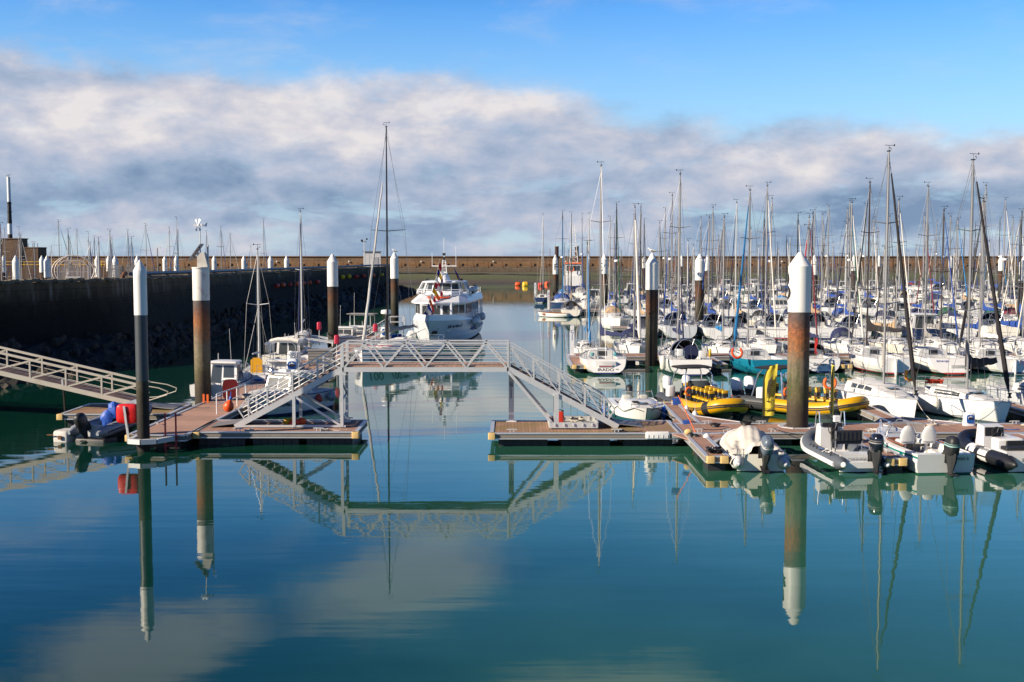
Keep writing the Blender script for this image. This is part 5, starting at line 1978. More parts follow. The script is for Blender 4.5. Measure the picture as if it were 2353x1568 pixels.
# ------------------------------------------------------------------ inflatables
def rib(P, label, loc, rz=0.0, group=None, name='inflatable_boat', tilt=0.0):
    """inflatable with U-shaped tube, vee floor, transom; P gives sizes and colours"""
    g = P.get
    L, B, r = g('L', 5.5), g('B', 2.2), g('r', .26)
    o = thing(name, label, 'inflatable boat', loc, rz, group)
    if tilt:
        o.rotation_euler = (tilt, 0, rz)
    hw = B / 2 - r
    zb = g('z', .36)
    pts, n = [], 9
    yst = -L / 2
    port = [(-hw, yst + (L * .60) * i / n, zb) for i in range(n + 1)]
    arc = []
    m = 7
    y1 = yst + L * .60
    for i in range(1, m):
        a = math.pi / 2 * i / m
        arc.append((-hw * math.cos(a) ** g('bowp', .75), y1 + (L * .40 - r) * math.sin(a), zb + g('rise', .30) * (math.sin(a)) ** 2.2))
    bow = [(0, L / 2 - r, zb + g('rise', .30))]
    path = port + arc + bow + [(-x, y, z) for x, y, z in arc[::-1]] + [(-x, y, z) for x, y, z in port[::-1]]
    cone = [(-hw, yst - .42, zb), (-hw, yst - .34, zb)]
    path = cone + path + [(-x, y, z) for x, y, z in cone[::-1]]
    k = len(path)
    rs = [r] * k
    rs[0], rs[1] = r * .30, r * .42
    rs[-1], rs[-2] = r * .30, r * .42
    slots = g('slots')
    mi = 0
    if slots:
        mi = []
        for i in range(k - 1):
            s_ = min(i, k - 2 - i) / ((k - 2) / 2)
            sl_ = 0
            for th, q in slots:
                if s_ >= th:
                    sl_ = q
            mi.append(sl_)
    tb = MB()
    tb.tube(path, rs, 14, mi)
    t = tb.build('tube', g('tubes', [GREYHULL]), o, smooth=60)
    # rubbing strake along the outside
    st = MB()
    for dz in g('strakes', (0.0,)):
        pp = []
        for i in range(2, k - 2):
            p, q = Vector(path[i - 1]), Vector(path[i + 1])
            nrm = Vector((q.y - p.y, p.x - q.x, 0)).normalized() * -1
            cc = math.sqrt(max(0, 1 - dz * dz))
            pp.append(Vector(path[i]) + nrm * r * cc + ZU * (dz * r))
        st.tube(pp, g('strk', .035), 5)
    st.build('rubbing_strake', g('strakem', RUBBER), t)
    if g('cones'):
        cm = MB()
        for sx in (-1, 1):
            cm.lathe([(r * .44, 0), (r * .34, .09), (r * .18, .15), (1e-4, .17)], 12, Matrix.Translation((sx * hw, yst - .36, zb)) @ Matrix.Rotation(R(90), 4, 'X'))
        cm.build('cone_cap', g('cones'), t)
    if g('lines'):
        lm = MB()
        nn = 7
        for sx in (-1, 1):
            for i in range(nn):
                a, b = yst + L * .08 + L * .55 * i / nn, yst + L * .08 + L * .55 * (i + .9) / nn
                lm.tube([(sx * (hw + r * .25), a, zb + r * .98), (sx * (hw + r * .75), (a + b) / 2, zb + r * .78), (sx * (hw + r * .25), b, zb + r * .98)], .014, 4)
        lm.build('grab_line', g('lines'), t)
    hl = MB()
    rows = []
    for i in range(9):
        s = i / 8
        y = yst + .05 + (L - .45) * s
        w = hw * (1 if s < .55 else math.cos((s - .55) / .45 * math.pi / 2) ** .8)
        z0 = zb - r * .35 + g('rise', .3) * max(0, s - .6) / .4 * .8
        kz = -.30 + .45 * s ** 3
        rows.append([(-w - .03, y, z0), (-w * .7, y, z0 * .3 - .1 + .3 * s ** 3), (0, y, kz), (w * .7, y, z0 * .3 - .1 + .3 * s ** 3), (w + .03, y, z0)])
    hl.grid(rows[::-1])
    hl.grid([[(-hw * (1 if i < 5 else .8 - .2 * (i - 5)), yst + .05 + (L - .75) * i / 8, zb - r * .30 + (.0 if i < 6 else .1 * (i - 5))), (hw * (1 if i < 5 else .8 - .2 * (i - 5)), yst + .05 + (L - .75) * i / 8, zb - r * .30 + (.0 if i < 6 else .1 * (i - 5)))] for i in range(9)][::-1])
    hl.build('hull', g('hull', WHITE), o, smooth=40)
    tr = MB()
    tr.box((0, yst + .06, zb - .02), (2 * hw, .08, .62))
    tr.build('transom', g('trm', WHITE), o, smooth=0)
    return o, hw, zb, yst


def seat_pod(parent, x, y, z, m, mb_=None, w=.34, d=.55, h=.52):
    """jockey seat: pod, saddle and back rest"""
    b = MB()
    b.box((x, y, z + h * .42), (w * .7, d, h * .84), 0, taper=.85).box((x, y + d * .51, z + h * .4), (w * .5, .02, h * .5), 1)
    b.rbox((x, y + .02, z + h * .93), (w, d * .95, h * .18), .06, 1)
    b.bar((x, y - d * .46, z + h), (x, y - d * .56, z + h * 1.75), .05, .05, 0)
    b.rbox((x, y - d * .52, z + h * 1.45), (w * .92, .12, h * .42), .05, 0)
    b.rbox((x, y - d * .53, z + h * 1.80), (w * .95, .13, h * .30), .05, 1)
    return b.build('jockey_seat', [BLACK, m], parent)
# ================================================================== FERRY
def build_ferry():
    o = thing('ferry', 'white two-deck passenger ferry dressed with signal flags, bow towards the footbridge', 'ferry', (-6.5, 114.0, 0), math.pi - .09)
    FW = mat('ferry_white', (.74, .76, .78), .35, var=.05, coat=.2, stain=(.5, .45, .38), sa=.2)
    FH = mat('ferry_hull_grey_white', (.60, .63, .66), .40, var=.06, coat=.15, stain=(.4, .33, .25), sa=.22)
    FB_ = mat('ferry_fender_blue', (.02, .07, .26), .5, var=.15)
    h = Hull(20.0, 5.5, 2.05, .93, 1.5, 0.0, 2.5, .30, p=4.5, rise=.1)
    h.mesh('hull', [FH, FH, ANTIFOUL], o, n=22, boot=(.10, .22))
    # white bulwark sweeping up round the bow
    mb = MB()
    for sd in (-1, 1):
        a = h.rail_line(.50, .998, .0, 0, 16, sd)
        hgt = [.10 + .42 * min(1, max(0, (i - 1) / 9)) ** 1.5 for i in range(17)]
        rows = [[p, p + Vector((-sd * .10, 0, hg)), p + Vector((-sd * .18, 0, hg)), p + Vector((-sd * .10, 0, -.05))] for p, hg in zip(a, hgt)]
        mb.grid(rows if sd < 0 else rows[::-1])
    mb.build('bulwark', FW, o)
    mb = MB()
    n = 20
    rows = [[(-h.b(t) * .99, h.yy(t), h.zs(t) - .06), (h.b(t) * .99, h.yy(t), h.zs(t) - .06)] for t in [i / n for i in range(n)]]
    mb.grid(rows[::-1])
    mb.build('deck', mat('ferry_deck', (.40, .42, .44), .7), o)
    mb = MB()
    a = h.rail_line(.02, .56, -.03, -.95, 10, -1)
    mb.tube(a, [.03] + [.12] * 9 + [.03], 6, sq=1.3)
    a = h.rail_line(.02, .56, -.03, -.95, 10, 1)
    mb.tube(a, [.03] + [.12] * 9 + [.03], 6, sq=1.3)
    mb.build('blue_rubbing_strake', FB_, o)
    # lower saloon: faceted front
    zb, zt = 2.0, 3.72
    plan = [(-2.35, -8.0), (2.35, -8.0), (2.35, 2.6), (1.45, 5.2), (-1.45, 5.2), (-2.35, 2.6)]
    mb = MB()
    mb.prism(plan, zb, zt)
    mb.build('saloon', FW, o, smooth=0)
    def wq(a, b, u0, u1, z0, z1, slant=0.0, off=.02):
        a, b = Vector((a[0], a[1], 0)), Vector((b[0], b[1], 0))
        nrm = Vector(((b - a).y, -(b - a).x, 0)).normalized() * off
        k = (b - a)
        return [a + k * u0 + ZU * z0 + nrm, a + k * u1 + ZU * z0 + nrm, a + k * (u1 + slant) + ZU * z1 + nrm, a + k * (u0 - slant) + ZU * z1 + nrm]
    panes = []
    P = plan
    for u in ((.06, .29, -.0), (.37, .63, 0), (.71, .94, 0)):
        panes.append(wq(P[3], P[4], u[0], u[1], 2.62, 3.45))
    for a, b in ((P[2], P[3]), (P[4], P[5])):
        panes.append(wq(a, b, .06, .48, 2.66, 3.45))
        panes.append(wq(a, b, .54, .94, 2.66, 3.45))
    for a, b in ((P[1], P[2]), (P[5], P[0])):
        for k in range(7):
            panes.append(wq(a, b, .03 + k * .138, .03 + k * .138 + .118, 2.55, 3.5))
    for q in panes:
        mb = MB()
        mb.add(q, [(0, 1, 2, 3)])
        mb.build('window', GLASS, o, smooth=0)
    # broad sloping visor roof
    mb = MB()
    eave = [(-2.75, -8.6), (2.75, -8.6), (2.75, 2.6), (2.1, 4.9), (0, 5.75), (-2.1, 4.9), (-2.75, 2.6)]
    lip = [(x * 1.0, y, 3.60) for x, y in eave]
    lip2 = [(x, y, 3.74) for x, y in eave]
    up = [(-2.55, -8.6, 4.30), (2.55, -8.6, 4.30), (2.25, 1.0, 4.34), (1.7, 2.1, 4.36), (0, 2.5, 4.38), (-1.7, 2.1, 4.36), (-2.25, 1.0, 4.34)]
    mb.grid([lip, lip2, up][::-1], closed=True)
    mb.add(lip, [tuple(reversed(range(7)))]).add(up, [tuple(range(7))])
    mb.build('visor_roof', FW, o, smooth=20)
    em = MB()
    def onroof(x, y):
        # front slope plane
        return 3.74 + (5.75 - y) / 3.25 * .64 + .012
    em.add([(-.9, 4.15, onroof(0, 4.15)), (.9, 4.15, onroof(0, 4.15)), (1.15, 3.35, onroof(0, 3.35)), (-1.15, 3.35, onroof(0, 3.35))][::-1], [(3, 2, 1, 0)])
    em.build('roof_emblem', mat('emblem_orange_red', (.62, .09, .03), .5), o, smooth=0)
    text('lettering', 'Ville du Havre II', .42, GLG, o, frame((0, 3.02, onroof(0, 3.02)), (-1, 0, 0), (0, -1, .197)), ext=.01)
    # wheelhouse
    base = [(-1.65, -1.6), (1.65, -1.6), (1.65, 1.0), (.95, 1.75), (-.95, 1.75), (-1.65, 1.0)]
    topw = [(-1.45, -1.5), (1.45, -1.5), (1.45, .55), (.85, 1.15), (-.85, 1.15), (-1.45, .55)]
    z0, z1 = 4.34, 5.42
    mb = MB()
    mb.grid([[(x, y, z1) for x, y in topw], [(x, y, z0) for x, y in base]], closed=True)
    mb.build('wheelhouse', FW, o, smooth=0)
    def wh(i, u0, u1, v0, v1):
        j = (i + 1) % 6
        A, B_ = Vector((*base[i], z0)), Vector((*base[j], z0))
        C_, D_ = Vector((*topw[j], z1)), Vector((*topw[i], z1))
        nrm = (B_ - A).cross(D_ - A).normalized() * .02
        f = lambda u, v: A.lerp(B_, u).lerp(D_.lerp(C_, u), v) + nrm
        return [f(u0, v0), f(u1, v0), f(u1, v1), f(u0, v1)]
    for i, u0, u1 in ((3, .03, .48), (3, .52, .97), (2, .08, .92), (4, .08, .92), (1, .06, .48), (1, .52, .94), (5, .06, .48), (5, .52, .94)):
        mb = MB()
        mb.add(wh(i, u0, u1, .30, .93), [(0, 1, 2, 3)])
        mb.build('wheelhouse_window', GLASS, o, smooth=0)
    mb = MB()
    rp = [(-2.0, -2.0), (2.0, -2.0), (2.0, .6), (1.3, 1.55), (0, 1.8), (-1.3, 1.55), (-2.0, .6)]
    mb.grid([[(x * k, (y + .2) * k - .2, z) for x, y in rp] for z, k in ((5.64, .75), (5.58, .96), (5.50, 1.0), (5.44, .98))], closed=True)
    mb.add([(x * .75, (y + .2) * .75 - .2, 5.64) for x, y in rp], [tuple(range(7))]).add([(x * .98, (y + .2) * .98 - .2, 5.44) for x, y in rp], [tuple(reversed(range(7)))])
    for sd in (-1, 1):
        mb.bar((sd * 1.95, .4, 5.48), (sd * 2.45, .9, 4.40), .10, .22)
        mb.bar((sd * 1.95, -1.6, 5.48), (sd * 2.3, -1.6, 4.40), .08, .18)
    mb.build('wheelhouse_roof', FW, o, smooth=20)
    # upper deck rail
    mb = MB()
    loop = [(-2.5, -8.4), (-2.45, 1.1), (-1.8, 2.3), (0, 2.75), (1.8, 2.3), (2.45, 1.1), (2.5, -8.4)]
    for dz in (.24, .46):
        mb.tube([(x, y, 4.36 + dz) for x, y in loop], .028, 5)
    for a, b in zip(loop, loop[1:]):
        k = max(1, int((Vector(b) - Vector(a)).length / 1.1))
        for i in range(k):
            p = Vector(a).lerp(Vector(b), i / k)
            mb.bar((p.x, p.y, 4.34), (p.x, p.y, 4.82), .035)
    mb.build('upper_rail', FW, o)
    # side gallery posts aft
    for sd in (-1, 1):
        for y in (-.5, -2.6, -4.8, -7.0, -8.4):
            mb = MB()
            mb.bar((sd * 2.62, y - .3, 3.66), (sd * 2.68, y + .25, 2.05), .09)
            mb.build('gallery_post', FW, o, smooth=0)
        mb = MB()
        l = [(sd * 2.66, y, 2.72) for y in (.4, -2, -5, -8.6)]
        mb.tube(l, .03, 5).tube([(x, y, 2.4) for x, y, z in l], .025, 5)
        for i in range(12):
            mb.bar((sd * 2.66, .3 - .8 * i, 2.05), (sd * 2.66, .3 - .8 * i, 2.72), .035)
        mb.build('side_rail', FW, o)
    # mast
    mb = MB()
    mb.lathe([(.62, 5.6), (.55, 5.9), (.36, 6.25), (.34, 6.32)], 10, Matrix.Translation((0, .1, 0)))
    mb.build('mast_base', FW, o)
    mb = MB()
    for x in (-.22, .22):
        mb.bar((x * 1.2, 0, 6.2), (x * .55, 0, 7.6), .07)
    for i in range(8):
        z = 6.3 + .17 * i
        mb.bar((-.25 + .008 * i, 0, z), (.25 - .008 * i, 0, z), .035)
    mb.bar((-1.2, 0, 7.02), (1.2, 0, 7.02), .08)
    mb.bar((0, 0, 7.5), (0, 0, 8.05), .10)
    mb.tube([(0, 0, 8), (0, 0, 9.7)], .022, 4).tube([(-1.15, 0, 7.0), (-1.15, 0, 8.9)], .02, 4).tube([(1.15, 0, 7.0), (1.15, 0, 8.3)], .02, 4)
    mb.build('signal_mast', FW, o, smooth=0)
    mb = MB()
    mb.box((0, 0, 7.75), (.2, .2, .3)).box((0, 0, 8.15), (.26, .26, .22)).box((-1.7, .2, 5.72), (.3, .2, .16)).box((1.6, .2, 5.72), (.3, .2, .16))
    mb.build('navigation_light', BLACK, o, smooth=0)
    mb = MB()
    mb.box((.15, .45, 6.42), (.85, .16, .12)).box((.15, .45, 6.3), (.22, .22, .14))
    mb.build('radar_scanner', FW, o, smooth=0)
    # port bow and starboard bow names
    for sd in (-1, 1):
        t, z = .80, 1.62
        p0, p1 = h.pt(t - .05, .99, z, sd), h.pt(t + .05, .99, z, sd)
        pu = h.pt(t, .995, z + .2, sd) - h.pt(t, .98, z - .2, sd)
        xd = (p1 - p0) if sd > 0 else (p0 - p1)
        xd = xd
        c = h.pt(t, 1.0, z, sd)
        fr_ = frame(c, -xd if False else xd, pu)
        nz = Vector((fr_[0][2], fr_[1][2], fr_[2][2]))
        fr_.translation = c + nz * (.06 if nz.x * sd > 0 else -.06)
        text('lettering', 'Ville du Havre II', .46, GLG, o, fr_, shear=.25, ext=.01)
    mb = MB()
    for sd in (-1, 1):
        for t in (.28, .36, .44, .52):
            p = h.pt(t, .985, 1.25, sd)
            mb.box((p.x + sd * .01, p.y, p.z), (.08, .38, .16))
    mb.each('porthole', DARKIN, o, smooth=0)
    mb = MB()
    p = h.pt(.955, .9, 1.30, -1)
    mb.box((p.x * .55, p.y + .12, 1.30), (.75, .5, .10)).box((p.x * .55, p.y + .25, 1.15), (.22, .35, .36)).ball((p.x * .55 - .3, p.y + .25, 1.22), .16, 8, 5).ball((p.x * .55 + .3, p.y + .25, 1.22), .16, 8, 5)
    mb.build('anchor', BLACK, o)
    mb = MB()
    p = h.pt(.86, .995, 1.15, -1)
    mb.ball((p.x, p.y, p.z), .15, 10, 6, sc=(.5, 1, 1))
    p = h.pt(.93, .995, 1.55, -1)
    mb.ball((p.x, p.y, p.z), .13, 10, 6, sc=(.5, 1.5, .7))
    mb.build('bow_fitting', FW, o)
    return o, h


ferry, fh = build_ferry()
FM = ferry.matrix_basis.copy()
FM = Matrix.Translation(ferry.location) @ Matrix.Rotation(math.pi - .09, 4, 'Z')
for i, (t, z, ln, r) in enumerate(((.55, 1.75, .75, .40), (.47, 1.5, 1.15, .21), (.38, 1.6, 1.15, .21), (.20, 1.9, .75, .30))):
    p = FM @ (fh.pt(t, 1.0, z, -1) + Vector((-r - .02, 0, 0)))
    fender(p.x, p.y, p.z, ('round white fender below the ferry windows', 'first long white fender hanging amidships on the ferry side', 'second long white fender hanging amidships on the ferry side', 'round fender at the ferry stern quarter')[i], ln, r, rope=.5)
p = FM @ (fh.pt(.80, 1.0, .6, 1) + Vector((.55, 0, 0)))
fender(p.x, p.y, .55, 'large white fender squeezed between ferry bow and walkway', 1.2, .48, rope=.8)

FLC = [mat('flag_' + n, c, .8, var=.08) for n, c in (('red', (.52, .03, .03)), ('yellow', (.72, .52, .03)), ('blue', (.03, .05, .30)), ('white', (.72, .72, .72)), ('orange', (.70, .20, .02)))]


def flag_string(label, a, b, seq, sag, seed, sz=.75):
    o = thing('flag_string', label, 'signal flags', a, 0, 'signal flag strings on the ferry')
    rnd = random.Random(seed)
    d = Vector(b) - Vector(a)
    n = len(seq)
    pts = [d * (i / 14) + ZU * (-sag * 4 * (i / 14) * (1 - i / 14)) for i in range(15)]
    mb = MB()
    mb.tube(pts, .014, 4)
    mb.build('halyard', ROPE, o)
    for k, (c0, c1) in enumerate(seq):
        s = (k + .4) / n
        p = d * s + ZU * (-sag * 4 * s * (1 - s))
        p2 = d * (s + .75 / n) + ZU * (-sag * 4 * (s + .75 / n) * (1 - s - .75 / n))
        mb = MB()
        w = Vector((rnd.uniform(.15, .38), rnd.uniform(-.15, .1), -.22)) * sz
        rows = []
        for i in range(6):
            q = w * (i / 5) * 1.7 + Vector((0, .06 * math.sin(i * 1.9 + k), -.02 * i * i * sz))
            rows.append([p + q, p.lerp(p2, .5) + q, p2 + q])
        mb.grid(rows, [c0, c0, c1, c1, c0] if k % 2 else [c0, c0, c0, c1, c1])
        mb.grid([r[::-1] for r in rows], [c0, c0, c1, c1, c0] if k % 2 else [c0, c0, c0, c1, c1])
        mb.build('flag', FLC, o, smooth=0)
    return o


flag_string('signal flags strung from the ferry mast down to its bow', FM @ Vector((.35, .3, 7.7)), FM @ Vector((.5, 9.0, 2.9)), [(0, 3), (2, 1), (3, 0), (0, 3), (1, 4), (3, 0), (4, 0), (2, 2), (3, 0), (2, 3)], .55, 4, 1.25)
flag_string('signal flags strung from the ferry mast to its upper deck', FM @ Vector((-.3, -.1, 7.9)), FM @ Vector((-1.8, -1.2, 5.3)), [(3, 2), (1, 0), (2, 3), (0, 4), (0, 1)], .1, 9, 1.45)
lb = thing('life_raft_boat', 'small white tender stowed on the upper deck of the ferry', 'tender', FM @ Vector((-2.45, -3.2, 4.42)), math.pi - .09)
mb = MB()
mb.ball((0, 0, .30), .62, 14, 8, sc=(.75, 1.7, .62))
mb.build('tender_hull', WHITE, lb)
mb = MB()
mb.rbox((0, 0, .62), (.5, 1.2, .25), .1).box((0, -.8, .12), (.2, .2, .45)).box((0, .8, .12), (.2, .2, .45))
mb.build('tender_seat', BLACK, lb)

# boarding stairs by the ferry
bs = thing('boarding_stairs', 'aluminium boarding steps with railings between walkway and ferry', 'stairs', (-11.2, 101.0, DK))
mb = MB()
for k in range(6):
    mb.box((.35 * k - 1.2, 0, .12 + .22 * k), (.36, 1.1, .05))
mb.box((1.35, 0, 1.32), (1.2, 1.3, .06))
mb.build('treads', GALV, bs, smooth=0)
mb = MB()
for y in (-.6, .6):
    mb.bar((-1.4, y, 0), (.8, y, 1.35), .06, .14)
    mb.tube([(-1.35, y, .95), (.8, y, 2.25), (2.0, y, 2.25), (2.0, y, 1.3)], .028, 5)
    mb.tube([(-1.35, y, .5), (.8, y, 1.8), (2.0, y, 1.8)], .022, 5)
    for x in (-1.3, -.3, .8, 1.95):
        z = max(0, min(1.3, (x + 1.4) * .61))
        mb.tube([(x, y, z), (x, y, z + .95)], .025, 5)
    mb.bar((1.9, y, 0), (1.9, y, 1.3), .06).bar((.8, y, 0), (.8, y, 1.3), .06)
mb.build('railing', GALV, bs)
o = thing('wheel_barrow_cover', 'blue tarpaulin bundle lying beside the ferry boarding steps', 'tarpaulin', (-10.1, 103.2, DK))
mb = MB()
mb.ball((0, 0, .32), .62, 10, 6, sc=(1.3, .8, .62))
mb.build('bundle', RBLUE, o)

# ================================================================== YACHTS: left walkway side
WLK = None
# Class racing yacht with sponsor marks
RY = dict(L=11.6, B=4.3, fb=1.15, tr=.96, rake=.08, rt=.25, fine=3.4, h=17.5, hull=mat('racing_hull_white', (.72, .73, .74), .3, var=.05, stain=(.5, .5, .48), sa=.15), stripe=NAVYSTRIPE, cover=GREYC, jib=None, mm=mat('carbon_black', (.012, .013, .015), .3, var=.1), c0=.34, c1=.72, ch=.5, cwf=.52, win=(.1, .5), spars=1, bl=5.2, open=True, tm=.60, cw=.62)
ry, ryh, rym = sailboat(RY, 'wide white racing yacht numbered 100 with tall black mast behind the footbridge', (-8.95, 89.8, 0), math.pi - .30)
SPN = mat('sponsor_navy', (.02, .035, .12), .4)


def hull_text(parent, h, body, t, z, sz, m, sd, xf=1.0, shear=0.0, off=.03):
    p0, p1 = h.pt(t - .03, xf, z, sd), h.pt(t + .03, xf, z, sd)
    pu = h.pt(t, xf, z + .1, sd) - h.pt(t, xf * .985, z - .1, sd)
    xd = (p1 - p0) if sd > 0 else (p0 - p1)
    f = frame(h.pt(t, xf, z, sd), xd, pu)
    nz = Vector((f[0][2], f[1][2], f[2][2]))
    f.translation = f.translation + nz * (off if nz.x * sd > 0 else -off)
    return text('lettering', body, sz, m, parent, f, shear=shear, ext=.006)


hull_text(ry, ryh, '100', .93, .62, .85, SPN, -1)
hull_text(ry, ryh, '100', .93, .62, .85, SPN, 1)
hull_text(ry, ryh, '100', .79, .70, .70, SPN, -1)
hull_text(ry, ryh, 'UMEP', .70, .84, .32, SPN, -1)
hull_text(ry, ryh, 'VEEECycling', .58, .50, .36, GLG, -1)
hull_text(ry, ryh, 'SNEADER', .38, .50, .36, GLG, -1)
mb = MB()
for t, w_, m_ in ((.52, .5, 0), ):
    p = ryh.pt(t, 1, .85, -1)
    mb.box((p.x - .0, p.y, p.z), (.06, .6, .36))
mb.build('green_mark', mat('sponsor_green', (.02, .30, .05), .5), ry, smooth=0)
mb = MB()
for i in range(5):
    mb.box((-1.0 + .5 * i, 3.1 + .25 * (i % 2), 1.45), (.34, .9, .012))
o = mb.build('deck_marks', mat('sponsor_red', (.55, .02, .05), .5), ry, smooth=0)
# its white hoisted roll leaning to the masthead
fo0, fo1 = Vector((0, 5.7, 1.4)), Vector((0, 1.9, 13.4))
mb = MB()
d = fo1 - fo0
mb.tube([fo0 + d * (i / 18) + Vector((.015 * math.sin(i * 2.1), 0, 0)) for i in range(19)], [.05] + [.125 - .0045 * i for i in range(17)] + [.03], 7)
mb.build('rolled_foresail', mat('sail_roll_grey_white', (.44, .43, .41), .85, var=.15), ry)

LW = [
    (dict(L=6.2, B=2.35, fb=.78, tr=.68, h=8.4, spars=1, cover=None, jib=None, mm=GALV, ch=.34, wins=2, bl=2.6, door=mat('panel_yellow_orange', (.80, .38, .01), .5), lines=True), 'small white yacht with a bright yellow-orange companionway panel', (-15.9, 74.2, 0), R(4), 0),
    (dict(L=9.0, B=1.5, fb=1.05, tr=.5, h=11.6, spars=1, cover=None, jib=NAVY, mm=GALV, ch=.5, cwf=.9, c0=.30, c1=.86, win=(.30, .62), wins=1, bl=3.0, fine=1.9), 'white trimaran with outrigger floats and blue spiral-striped foresail', (-17.6, 99.6, 0), R(186), 1),
]
for P, lbl, loc, rzv, kind in LW:
    o, h, m = sailboat(P, lbl, loc, rzv)
    if kind == 1:
        for sx in (-1, 1):
            fh2 = Hull(6.6, .62, .72, .45, .5, 0, 1.8)
            so = fh2.mesh('outrigger_float', [WHITE, WHITE, ANTIFOUL], o)
            so.location = (sx * 2.7, .4, .03)
            dk = MB()
            dk.grid([[(-fh2.b(t), fh2.yy(t), fh2.zs(t)), (fh2.b(t), fh2.yy(t), fh2.zs(t))] for t in [i / 10 for i in range(11)]][::-1])
            q = dk.build('float_deck', WHITE, so)
        cb = MB()
        for y in (2.2, -1.4):
            cb.grid([[(-2.9 + 5.8 * i / 8, y - .34, .72 + .40 * math.sin(math.pi * i / 8)), (-2.9 + 5.8 * i / 8, y + .34, .72 + .40 * math.sin(math.pi * i / 8)), (-2.9 + 5.8 * i / 8, y + .34, .86 + .40 * math.sin(math.pi * i / 8)), (-2.9 + 5.8 * i / 8, y - .34, .86 + .40 * math.sin(math.pi * i / 8))] for i in range(9)], closed=True)
        cb.grid([[(x, y, .88) for x in (-2.6, -.6)] for y in (-1.6, 2.4)][::-1])
        cb.grid([[(x, y, .88) for x in (.6, 2.6)] for y in (-1.6, 2.4)][::-1])
        cb.build('cross_beam', WHITE, o)

# boats with engines on the left
o, h = motorboat(dict(L=5.9, B=2.3, fb=.80, c0=.34, c1=.66, ch=1.05, ob=mat('cowl_silver', (.42, .44, .46), .3, metal=.4), obs=.95, nside=1, cd=.35, wz=.30, frake=.75, arake=.25), 'white pilothouse motorboat with silver outboard beside the rusty instrument pile', (-16.55, 69.0, 0), R(-9), 'motorboats along the left walkway')
hull_text(o, h, 'M5 LHB', .62, .52, .26, GLY, 1)
fb_, h = motorboat(dict(L=5.9, B=2.45, fb=1.0, c0=.28, c1=.60, ch=.98, hull=mat('fishing_hull_white', (.62, .63, .60), .45, var=.1, stain=(.4, .34, .26), sa=.3), cabm=CREAM, nside=2, strake=NAVYSTRIPE, boot=(.04, .14), stripe=NAVYSTRIPE, frake=.45, cd=.3, glassaft=False), 'small cabin fishing boat lettered LH 390463 behind the left footbridge stair', (-11.75, 60.3, 0), math.pi - R(28), 'motorboats along the left walkway')
hull_text(fb_, h, 'LH 390463', .72, .58, .30, GLY, -1, shear=.2)
mb = MB()
for x, y, sz_ in ((-.5, -.6, .36), (.1, -.4, .42), (.5, -.75, .30), (-.1, -1.0, .3)):
    mb.rbox((x, y, 1.95 + sz_ * .3), (sz_ * 1.3, sz_ * 1.1, sz_ * .6), .08)
mb.build('roof_locker', WHITE, fb_)
mb = MB()
for y in (-1.3, .3):
    mb.tube([(-.85, y, 1.92), (-.85, y, 2.08), (.85, y, 2.08), (.85, y, 1.92)], .02, 5)
mb.tube([(-.85, -1.3, 2.08), (-.85, .3, 2.08)], .02, 5).tube([(.85, -1.3, 2.08), (.85, .3, 2.08)], .02, 5)
mb.lathe([(.17, 0), (.19, .05), (.05, .16)], 10, Matrix.Translation((.4, .25, 2.15)) @ Matrix.Rotation(R(-70), 4, 'X'))
mb.build('roof_rack', STEEL, fb_)
FT = Matrix.Translation(fb_.location) @ Matrix.Rotation(math.pi - R(28), 4, 'Z')
for i, (t, mm_, r, lb2) in enumerate(((.30, BUOYR, .20, 'red ball fender on the fishing boat side'), (.12, mat('fender_grey', (.30, .30, .31), .5), .24, 'grey ball fender at the fishing boat stern'), (.55, BLUEP, .17, 'blue drum fender on the fishing boat side'))):
    p = FT @ (h.pt(t, 1.0, .62, -1) + Vector((-r - .03, 0, 0)))
    fender(p.x, p.y, .68, lb2, r * 2.1, r, mm_, rope=.3)

o, h = motorboat(dict(L=5.2, B=2.1, fb=.72, c0=.44, c1=.60, ch=.42, frake=.3, nside=1, glassaft=False, ob=BLACK, obs=.8, ant=.5), 'low white open motorboat with black outboard between the yellow-panel yacht and arch inflatable', (-15.2, 77.4, 0), R(-6), 'motorboats along the left walkway')
o, h = motorboat(dict(L=6.4, B=2.4, fb=.85, c0=.36, c1=.64, ch=.85, frake=.8, hull=CREAM, nside=2, ant=1.4), 'cream cabin motorboat moored beyond the white inflatable on the left walkway', (-16.4, 88.5, 0), R(-10), 'motorboats along the left walkway')

# white tube boat with arch, blue workboat, blue inflatable
o, hw, zb, yst = rib(dict(L=5.8, B=2.3, r=.28, tubes=[mat('tube_white', (.70, .70, .68), .5, var=.08)], hull=WHITE, lines=None), 'white inflatable with steering console and folded cream canopy arch', (-15.0, 82.2, 0), R(-12), 'inflatables along the left walkway')
mb = MB()
mb.rbox((0, -.3, .85), (.8, .7, 1.0), .1).rbox((0, -1.6, .6), (1.2, .6, .6), .1)
mb.build('console', WHITE, o)
wheel(o, -.75, 1.25, .22)
mb = MB()
for y in (-2.2, -1.7):
    mb.tube([(-.95, y, .5), (-.9, y - .1, 2.0), (-.6, y - .1, 2.2), (.6, y - .1, 2.2), (.9, y - .1, 2.0), (.95, y, .5)], .035, 6)
mb.build('arch', STEEL, o)
mb = MB()
mb.tube([(-1.0, -1.9, 2.22), (-.5, -1.9, 2.34), (.5, -1.9, 2.34), (1.0, -1.9, 2.22)], .14, 7)
mb.build('folded_canopy', SAILW, o)
outboard(o, (0, yst - .25, .42), NAVYHULL, .9)
o, hw, zb, yst = rib(dict(L=4.2, B=1.9, r=.25, tubes=[mat('tube_blue', (.02, .10, .34), .5)], hull=GREYHULL), 'blue inflatable with a large black engine lying beyond the white one', (-14.0, 91.5, 0), R(178), 'inflatables along the left walkway')
outboard(o, (0, yst - .2, .5), BLACK, 1.15)
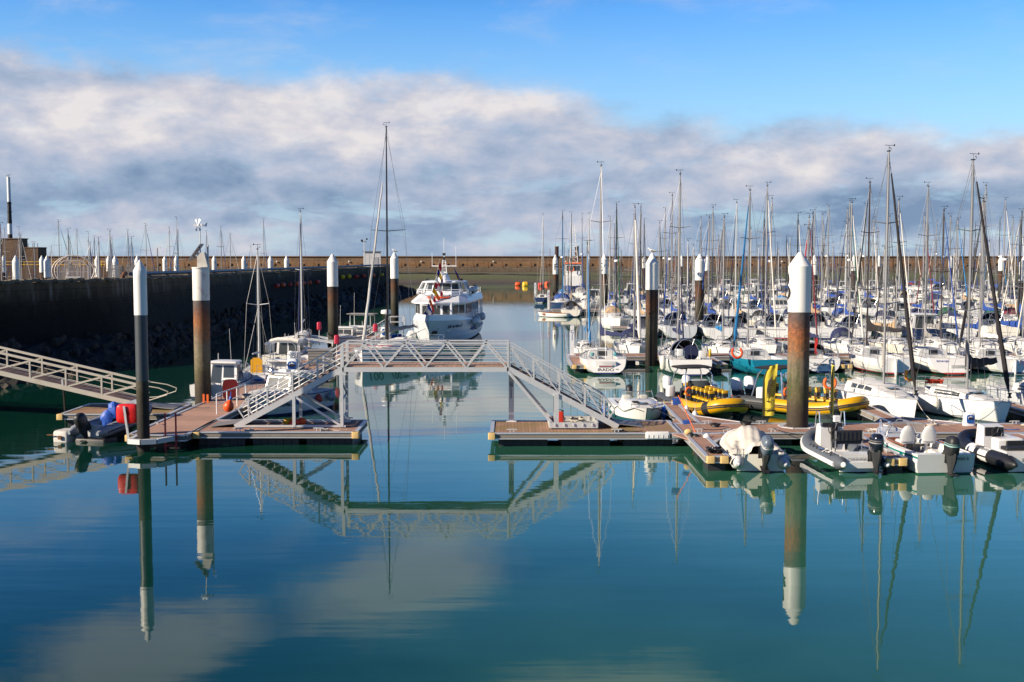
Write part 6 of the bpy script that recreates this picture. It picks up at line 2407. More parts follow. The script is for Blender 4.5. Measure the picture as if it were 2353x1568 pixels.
o, h = motorboat(dict(L=6.4, B=2.4, fb=.8, hull=NAVYHULL, c0=.30, c1=.46, ch=.55, frake=.2, nside=1, glassaft=False, ant=3.2), 'dark blue workboat with a grey tubular gantry carrying solar panels', (-14.6, 110.5, 0), R(168), 'motorboats along the left walkway')
mb = MB()
for y in (-2.6, -1.4):
    mb.tube([(-1.0, y, .7), (-1.0, y, 2.4), (1.0, y, 2.4), (1.0, y, .7)], .045, 6)
for x in (-1.0, 1.0):
    mb.tube([(x, -2.6, 2.4), (x, -1.4, 2.4)], .045, 6)
mb.build('gantry', GALV, o)
mb = MB()
mb.box((0, -2.0, 2.52), (2.6, 1.6, .06))
mb.build('solar_panel', GREYC, o, smooth=0)
hull_text(o, h, 'BLUEBOAT', .35, .5, .34, WLAMP, 1)
tag(horseshoe(-15.3, 108.6, 1.35, ORANGE, 'orange lifebuoy lying on the dark blue workboat', R(20), R(70), .3))
o, h = motorboat(dict(L=7.0, B=2.5, fb=.85, c0=.30, c1=.50, ch=.8, hull=WHITE, nside=1, glassaft=True), 'white motorboat moored past the trimaran near the blue workboat', (-14.9, 104.0, 0), R(172), 'motorboats along the left walkway')
# radome pole yacht just behind the racing yacht
o = thing('radar_pole', 'black pole topped by a white radar dome before the ferry', 'pole', (-10.0, 94.2, 0))
mb = MB()
mb.tube([(0, 0, .9), (0, 0, 3.35)], .10, 8)
mb.build('pole', BLACK, o)
mb = MB()
mb.lathe([(.12, 3.3), (.40, 3.42), (.42, 3.56), (.36, 3.70), (1e-4, 3.76)], 14)
mb.build('radar_dome', WHITE, o)
o.parent = None

# ------------------------------------------------------------------ grey dinghy at the left end
dg, hw, zb, yst = rib(dict(L=4.3, B=1.9, r=.25, z=.62, rise=.35, tubes=[mat('tube_pale_grey', (.25, .27, .30), .5, var=.1)], hull=mat('dinghy_floor', (.05, .055, .06), .7), trm=GREYHULL, cones=None, lines=BLACK), 'grey inflatable dinghy with black outboard resting on a floating dock', (-17.70, 53.0, 0), R(-15), 'inflatables along the left walkway', tilt=R(5))
outboard(dg, (-.05, yst - .25, .66), BLACK, 1.0, R(-18))
dock = thing('dinghy_dock', 'pale plastic float block under the grey dinghy stern', 'dock float', (-17.9, 52.1, 0), R(-15))
mb = MB()
mb.rbox((.2, -1.1, .0), (1.5, 1.0, .34), .1)
mb.build('dark_float', FLOATM, dock)
mb = MB()
mb.rbox((-1.15, -1.3, .18), (.75, .9, .62), .12)
mb.build('float_block', mat('dock_float_pale', (.50, .48, .44), .6, stain=(.25, .24, .18), sa=.5), dock)
mb = MB()
mb.tube([(-1.7, -1.85, .30), (-1.4, -1.85, .30)], .03, 5).box((-1.1, -1.82, .2), (.16, .05, .16))
mb.build('shackle', RUST, dock)
for i, (x, y, z, w, hh, lb2) in enumerate(((*AT(246, 962, 51.9), .40, .60, 'blue bag hanging over the tube of the grey dinghy'), (*AT(262, 942, 53.2), .46, .6, 'bright blue sack heaped in the grey dinghy behind the red lifebuoy box'))):
    b = MB()
    rnd = random.Random(i)
    rows = []
    for k in range(7):
        s = k / 6
        r = w * (.75 + .3 * math.sin(math.pi * s)) * (1 if k < 6 else .35) * .62
        rows.append([(r * math.cos(a) * rnd.uniform(.72, 1.22), r * .8 * math.sin(a) * rnd.uniform(.72, 1.22), hh * (s - .5) * 1.25) for a in [2 * math.pi * j / 11 for j in range(11)]])
    b.grid(rows[::-1], closed=True).add(rows[0], [tuple(range(11))]).add(rows[-1], [tuple(reversed(range(11)))])
    tag(b.build('blue_bag', mat('bag_blue', (.015, .085, .42), .5, bump=.02, bs=9), None, loc=(x, y, z), smooth=20), lb2, 'bag')
lbx = thing('lifebuoy_box', 'red rounded lifebuoy housing on a pale post at the front of the left walkway', 'lifebuoy box', (-15.93, 48.75, .45))
mb = MB()
mb.bar((.06, 0, 0), (-.08, -.03, 1.30), .09, .05)
mb.build('post', GALV, lbx, smooth=0)
mb = MB()
rows = []
for y, k in ((.0, .86), (.04, .98), (.10, 1.0), (.26, 1.0), (.32, .95), (.34, .82)):
    rows.append([(math.copysign(abs(math.cos(a)) ** .42, math.cos(a)) * .45 * k, y, 1.02 + math.copysign(abs(math.sin(a)) ** .42, math.sin(a)) * .41 * k) for a in [2 * math.pi * j / 32 for j in range(32)]])
ring = [(math.cos(a) * .14, .0, 1.02 + math.sin(a) * .15) for a in [2 * math.pi * j / 32 for j in range(32)]]
ring2 = [(math.cos(a) * .12, .10, 1.02 + math.sin(a) * .13) for a in [2 * math.pi * j / 32 for j in range(32)]]
mb.grid([ring2, ring] + rows, closed=True)
mb.add(rows[-1], [tuple(range(32))]).add(ring2, [tuple(reversed(range(32)))])
mb.build('housing', mat('housing_red', (.62, .012, .010), .38, var=.08, vs=3), lbx, smooth=50)
mb = MB()
mb.bar((.0, -.035, .50), (-.09, -.04, 1.36), .085, .02)
mb.build('retaining_strap', GALV, lbx, smooth=0)
lad = thing('rescue_ladder', 'tall red ladder fixed to the front edge of the left walkway', 'ladder', (-14.1, 48.68, 0))
mb = MB()
for x in (-.22, .22):
    mb.bar((x, 0, -.9), (x, .0, 1.52), .06)
for z in (-.6, -.2, .18, .42):
    mb.bar((-.22, 0, z), (.22, 0, z), .05)
mb.build('ladder_frame', mat('ladder_red', (.42, .025, .035), .5, var=.15), lad, smooth=0)
for x0, hh in ((-16.45, 1.0), (-16.10, 1.05)):
    pass
o = thing('marker_stakes', 'pair of short orange stakes beside the instrument pile', 'stakes', (-15.6, 59.75, DK))
for x in (0, .2):
    mb = MB()
    mb.box((x, 0, .2), (.10, .06, .5 - .2 * x))
    mb.build('stake', ORANGE, o, smooth=0)
q = G(157, 918)
o = thing('depth_pole', 'thin weed-covered pole standing in the water left of the dinghy', 'pole', (-21.6, 57.0, 0), 0, 'thin poles in the water')
mb = MB()
mb.tube([(.05, 0, -.5), (-.02, 0, 1.2), (-.06, 0, 1.75)], [.05, .05, .045], 6)
mb.build('shaft', PILEM, o)
mb = MB()
mb.tube([(-.06, 0, 1.72), (-.08, 0, 2.05)], .045, 6)
mb.build('pale_tip', GALV, o)

# handrail on walkway with orange ball buoy and folded red board
rl = thing('hand_rail', 'white tubular handrail on the walkway edge behind the stair foot', 'railing', (-13.55, 57.6, DK), R(-1.5))
mb = MB()
for z in (.45, .95):
    mb.tube([(-.25, -2.2, z), (0, 2.2, z), (-.05, 2.2, z)], .03, 6)
for y in (-2.2, -.7, .8, 2.2):
    mb.tube([(-.12 + .06 * y, y, 0), (-.12 + .06 * y, y, .95)], .032, 6)
mb.build('rail_tube', POSTW, rl)
ob = thing('ball_buoy', 'orange ball buoy hanging from the handrail by the stair foot', 'buoy', (-13.35, 55.6, .92))
mb = MB()
mb.lathe([(1e-4, -.26), (.12, -.25), (.22, -.14), (.25, 0), (.22, .13), (.13, .24), (.06, .31), (.05, .36)], 14, Matrix.Rotation(R(14), 4, 'Y'))
mb.build('ball', mat('buoy_vivid_orange', (.78, .085, .01), .42, var=.06), ob, smooth=80)
mb = MB()
mb.lathe([(.07, .33), (.08, .37), (.06, .48)], 8, Matrix.Rotation(R(14), 4, 'Y')).tube([(.1, 0, .45), (.12, .05, .7)], .02, 5)
mb.build('blue_eye', BLUEP, ob)
o = thing('safety_board', 'dark red rounded safety board on the walkway beside the pilothouse boat', 'safety board', (-14.55, 61.0, DK - .25), R(20))
mb = MB()
mb.prism([(math.copysign(abs(math.cos(a)) ** .5, math.cos(a)) * .38, math.copysign(abs(math.sin(a)) ** .5, math.sin(a)) * .52 + .80) for a in [2 * math.pi * j / 24 for j in range(24)]], -.08, .08, 0, Matrix.Rotation(R(90), 4, 'X'))
mb.build('board', mat('board_red', (.40, .02, .015), .45), o)
mb = MB()
mb.tube([(-.45, .1, 0), (-.45, .1, 1.15), (-.35, .1, 1.25), (.35, .1, 1.25), (.45, .1, 1.15), (.45, .1, 0)], .025, 6)
mb.build('stand', GALV, o)


def pedestal(x, y, label, rzv=0.0, sc=1.0):
    o = thing('service_pedestal', label, 'service pedestal', (x, y, DK), rzv, 'white and blue service pedestals')
    o.scale = (sc, sc, sc)
    mb = MB()
    rows = []
    for z, w, d in ((0, .26, .17), (.44, .235, .16), (.55, .20, .14), (.58, .13, .10)):
        rows.append([(math.copysign(abs(math.cos(a)) ** .5, math.cos(a)) * w, math.copysign(abs(math.sin(a)) ** .5, math.sin(a)) * d, z) for a in [2 * math.pi * j / 20 for j in range(20)]])
    mb.grid(rows[::-1], closed=True)
    mb.add(rows[-1], [tuple(range(20))])
    mb.build('body', mat('pedestal_white', (.72, .72, .72), .4, var=.05), o, smooth=60)
    mb = MB()
    mb.prism([(math.copysign(abs(math.cos(a)) ** .5, math.cos(a)) * .165, math.copysign(abs(math.sin(a)) ** .5, math.sin(a)) * .19) for a in [2 * math.pi * j / 20 for j in range(20)]], 0, .02, 0, Matrix.Translation((0, -.165, .30)) @ Matrix.Rotation(R(90), 4, 'X'))
    mb.build('blue_panel', mat('panel_blue', (.01, .09, .34), .4), o, smooth=0)
    mb = MB()
    mb.box((0.01, -.195, .33), (.20, .02, .075), 0).add([(-.05, -.198, .395), (.05, -.198, .395), (0, -.198, .46)], [(0, 1, 2)], 1).box((-.09, -.19, .36), (.02, .02, .09), 1).box((0, -.19, .395), (.2, .012, .015), 1)
    mb.build('meter', [BLACK, WLAMP], o, smooth=0)
    return o


pedestal(20.05, 51.75, 'white and blue service pedestal on pontoon B before the dark-boom sloop')
for xv, Y, lb2 in ((672, 75.0, 'white and blue service pedestal by the yellow-panel yacht on the left walkway'), (844, 92.5, 'white and blue service pedestal beside the racing yacht on the left walkway'), (885, 108.5, 'white and blue service pedestal near the boarding steps')):
    q = AT(xv, 800, Y)
    pedestal(max(-15.0, q.x), Y, lb2, 0, 1.6)
o = thing('dock_locker', 'grey slatted locker on the walkway behind the footbridge stair', 'locker', (-12.95, 80.5, DK))
mb = MB()
for k in range(5):
    mb.box((0, 0, .12 + .2 * k), (1.7, .9, .17))
mb.box((0, 0, .5), (1.6, .8, .98))
mb.build('locker_body', SLAT, o, smooth=0)
mb = MB()
mb.box((0, 0, 1.06), (1.85, 1.0, .08))
mb.build('lid', GREYC, o, smooth=0)
for xv, Y, zz, lb2 in ((774, 86, 1.65, 'red rescue case on a post where the stair reaches the span'), (734, 98.5, 1.9, 'red rescue case strapped to the trimaran mast'), (863, 95, 1.95, 'red rescue case beside the racing yacht forestay')):
    q = AT(xv, 800, Y)
    o = thing('rescue_case', lb2, 'rescue case', (q.x, Y, zz), R(10), 'red rescue cases')
    mb = MB()
    mb.rbox((0, 0, .3), (.38, .22, .62), .10)
    mb.build('case_body', mat('case_red', (.50, .02, .05), .45), o)
    mb = MB()
    mb.tube([(0, .1, -(zz - DK)), (0, .1, .6)], .03, 6)
    mb.build('post', GALV, o)
o = thing('float_bundle', 'yellow and orange pot floats heaped at the foot of the left footbridge leg', 'floats', (-9.55, 51.9, DK))
for x, y, r, m_ in ((-.35, 0, .15, YELLOW), (-.12, .1, .17, YELLOW), (.1, -.1, .14, BUOYR), (.3, .05, .16, BUOYO), (.25, .2, .12, mat('net_green', (.03, .25, .12), .8)), (-.1, -.15, .12, BUOYR)):
    mb = MB()
    mb.ball((x, y, r), r, 9, 6, sc=(1.25, .9, 1))
    mb.build('pot_float', m_, o)
# ================================================================== FRONT BERTHS, RIGHT
# tarpaulin-covered inflatable
TW_ = mat('tube_pale', (.66, .65, .62), .5, var=.08, stain=(.45, .4, .33), sa=.25)
cr, hw, zb, yst = rib(dict(L=5.1, B=2.25, r=.27, tubes=[TW_], hull=WHITE, cones=mat('cone_grey', (.35, .37, .40), .5), trm=CREAM), 'inflatable under a wrinkled cream tarpaulin with grey outboard, beside the finger pontoon', (9.35, 46.15, 0), R(-3), 'inflatables in front of pontoon B')
outboard(cr, (.12, yst - .30, .50), mat('cowl_blue_grey', (.10, .13, .17), .35, var=.1), 1.12, R(-24), R(4), stripe=WLAMP)
mb = MB()
NU, NV = 64, 40
rnd = random.Random(12)
rows = []
for i in range(NU + 1):
    u = i / NU
    y = yst + .12 + 4.70 * u
    wmax = (hw + .295) * (1 if u < .55 else max(.12, math.cos((u - .55) / .45 * 1.40)) ** .62)
    rise = .30 * max(0, (u - .55) / .45) ** 2.0
    pk = .76 + .50 * math.exp(-((u - .66) / .28) ** 2) + .30 * math.exp(-((u - .06) / .10) ** 2)
    if u > .85:
        pk -= (u - .85) * 1.2
    row = []
    for j in range(NV + 1):
        v = -1 + 2 * j / NV
        a = abs(v)
        ridge = 1 - a
        k = max(0, min(1, (.98 - a) / .74))
        k = k * k * (3 - 2 * k)
        side = .60 if a > .74 else .60
        edge = wmax - .295
        xx = a * wmax
        zt = .675 + rise
        if xx <= edge:
            z = zt + (max(pk, zt) - zt) * (k ** (1.0 if u > .3 else 1.9))
        else:
            z = .365 + rise + math.sqrt(max(0, .31 ** 2 - (xx - edge) ** 2)) - .22 * max(0, (xx - edge) / .295 - .8)
        sag = -.16 * math.exp(-((a - .45) / .2) ** 2) * (1 - .5 * u)
        fold = (.050 * math.sin(u * 25 + 2.2 * math.sin(v * 3.1)) + .024 * math.sin(u * 55 + v * 6 + 1.3)) * math.sin(math.pi * max(.06, min(.94, k))) + .016 * math.sin(v * 23 - u * 9)
        skirt = -.10 * (u < .05) * (a > .3)
        row.append((v * wmax, y - .38 * (a ** 2) * (1 - u) ** 2, z + (sag if xx < edge else 0) + fold * (.4 if xx > edge else 1) + skirt))
    rows.append(row)
mb.grid(rows[::-1])
mb.build('tarpaulin', mat('tarpaulin_cream', (.56, .52, .45), .85, var=.12, vs=1.5, stain=(.40, .32, .22), sa=.45, bump=.015, bs=14), cr, smooth=70)
mb = MB()
for x in (-.75, .75):
    mb.tube([(x - .12, yst - .02, .5), (x - .12, yst - .05, .86), (x + .12, yst - .05, .86), (x + .12, yst - .02, .5)], .022, 5)
mb.build('transom_loop', STEEL, cr)
mb = MB()
for k in range(3):
    mb.box((-hw - .06 + .02 * k, yst - .02 + .13 * k, zb + .272), (.26, .05, .012), rz=R(18))
mb.build('tube_mark', GLY, cr, smooth=0)

# grey inflatable with console
GT = mat('tube_slate_grey', (.085, .098, .115), .5, var=.10, stain=(.16, .16, .16), sa=.2)
gr, hw, zb, yst = rib(dict(L=5.1, B=2.15, r=.26, tubes=[GT], hull=WHITE, cones=WHITE, strakes=(-.28, -.02), strakem=mat('strake_white', (.66, .66, .66), .5), strk=.06, lines=BLACK, rise=.34), 'slate-grey inflatable with white steering console and black outboard, stern outwards', (12.75, 46.0, 0), R(4), 'inflatables in front of pontoon B')
mb = MB()
mb.add([(-.55, .5, .3), (.45, .5, .3), (.45, 1.25, .3), (-.55, 1.25, .3), (-.50, .62, 1.42), (.40, .62, 1.42), (.40, 1.15, 1.30), (-.50, 1.15, 1.30)], [(3, 2, 1, 0), (4, 5, 6, 7), (0, 1, 5, 4), (1, 2, 6, 5), (2, 3, 7, 6), (3, 0, 4, 7)])
mb.rbox((.22, .86, 1.55), (.28, .2, .24), .04)
mb.build('console', WHITE, gr, smooth=0)
mb = MB()
mb.box((-.2, .60, 1.34), (.5, .05, .16)).box((.25, .60, 1.34), (.2, .05, .14))
mb.build('dashboard', BLACK, gr, smooth=0)
wh = wheel(gr, .42, 1.20, .26)
recolour(wh, 0, BLACK)
mb = MB()
mb.grid([[(-.5 + .9 * i / 6, 1.1 - .1 * math.sin(math.pi * i / 6), 1.36) for i in range(7)], [(-.46 + .82 * i / 6, .98 - .1 * math.sin(math.pi * i / 6), 1.75) for i in range(7)]])
mb.build('windscreen', CLEAR, gr, smooth=40)
mb = MB()
for x in (-.55, .46):
    mb.tube([(x, 1.2, 1.2), (x, 1.05, 1.8), (x, .7, 1.85), (x, .58, 1.3)], .022, 5)
mb.each('console_rail', STEEL, gr)
mb = MB()
mb.rbox((.10, -.62, .86), (1.05, .42, .14), .05).rbox((.10, -.84, 1.13), (1.12, .12, .40), .05)
for i in range(6):
    mb.box((-.30 + .16 * i, -.91, 1.12), (.025, .03, .3))
mb.build('helm_bench', BLACK, gr)
mb = MB()
for x in (-.42, .62):
    for y in (-.85, -.42):
        mb.tube([(x, y, .3), (x, y, .84)], .025, 5)
    mb.tube([(x, -.85, .84), (x, -.93, 1.3)], .025, 5)
mb.build('bench_frame', STEEL, gr)
mb = MB()
mb.box((.1, -1.5, .42), (1.5, .5, .3)).box((.1, -2.35, .30), (1.6, .7, .22))
mb.build('stern_locker', WHITE, gr, smooth=0)
outboard(gr, (.42, yst - .30, .46), mat('cowl_black_gloss', (.010, .012, .020), .16, var=.1, coat=.6), 1.15, R(2), stripe=GREYC)
for sx, x in ((-1, 0),):
    t = text('lettering', 'T-4', .36, WLAMP, gr, frame((-hw - .12, -1.35, zb + .262), (.25, -.97, 0), (.90, .25, .42)))
mb = MB()
mb.lathe([(.16, 0), (.16, .012)], 16, frame((-hw - .10, -.85, zb + .258), (1, 0, -.35), (0, 1, 0)))
mb.build('round_badge', BLUEP, gr)
text('lettering', 'NORTH BOAT F-ONE', .12, GLG, gr, frame((.05, yst - .02, .52), (1, 0, 0), (0, 0, 1)))

# white open speedboat with teal arrow
sb = thing('speedboat', 'white open speedboat with teal stripe, two helm seats and black outboard', 'motorboat', (15.65, 46.1, 0), R(4.5), 'motorboats in front of pontoon B')
h = Hull(5.9, 2.25, .76, .96, .8, -.12, 2.2, .62, p=4.0, rise=.16)
h.mesh('hull', [WHITE, mat('stripe_teal', (.01, .16, .15), .4), mat('antifouling_green', (.005, .10, .055), .6)], sb, cove=True, boot=(.05, .06), n=20)
h.deck('deck', [WHITE, mat('cockpit_liner', (.66, .62, .54), .6)], sb, (.07, .60), .80, .50, open_tr=False)
mb = MB()
for sd in (-1, 1):
    mb.tube(h.rail_line(.02, .995, -.01, -.03, 14, sd), .032, 5)
mb.build('rubbing_strake', WHITE, sb)
mb = MB()
rows = []
for i in range(13):
    a = math.pi * i / 12
    x, y = -math.cos(a) * .78, .62 + math.sin(a) * .95
    rows.append([(x, y, .86), (x * .92, y - .34 * math.sin(a) - .12, 1.36)])
mb.grid(rows)
mb.build('windscreen', CLEAR, sb, smooth=40)
mb = MB()
mb.tube([(r[1][0], r[1][1], r[1][2] + .01) for r in rows], .022, 5).tube([(r[0][0], r[0][1], r[0][2]) for r in rows], .02, 5)
for r in (rows[0], rows[4], rows[8], rows[12]):
    mb.tube(r, .018, 4)
mb.build('windscreen_frame', STEEL, sb)
for x in (-.42, .44):
    s_ = MB()
    s_.rbox((x, -.28, .82), (.56, .5, .14), .06).tube([(x, -.28, .25), (x, -.28, .76)], .07, 8)
    rws = []
    for z, w, dd in ((.84, .27, .06), (1.05, .30, .07), (1.25, .26, .07), (1.42, .15, .05), (1.46, .06, .03)):
        rws.append([(x + math.cos(a) * w, -.54 - (z - .84) * .12 + math.sin(a) * dd, z) for a in [2 * math.pi * j / 14 for j in range(14)]])
    s_.grid(rws[::-1], closed=True).add(rws[-1], [tuple(range(14))])
    s_.build('helm_seat', DECKW, sb)
mb = MB()
mb.box((-.62, .35, .62), (.5, .08, .5)).box((-.45, .28, .42), (.9, .06, .4)).box((-.9, -.6, .83), (.10, 1.6, .05)).box((.92, -.6, .83), (.10, 1.6, .05))
mb.build('wood_trim', WOOD, sb, smooth=0)
mb = MB()
mb.rbox((.42, .42, .82), (.62, .4, .4), .08)
mb.build('console', DECKW, sb)
recolour(wheel(sb, .16, 1.0, .20), 0, BLACK)
mb = MB()
for sd in (-1, 1):
    l = h.rail_line(.72, .93, .12, .0, 5, sd)
    mb.tube([l[0]] + [v + ZU * (.42 if i in (1, 2, 3) else .36) for i, v in enumerate(l)][1:-1] + [l[-1]], .02, 5)
    mb.tube([l[2], l[2] + ZU * .42], .018, 5)
mb.build('bow_rail', STEEL, sb)
mb = MB()
y0 = h.yy(0)
mb.rbox((-.62, y0 + .75, .40), (.5, .6, .30), .06).rbox((.66, y0 + .75, .40), (.5, .6, .30), .06)
mb.each('stern_seat', WHITE, sb, smooth=0)
outboard(sb, (.10, y0 - .16, .42), BLACK, 1.15, R(-3), stripe=mat('decal_pale_teal', (.30, .48, .46), .4))
mb = MB()
pA, pB, pC = h.pt(.10, 1.0, .60, -1), h.pt(.24, 1.0, .64, -1), h.pt(.24, .995, .36, -1)
mb.add([pA + Vector((-.02, 0, -.22)), pB + Vector((-.02, 0, 0)), pC + Vector((-.03, 0, 0))], [(0, 1, 2), (2, 1, 0)])
mb.build('teal_arrow', mat('arrow_teal', (.0, .26, .28), .4), sb, smooth=0)
hull_text(sb, h, 'CN A66447', .80, .72, .24, GLG, -1)
text('lettering', '4066 B', .16, GLG, sb, frame((.62, y0 - .03, .58), (1, 0, 0), (0, 0, 1)))

# black and white inflatable at the edge
BT = mat('tube_black', (.012, .013, .016), .42, var=.2)
WT = mat('tube_white_panel', (.72, .71, .69), .45, var=.06)
bw, hw, zb, yst = rib(dict(L=5.0, B=2.3, r=.29, tubes=[BT, WT], hull=WHITE, slots=[(0, 0), (.30, 1), (.43, 0), (.47, 1), (.58, 0)], strakem=BLACK, cones=BLACK), 'black inflatable with white tube panels and cream outboard', (19.05, 46.0, 0), R(4), 'inflatables in front of pontoon B')
mb = MB()
mb.add([(-.5, .3, .3), (.4, .3, .3), (.4, 1.05, .3), (-.5, 1.05, .3), (-.45, .42, 1.30), (.35, .42, 1.30), (.35, .98, 1.34), (-.45, .98, 1.34)], [(3, 2, 1, 0), (4, 5, 6, 7), (0, 1, 5, 4), (1, 2, 6, 5), (2, 3, 7, 6), (3, 0, 4, 7)])
mb.rbox((.05, -.5, .62), (1.05, .6, .75), .08).box((.05, -1.45, .45), (1.3, .6, .4))
mb.build('console', WHITE, bw, smooth=20)
mb = MB()
mb.box((-.05, .38, 1.1), (.74, .04, .34)).rbox((.2, -.86, .82), (.75, .1, .22), .04).rbox((.05, -1.3, .72), (1.1, .5, .12), .04)
mb.build('dark_panel', BLACK, bw, smooth=0)
recolour(wheel(bw, .25, 1.08, .22), 0, BLACK)
mb = MB()
mb.grid([[(-.42 + .84 * i / 6, .98 - .08 * math.sin(math.pi * i / 6), 1.34) for i in range(7)], [(-.36 + .72 * i / 6, .88, 1.82) for i in range(7)], [(-.24 + .48 * i / 6, .84, 2.0) for i in range(7)]])
mb.build('windscreen', CLEAR, bw, smooth=40)
outboard(bw, (.45, yst - .30, .48), mat('cowl_cream', (.62, .58, .46), .4), 1.1, R(-4), stripe=GLG)
text('lettering', 'DESTIN', .17, GLG, bw, frame((-.1, yst - .0, .46), (1, 0, 0), (0, 0, 1)))
text('lettering', 'ProMarine', .26, GLG, bw, frame((-hw - .17, -.62, zb + .262), (.0, -1, 0), (.90, 0, .42)), shear=.2)

# ------------------------------------------------------------------ small things on and along pontoon B
fd = thing('dock_fender', 'long white ribbed fender fixed to the front edge of pontoon B', 'fender', (6.1, 49.32, DK - .05))
mb = MB()
mb.rbox((0, 0, .0), (1.02, .16, .28), .07)
for k in range(5):
    mb.box((-.4 + .2 * k, -.085, -.05), (.03, .02, .12))
mb.build('fender_body', WHITE, fd)
fp = thing('flag_rod', 'orange rod with two small blue flags leaning over pontoon B', 'flag rod', (7.35, 49.2, DK))
mb = MB()
mb.tube([(.28, -.2, .1), (-.38, .3, 1.6)], .022, 5)
mb.build('rod', ORANGE, fp)
for a, b in ((.95, .35), (.35, .22)):
    mb = MB()
    p = Vector((.28, -.2, .1)).lerp(Vector((-.38, .3, 1.6)), a)
    mb.slab([p, p + Vector((-.30, .05, -.06)), p + Vector((-.24, .02, -b)), p + Vector((.10, 0, -b * .8))], .015)
    mb.build('blue_flag', RBLUE, fp, smooth=0)
fb2 = thing('pot_floats', 'black and white pot floats with tangled orange line hanging at the finger corner', 'floats', (7.6, 48.75, .4))
for x, y, z, r, m_, sc_ in ((-.22, -.1, .18, .15, BLACK, (1, 1, 1)), (-.02, -.15, .12, .16, BLACK, (1, 1, 1)), (.40, -.35, .05, .2, WHITE, (.9, .9, 1.4)), (-.3, 0, .32, .15, BUMP, (1.2, .6, .9))):
    mb = MB()
    mb.ball((x, y, z), r, 10, 7, sc=sc_)
    mb.build('pot_float', m_, fb2)
mb = MB()
rnd = random.Random(2)
for k in range(4):
    mb.tube([(rnd.uniform(-.25, .1), rnd.uniform(-.25, -.1), .1 - .11 * i) for i in range(8)], .014, 4)
mb.build('orange_line', ORANGE, fb2)
nt = thing('net_heap', 'crumpled black netting lying at the tip of the finger pontoon', 'netting', (7.7, 44.6, DK))
mb = MB()
rnd = random.Random(6)
for k in range(14):
    mb.tube([(rnd.uniform(-.32, .32), rnd.uniform(-.4, .4), .03 + rnd.uniform(0, .13)) for i in range(6)], .035, 5)
mb.build('netting', BLACK, nt)
for i, (x, y, r, lb2) in enumerate(((8.85, 51.3, .14, 'black coil of line beside the orange rod on pontoon B'), (10.3, 51.9, .17, 'black bundle of line on pontoon B behind the tarpaulin boat'))):
    mb = MB()
    for k in range(4):
        mb.tube([((r + .03 * k) * math.cos(a), r * .8 * math.sin(a), .03 + .035 * k + .015 * math.sin(3 * a + k)) for a in [2 * math.pi * j / 12 for j in range(13)]], .025, 5)
    tag(mb.build('line_coil', BLACK, None, loc=(x, y, DK)), lb2, 'rope coil')


def mooring(a, b, sag, label, r=.018, m=None):
    a, b = Vector(a), Vector(b)
    mb = MB()
    mb.tube([(b - a) * (i / 10) + ZU * (-sag * 4 * (i / 10) * (1 - i / 10)) for i in range(11)], r, 4)
    tag(mb.build('mooring_line', m or ROPE, None, loc=a), label, 'rope', 'mooring lines')


mooring((8.9, 48.4, .95), (8.0, 49.7, .72), .06, 'short dark line from the tarpaulin boat to pontoon B', m=BLACK)
mooring((11.0, 49.7, .75), (12.3, 47.8, .8), .12, 'dark slack line from pontoon B cleat to the grey inflatable', m=BLACK)
mooring((13.85, 45.2, .72), (13.3, 44.4, .72), .03, 'dark line from the grey inflatable to the finger pontoon', m=BLACK)
mooring((15.1, 49.7, .72), (15.35, 48.6, .95), .08, 'pale line from pontoon B to the speedboat bow', .024)
mooring((17.0, 49.7, .62), (16.7, 47.3, .95), .1, 'pale line from the speedboat to the pontoon edge')
mooring((6.5, 57.0, .9), (8.2, 52.3, .65), .2, 'dark line from the cuddy boat bow to pontoon B', m=BLACK)
mooring((19.3, 56.3, 1.1), (18.6, 52.2, .7), .1, 'pale line from the white sloop bow to pontoon B cleat')
mooring((23.3, 56.0, 1.2), (20.6, 52.2, .7), .15, 'pale line from the dark-boom sloop bow to pontoon B')
p = FM @ fh.pt(.97, .9, 1.6, 1)
mooring(p, (-11.3, 101.5, .65), .25, 'long pale mooring line from the ferry bow to the walkway', .03)

# feather banners
BAN = mat('banner_yellow', (.70, .56, .05), .7, var=.08)
BANM = mat('banner_mark', (.05, .04, .012), .7)


def feather(x, y, rzv, label, lettering, hh=2.3, w=.56):
    o = thing('feather_banner', label, 'banner', (x, y, DK), rzv, 'yellow feather banners')
    mb = MB()
    mb.tube([(-.0, 0, 0), (0, 0, 1.2), (.02, 0, 1.9), (.14, 0, 2.3), (.42, 0, 2.52)], .018, 5)
    mb.build('pole', BLACK, o)
    rows = []
    n = 14
    for i in range(n + 1):
        s = i / n
        z = .25 + (2.25) * s
        x0 = .02 + (.0 if s < .72 else (s - .72) ** 1.7 * 2.6)
        x1 = .52 + .12 * s
        rows.append([(x0 + (x1 - x0) * j / 6, .03 * math.sin(j * 1.1 + s * 3) * (1 if lettering else 2.2), z + .10 * (j / 6) * (1 if s > .05 else .3)) for j in range(7)])
    b = MB()
    b.grid(rows)
    b.grid([[(p[0], p[1] + .012, p[2]) for p in r[::-1]] for r in rows])
    f = b.build('cloth', BAN, o, smooth=60)
    if lettering:
        text('lettering', 'ELITE NAUTIC', .235, BANM, o, frame((.46, -.075, 1.22), (.02, 0, 1), (-1, 0, .0)), sx=.95)
        m = MB()
        for k in range(5):
            pts = [(.16 + .035 * k, -.055, 1.0 + .05 * k), (.18 + .035 * k, -.055, 1.5), (.24 + .035 * k, -.055, 1.85 + .03 * k), (.36 + .012 * k, -.055, 2.0 + .035 * k), (.43 - .01 * k, -.055, 1.93 + .02 * k)]
            m.tube(pts, [.008, .020, .020, .014, .006], 4)
        m.box((.22, -.05, .93), (.14, .01, .05)).box((.30, -.05, .52), (.54, .008, .05)).box((.3, -.05, .60), (.54, .008, .012))
        m.build('emblem', BANM, o)
    return o


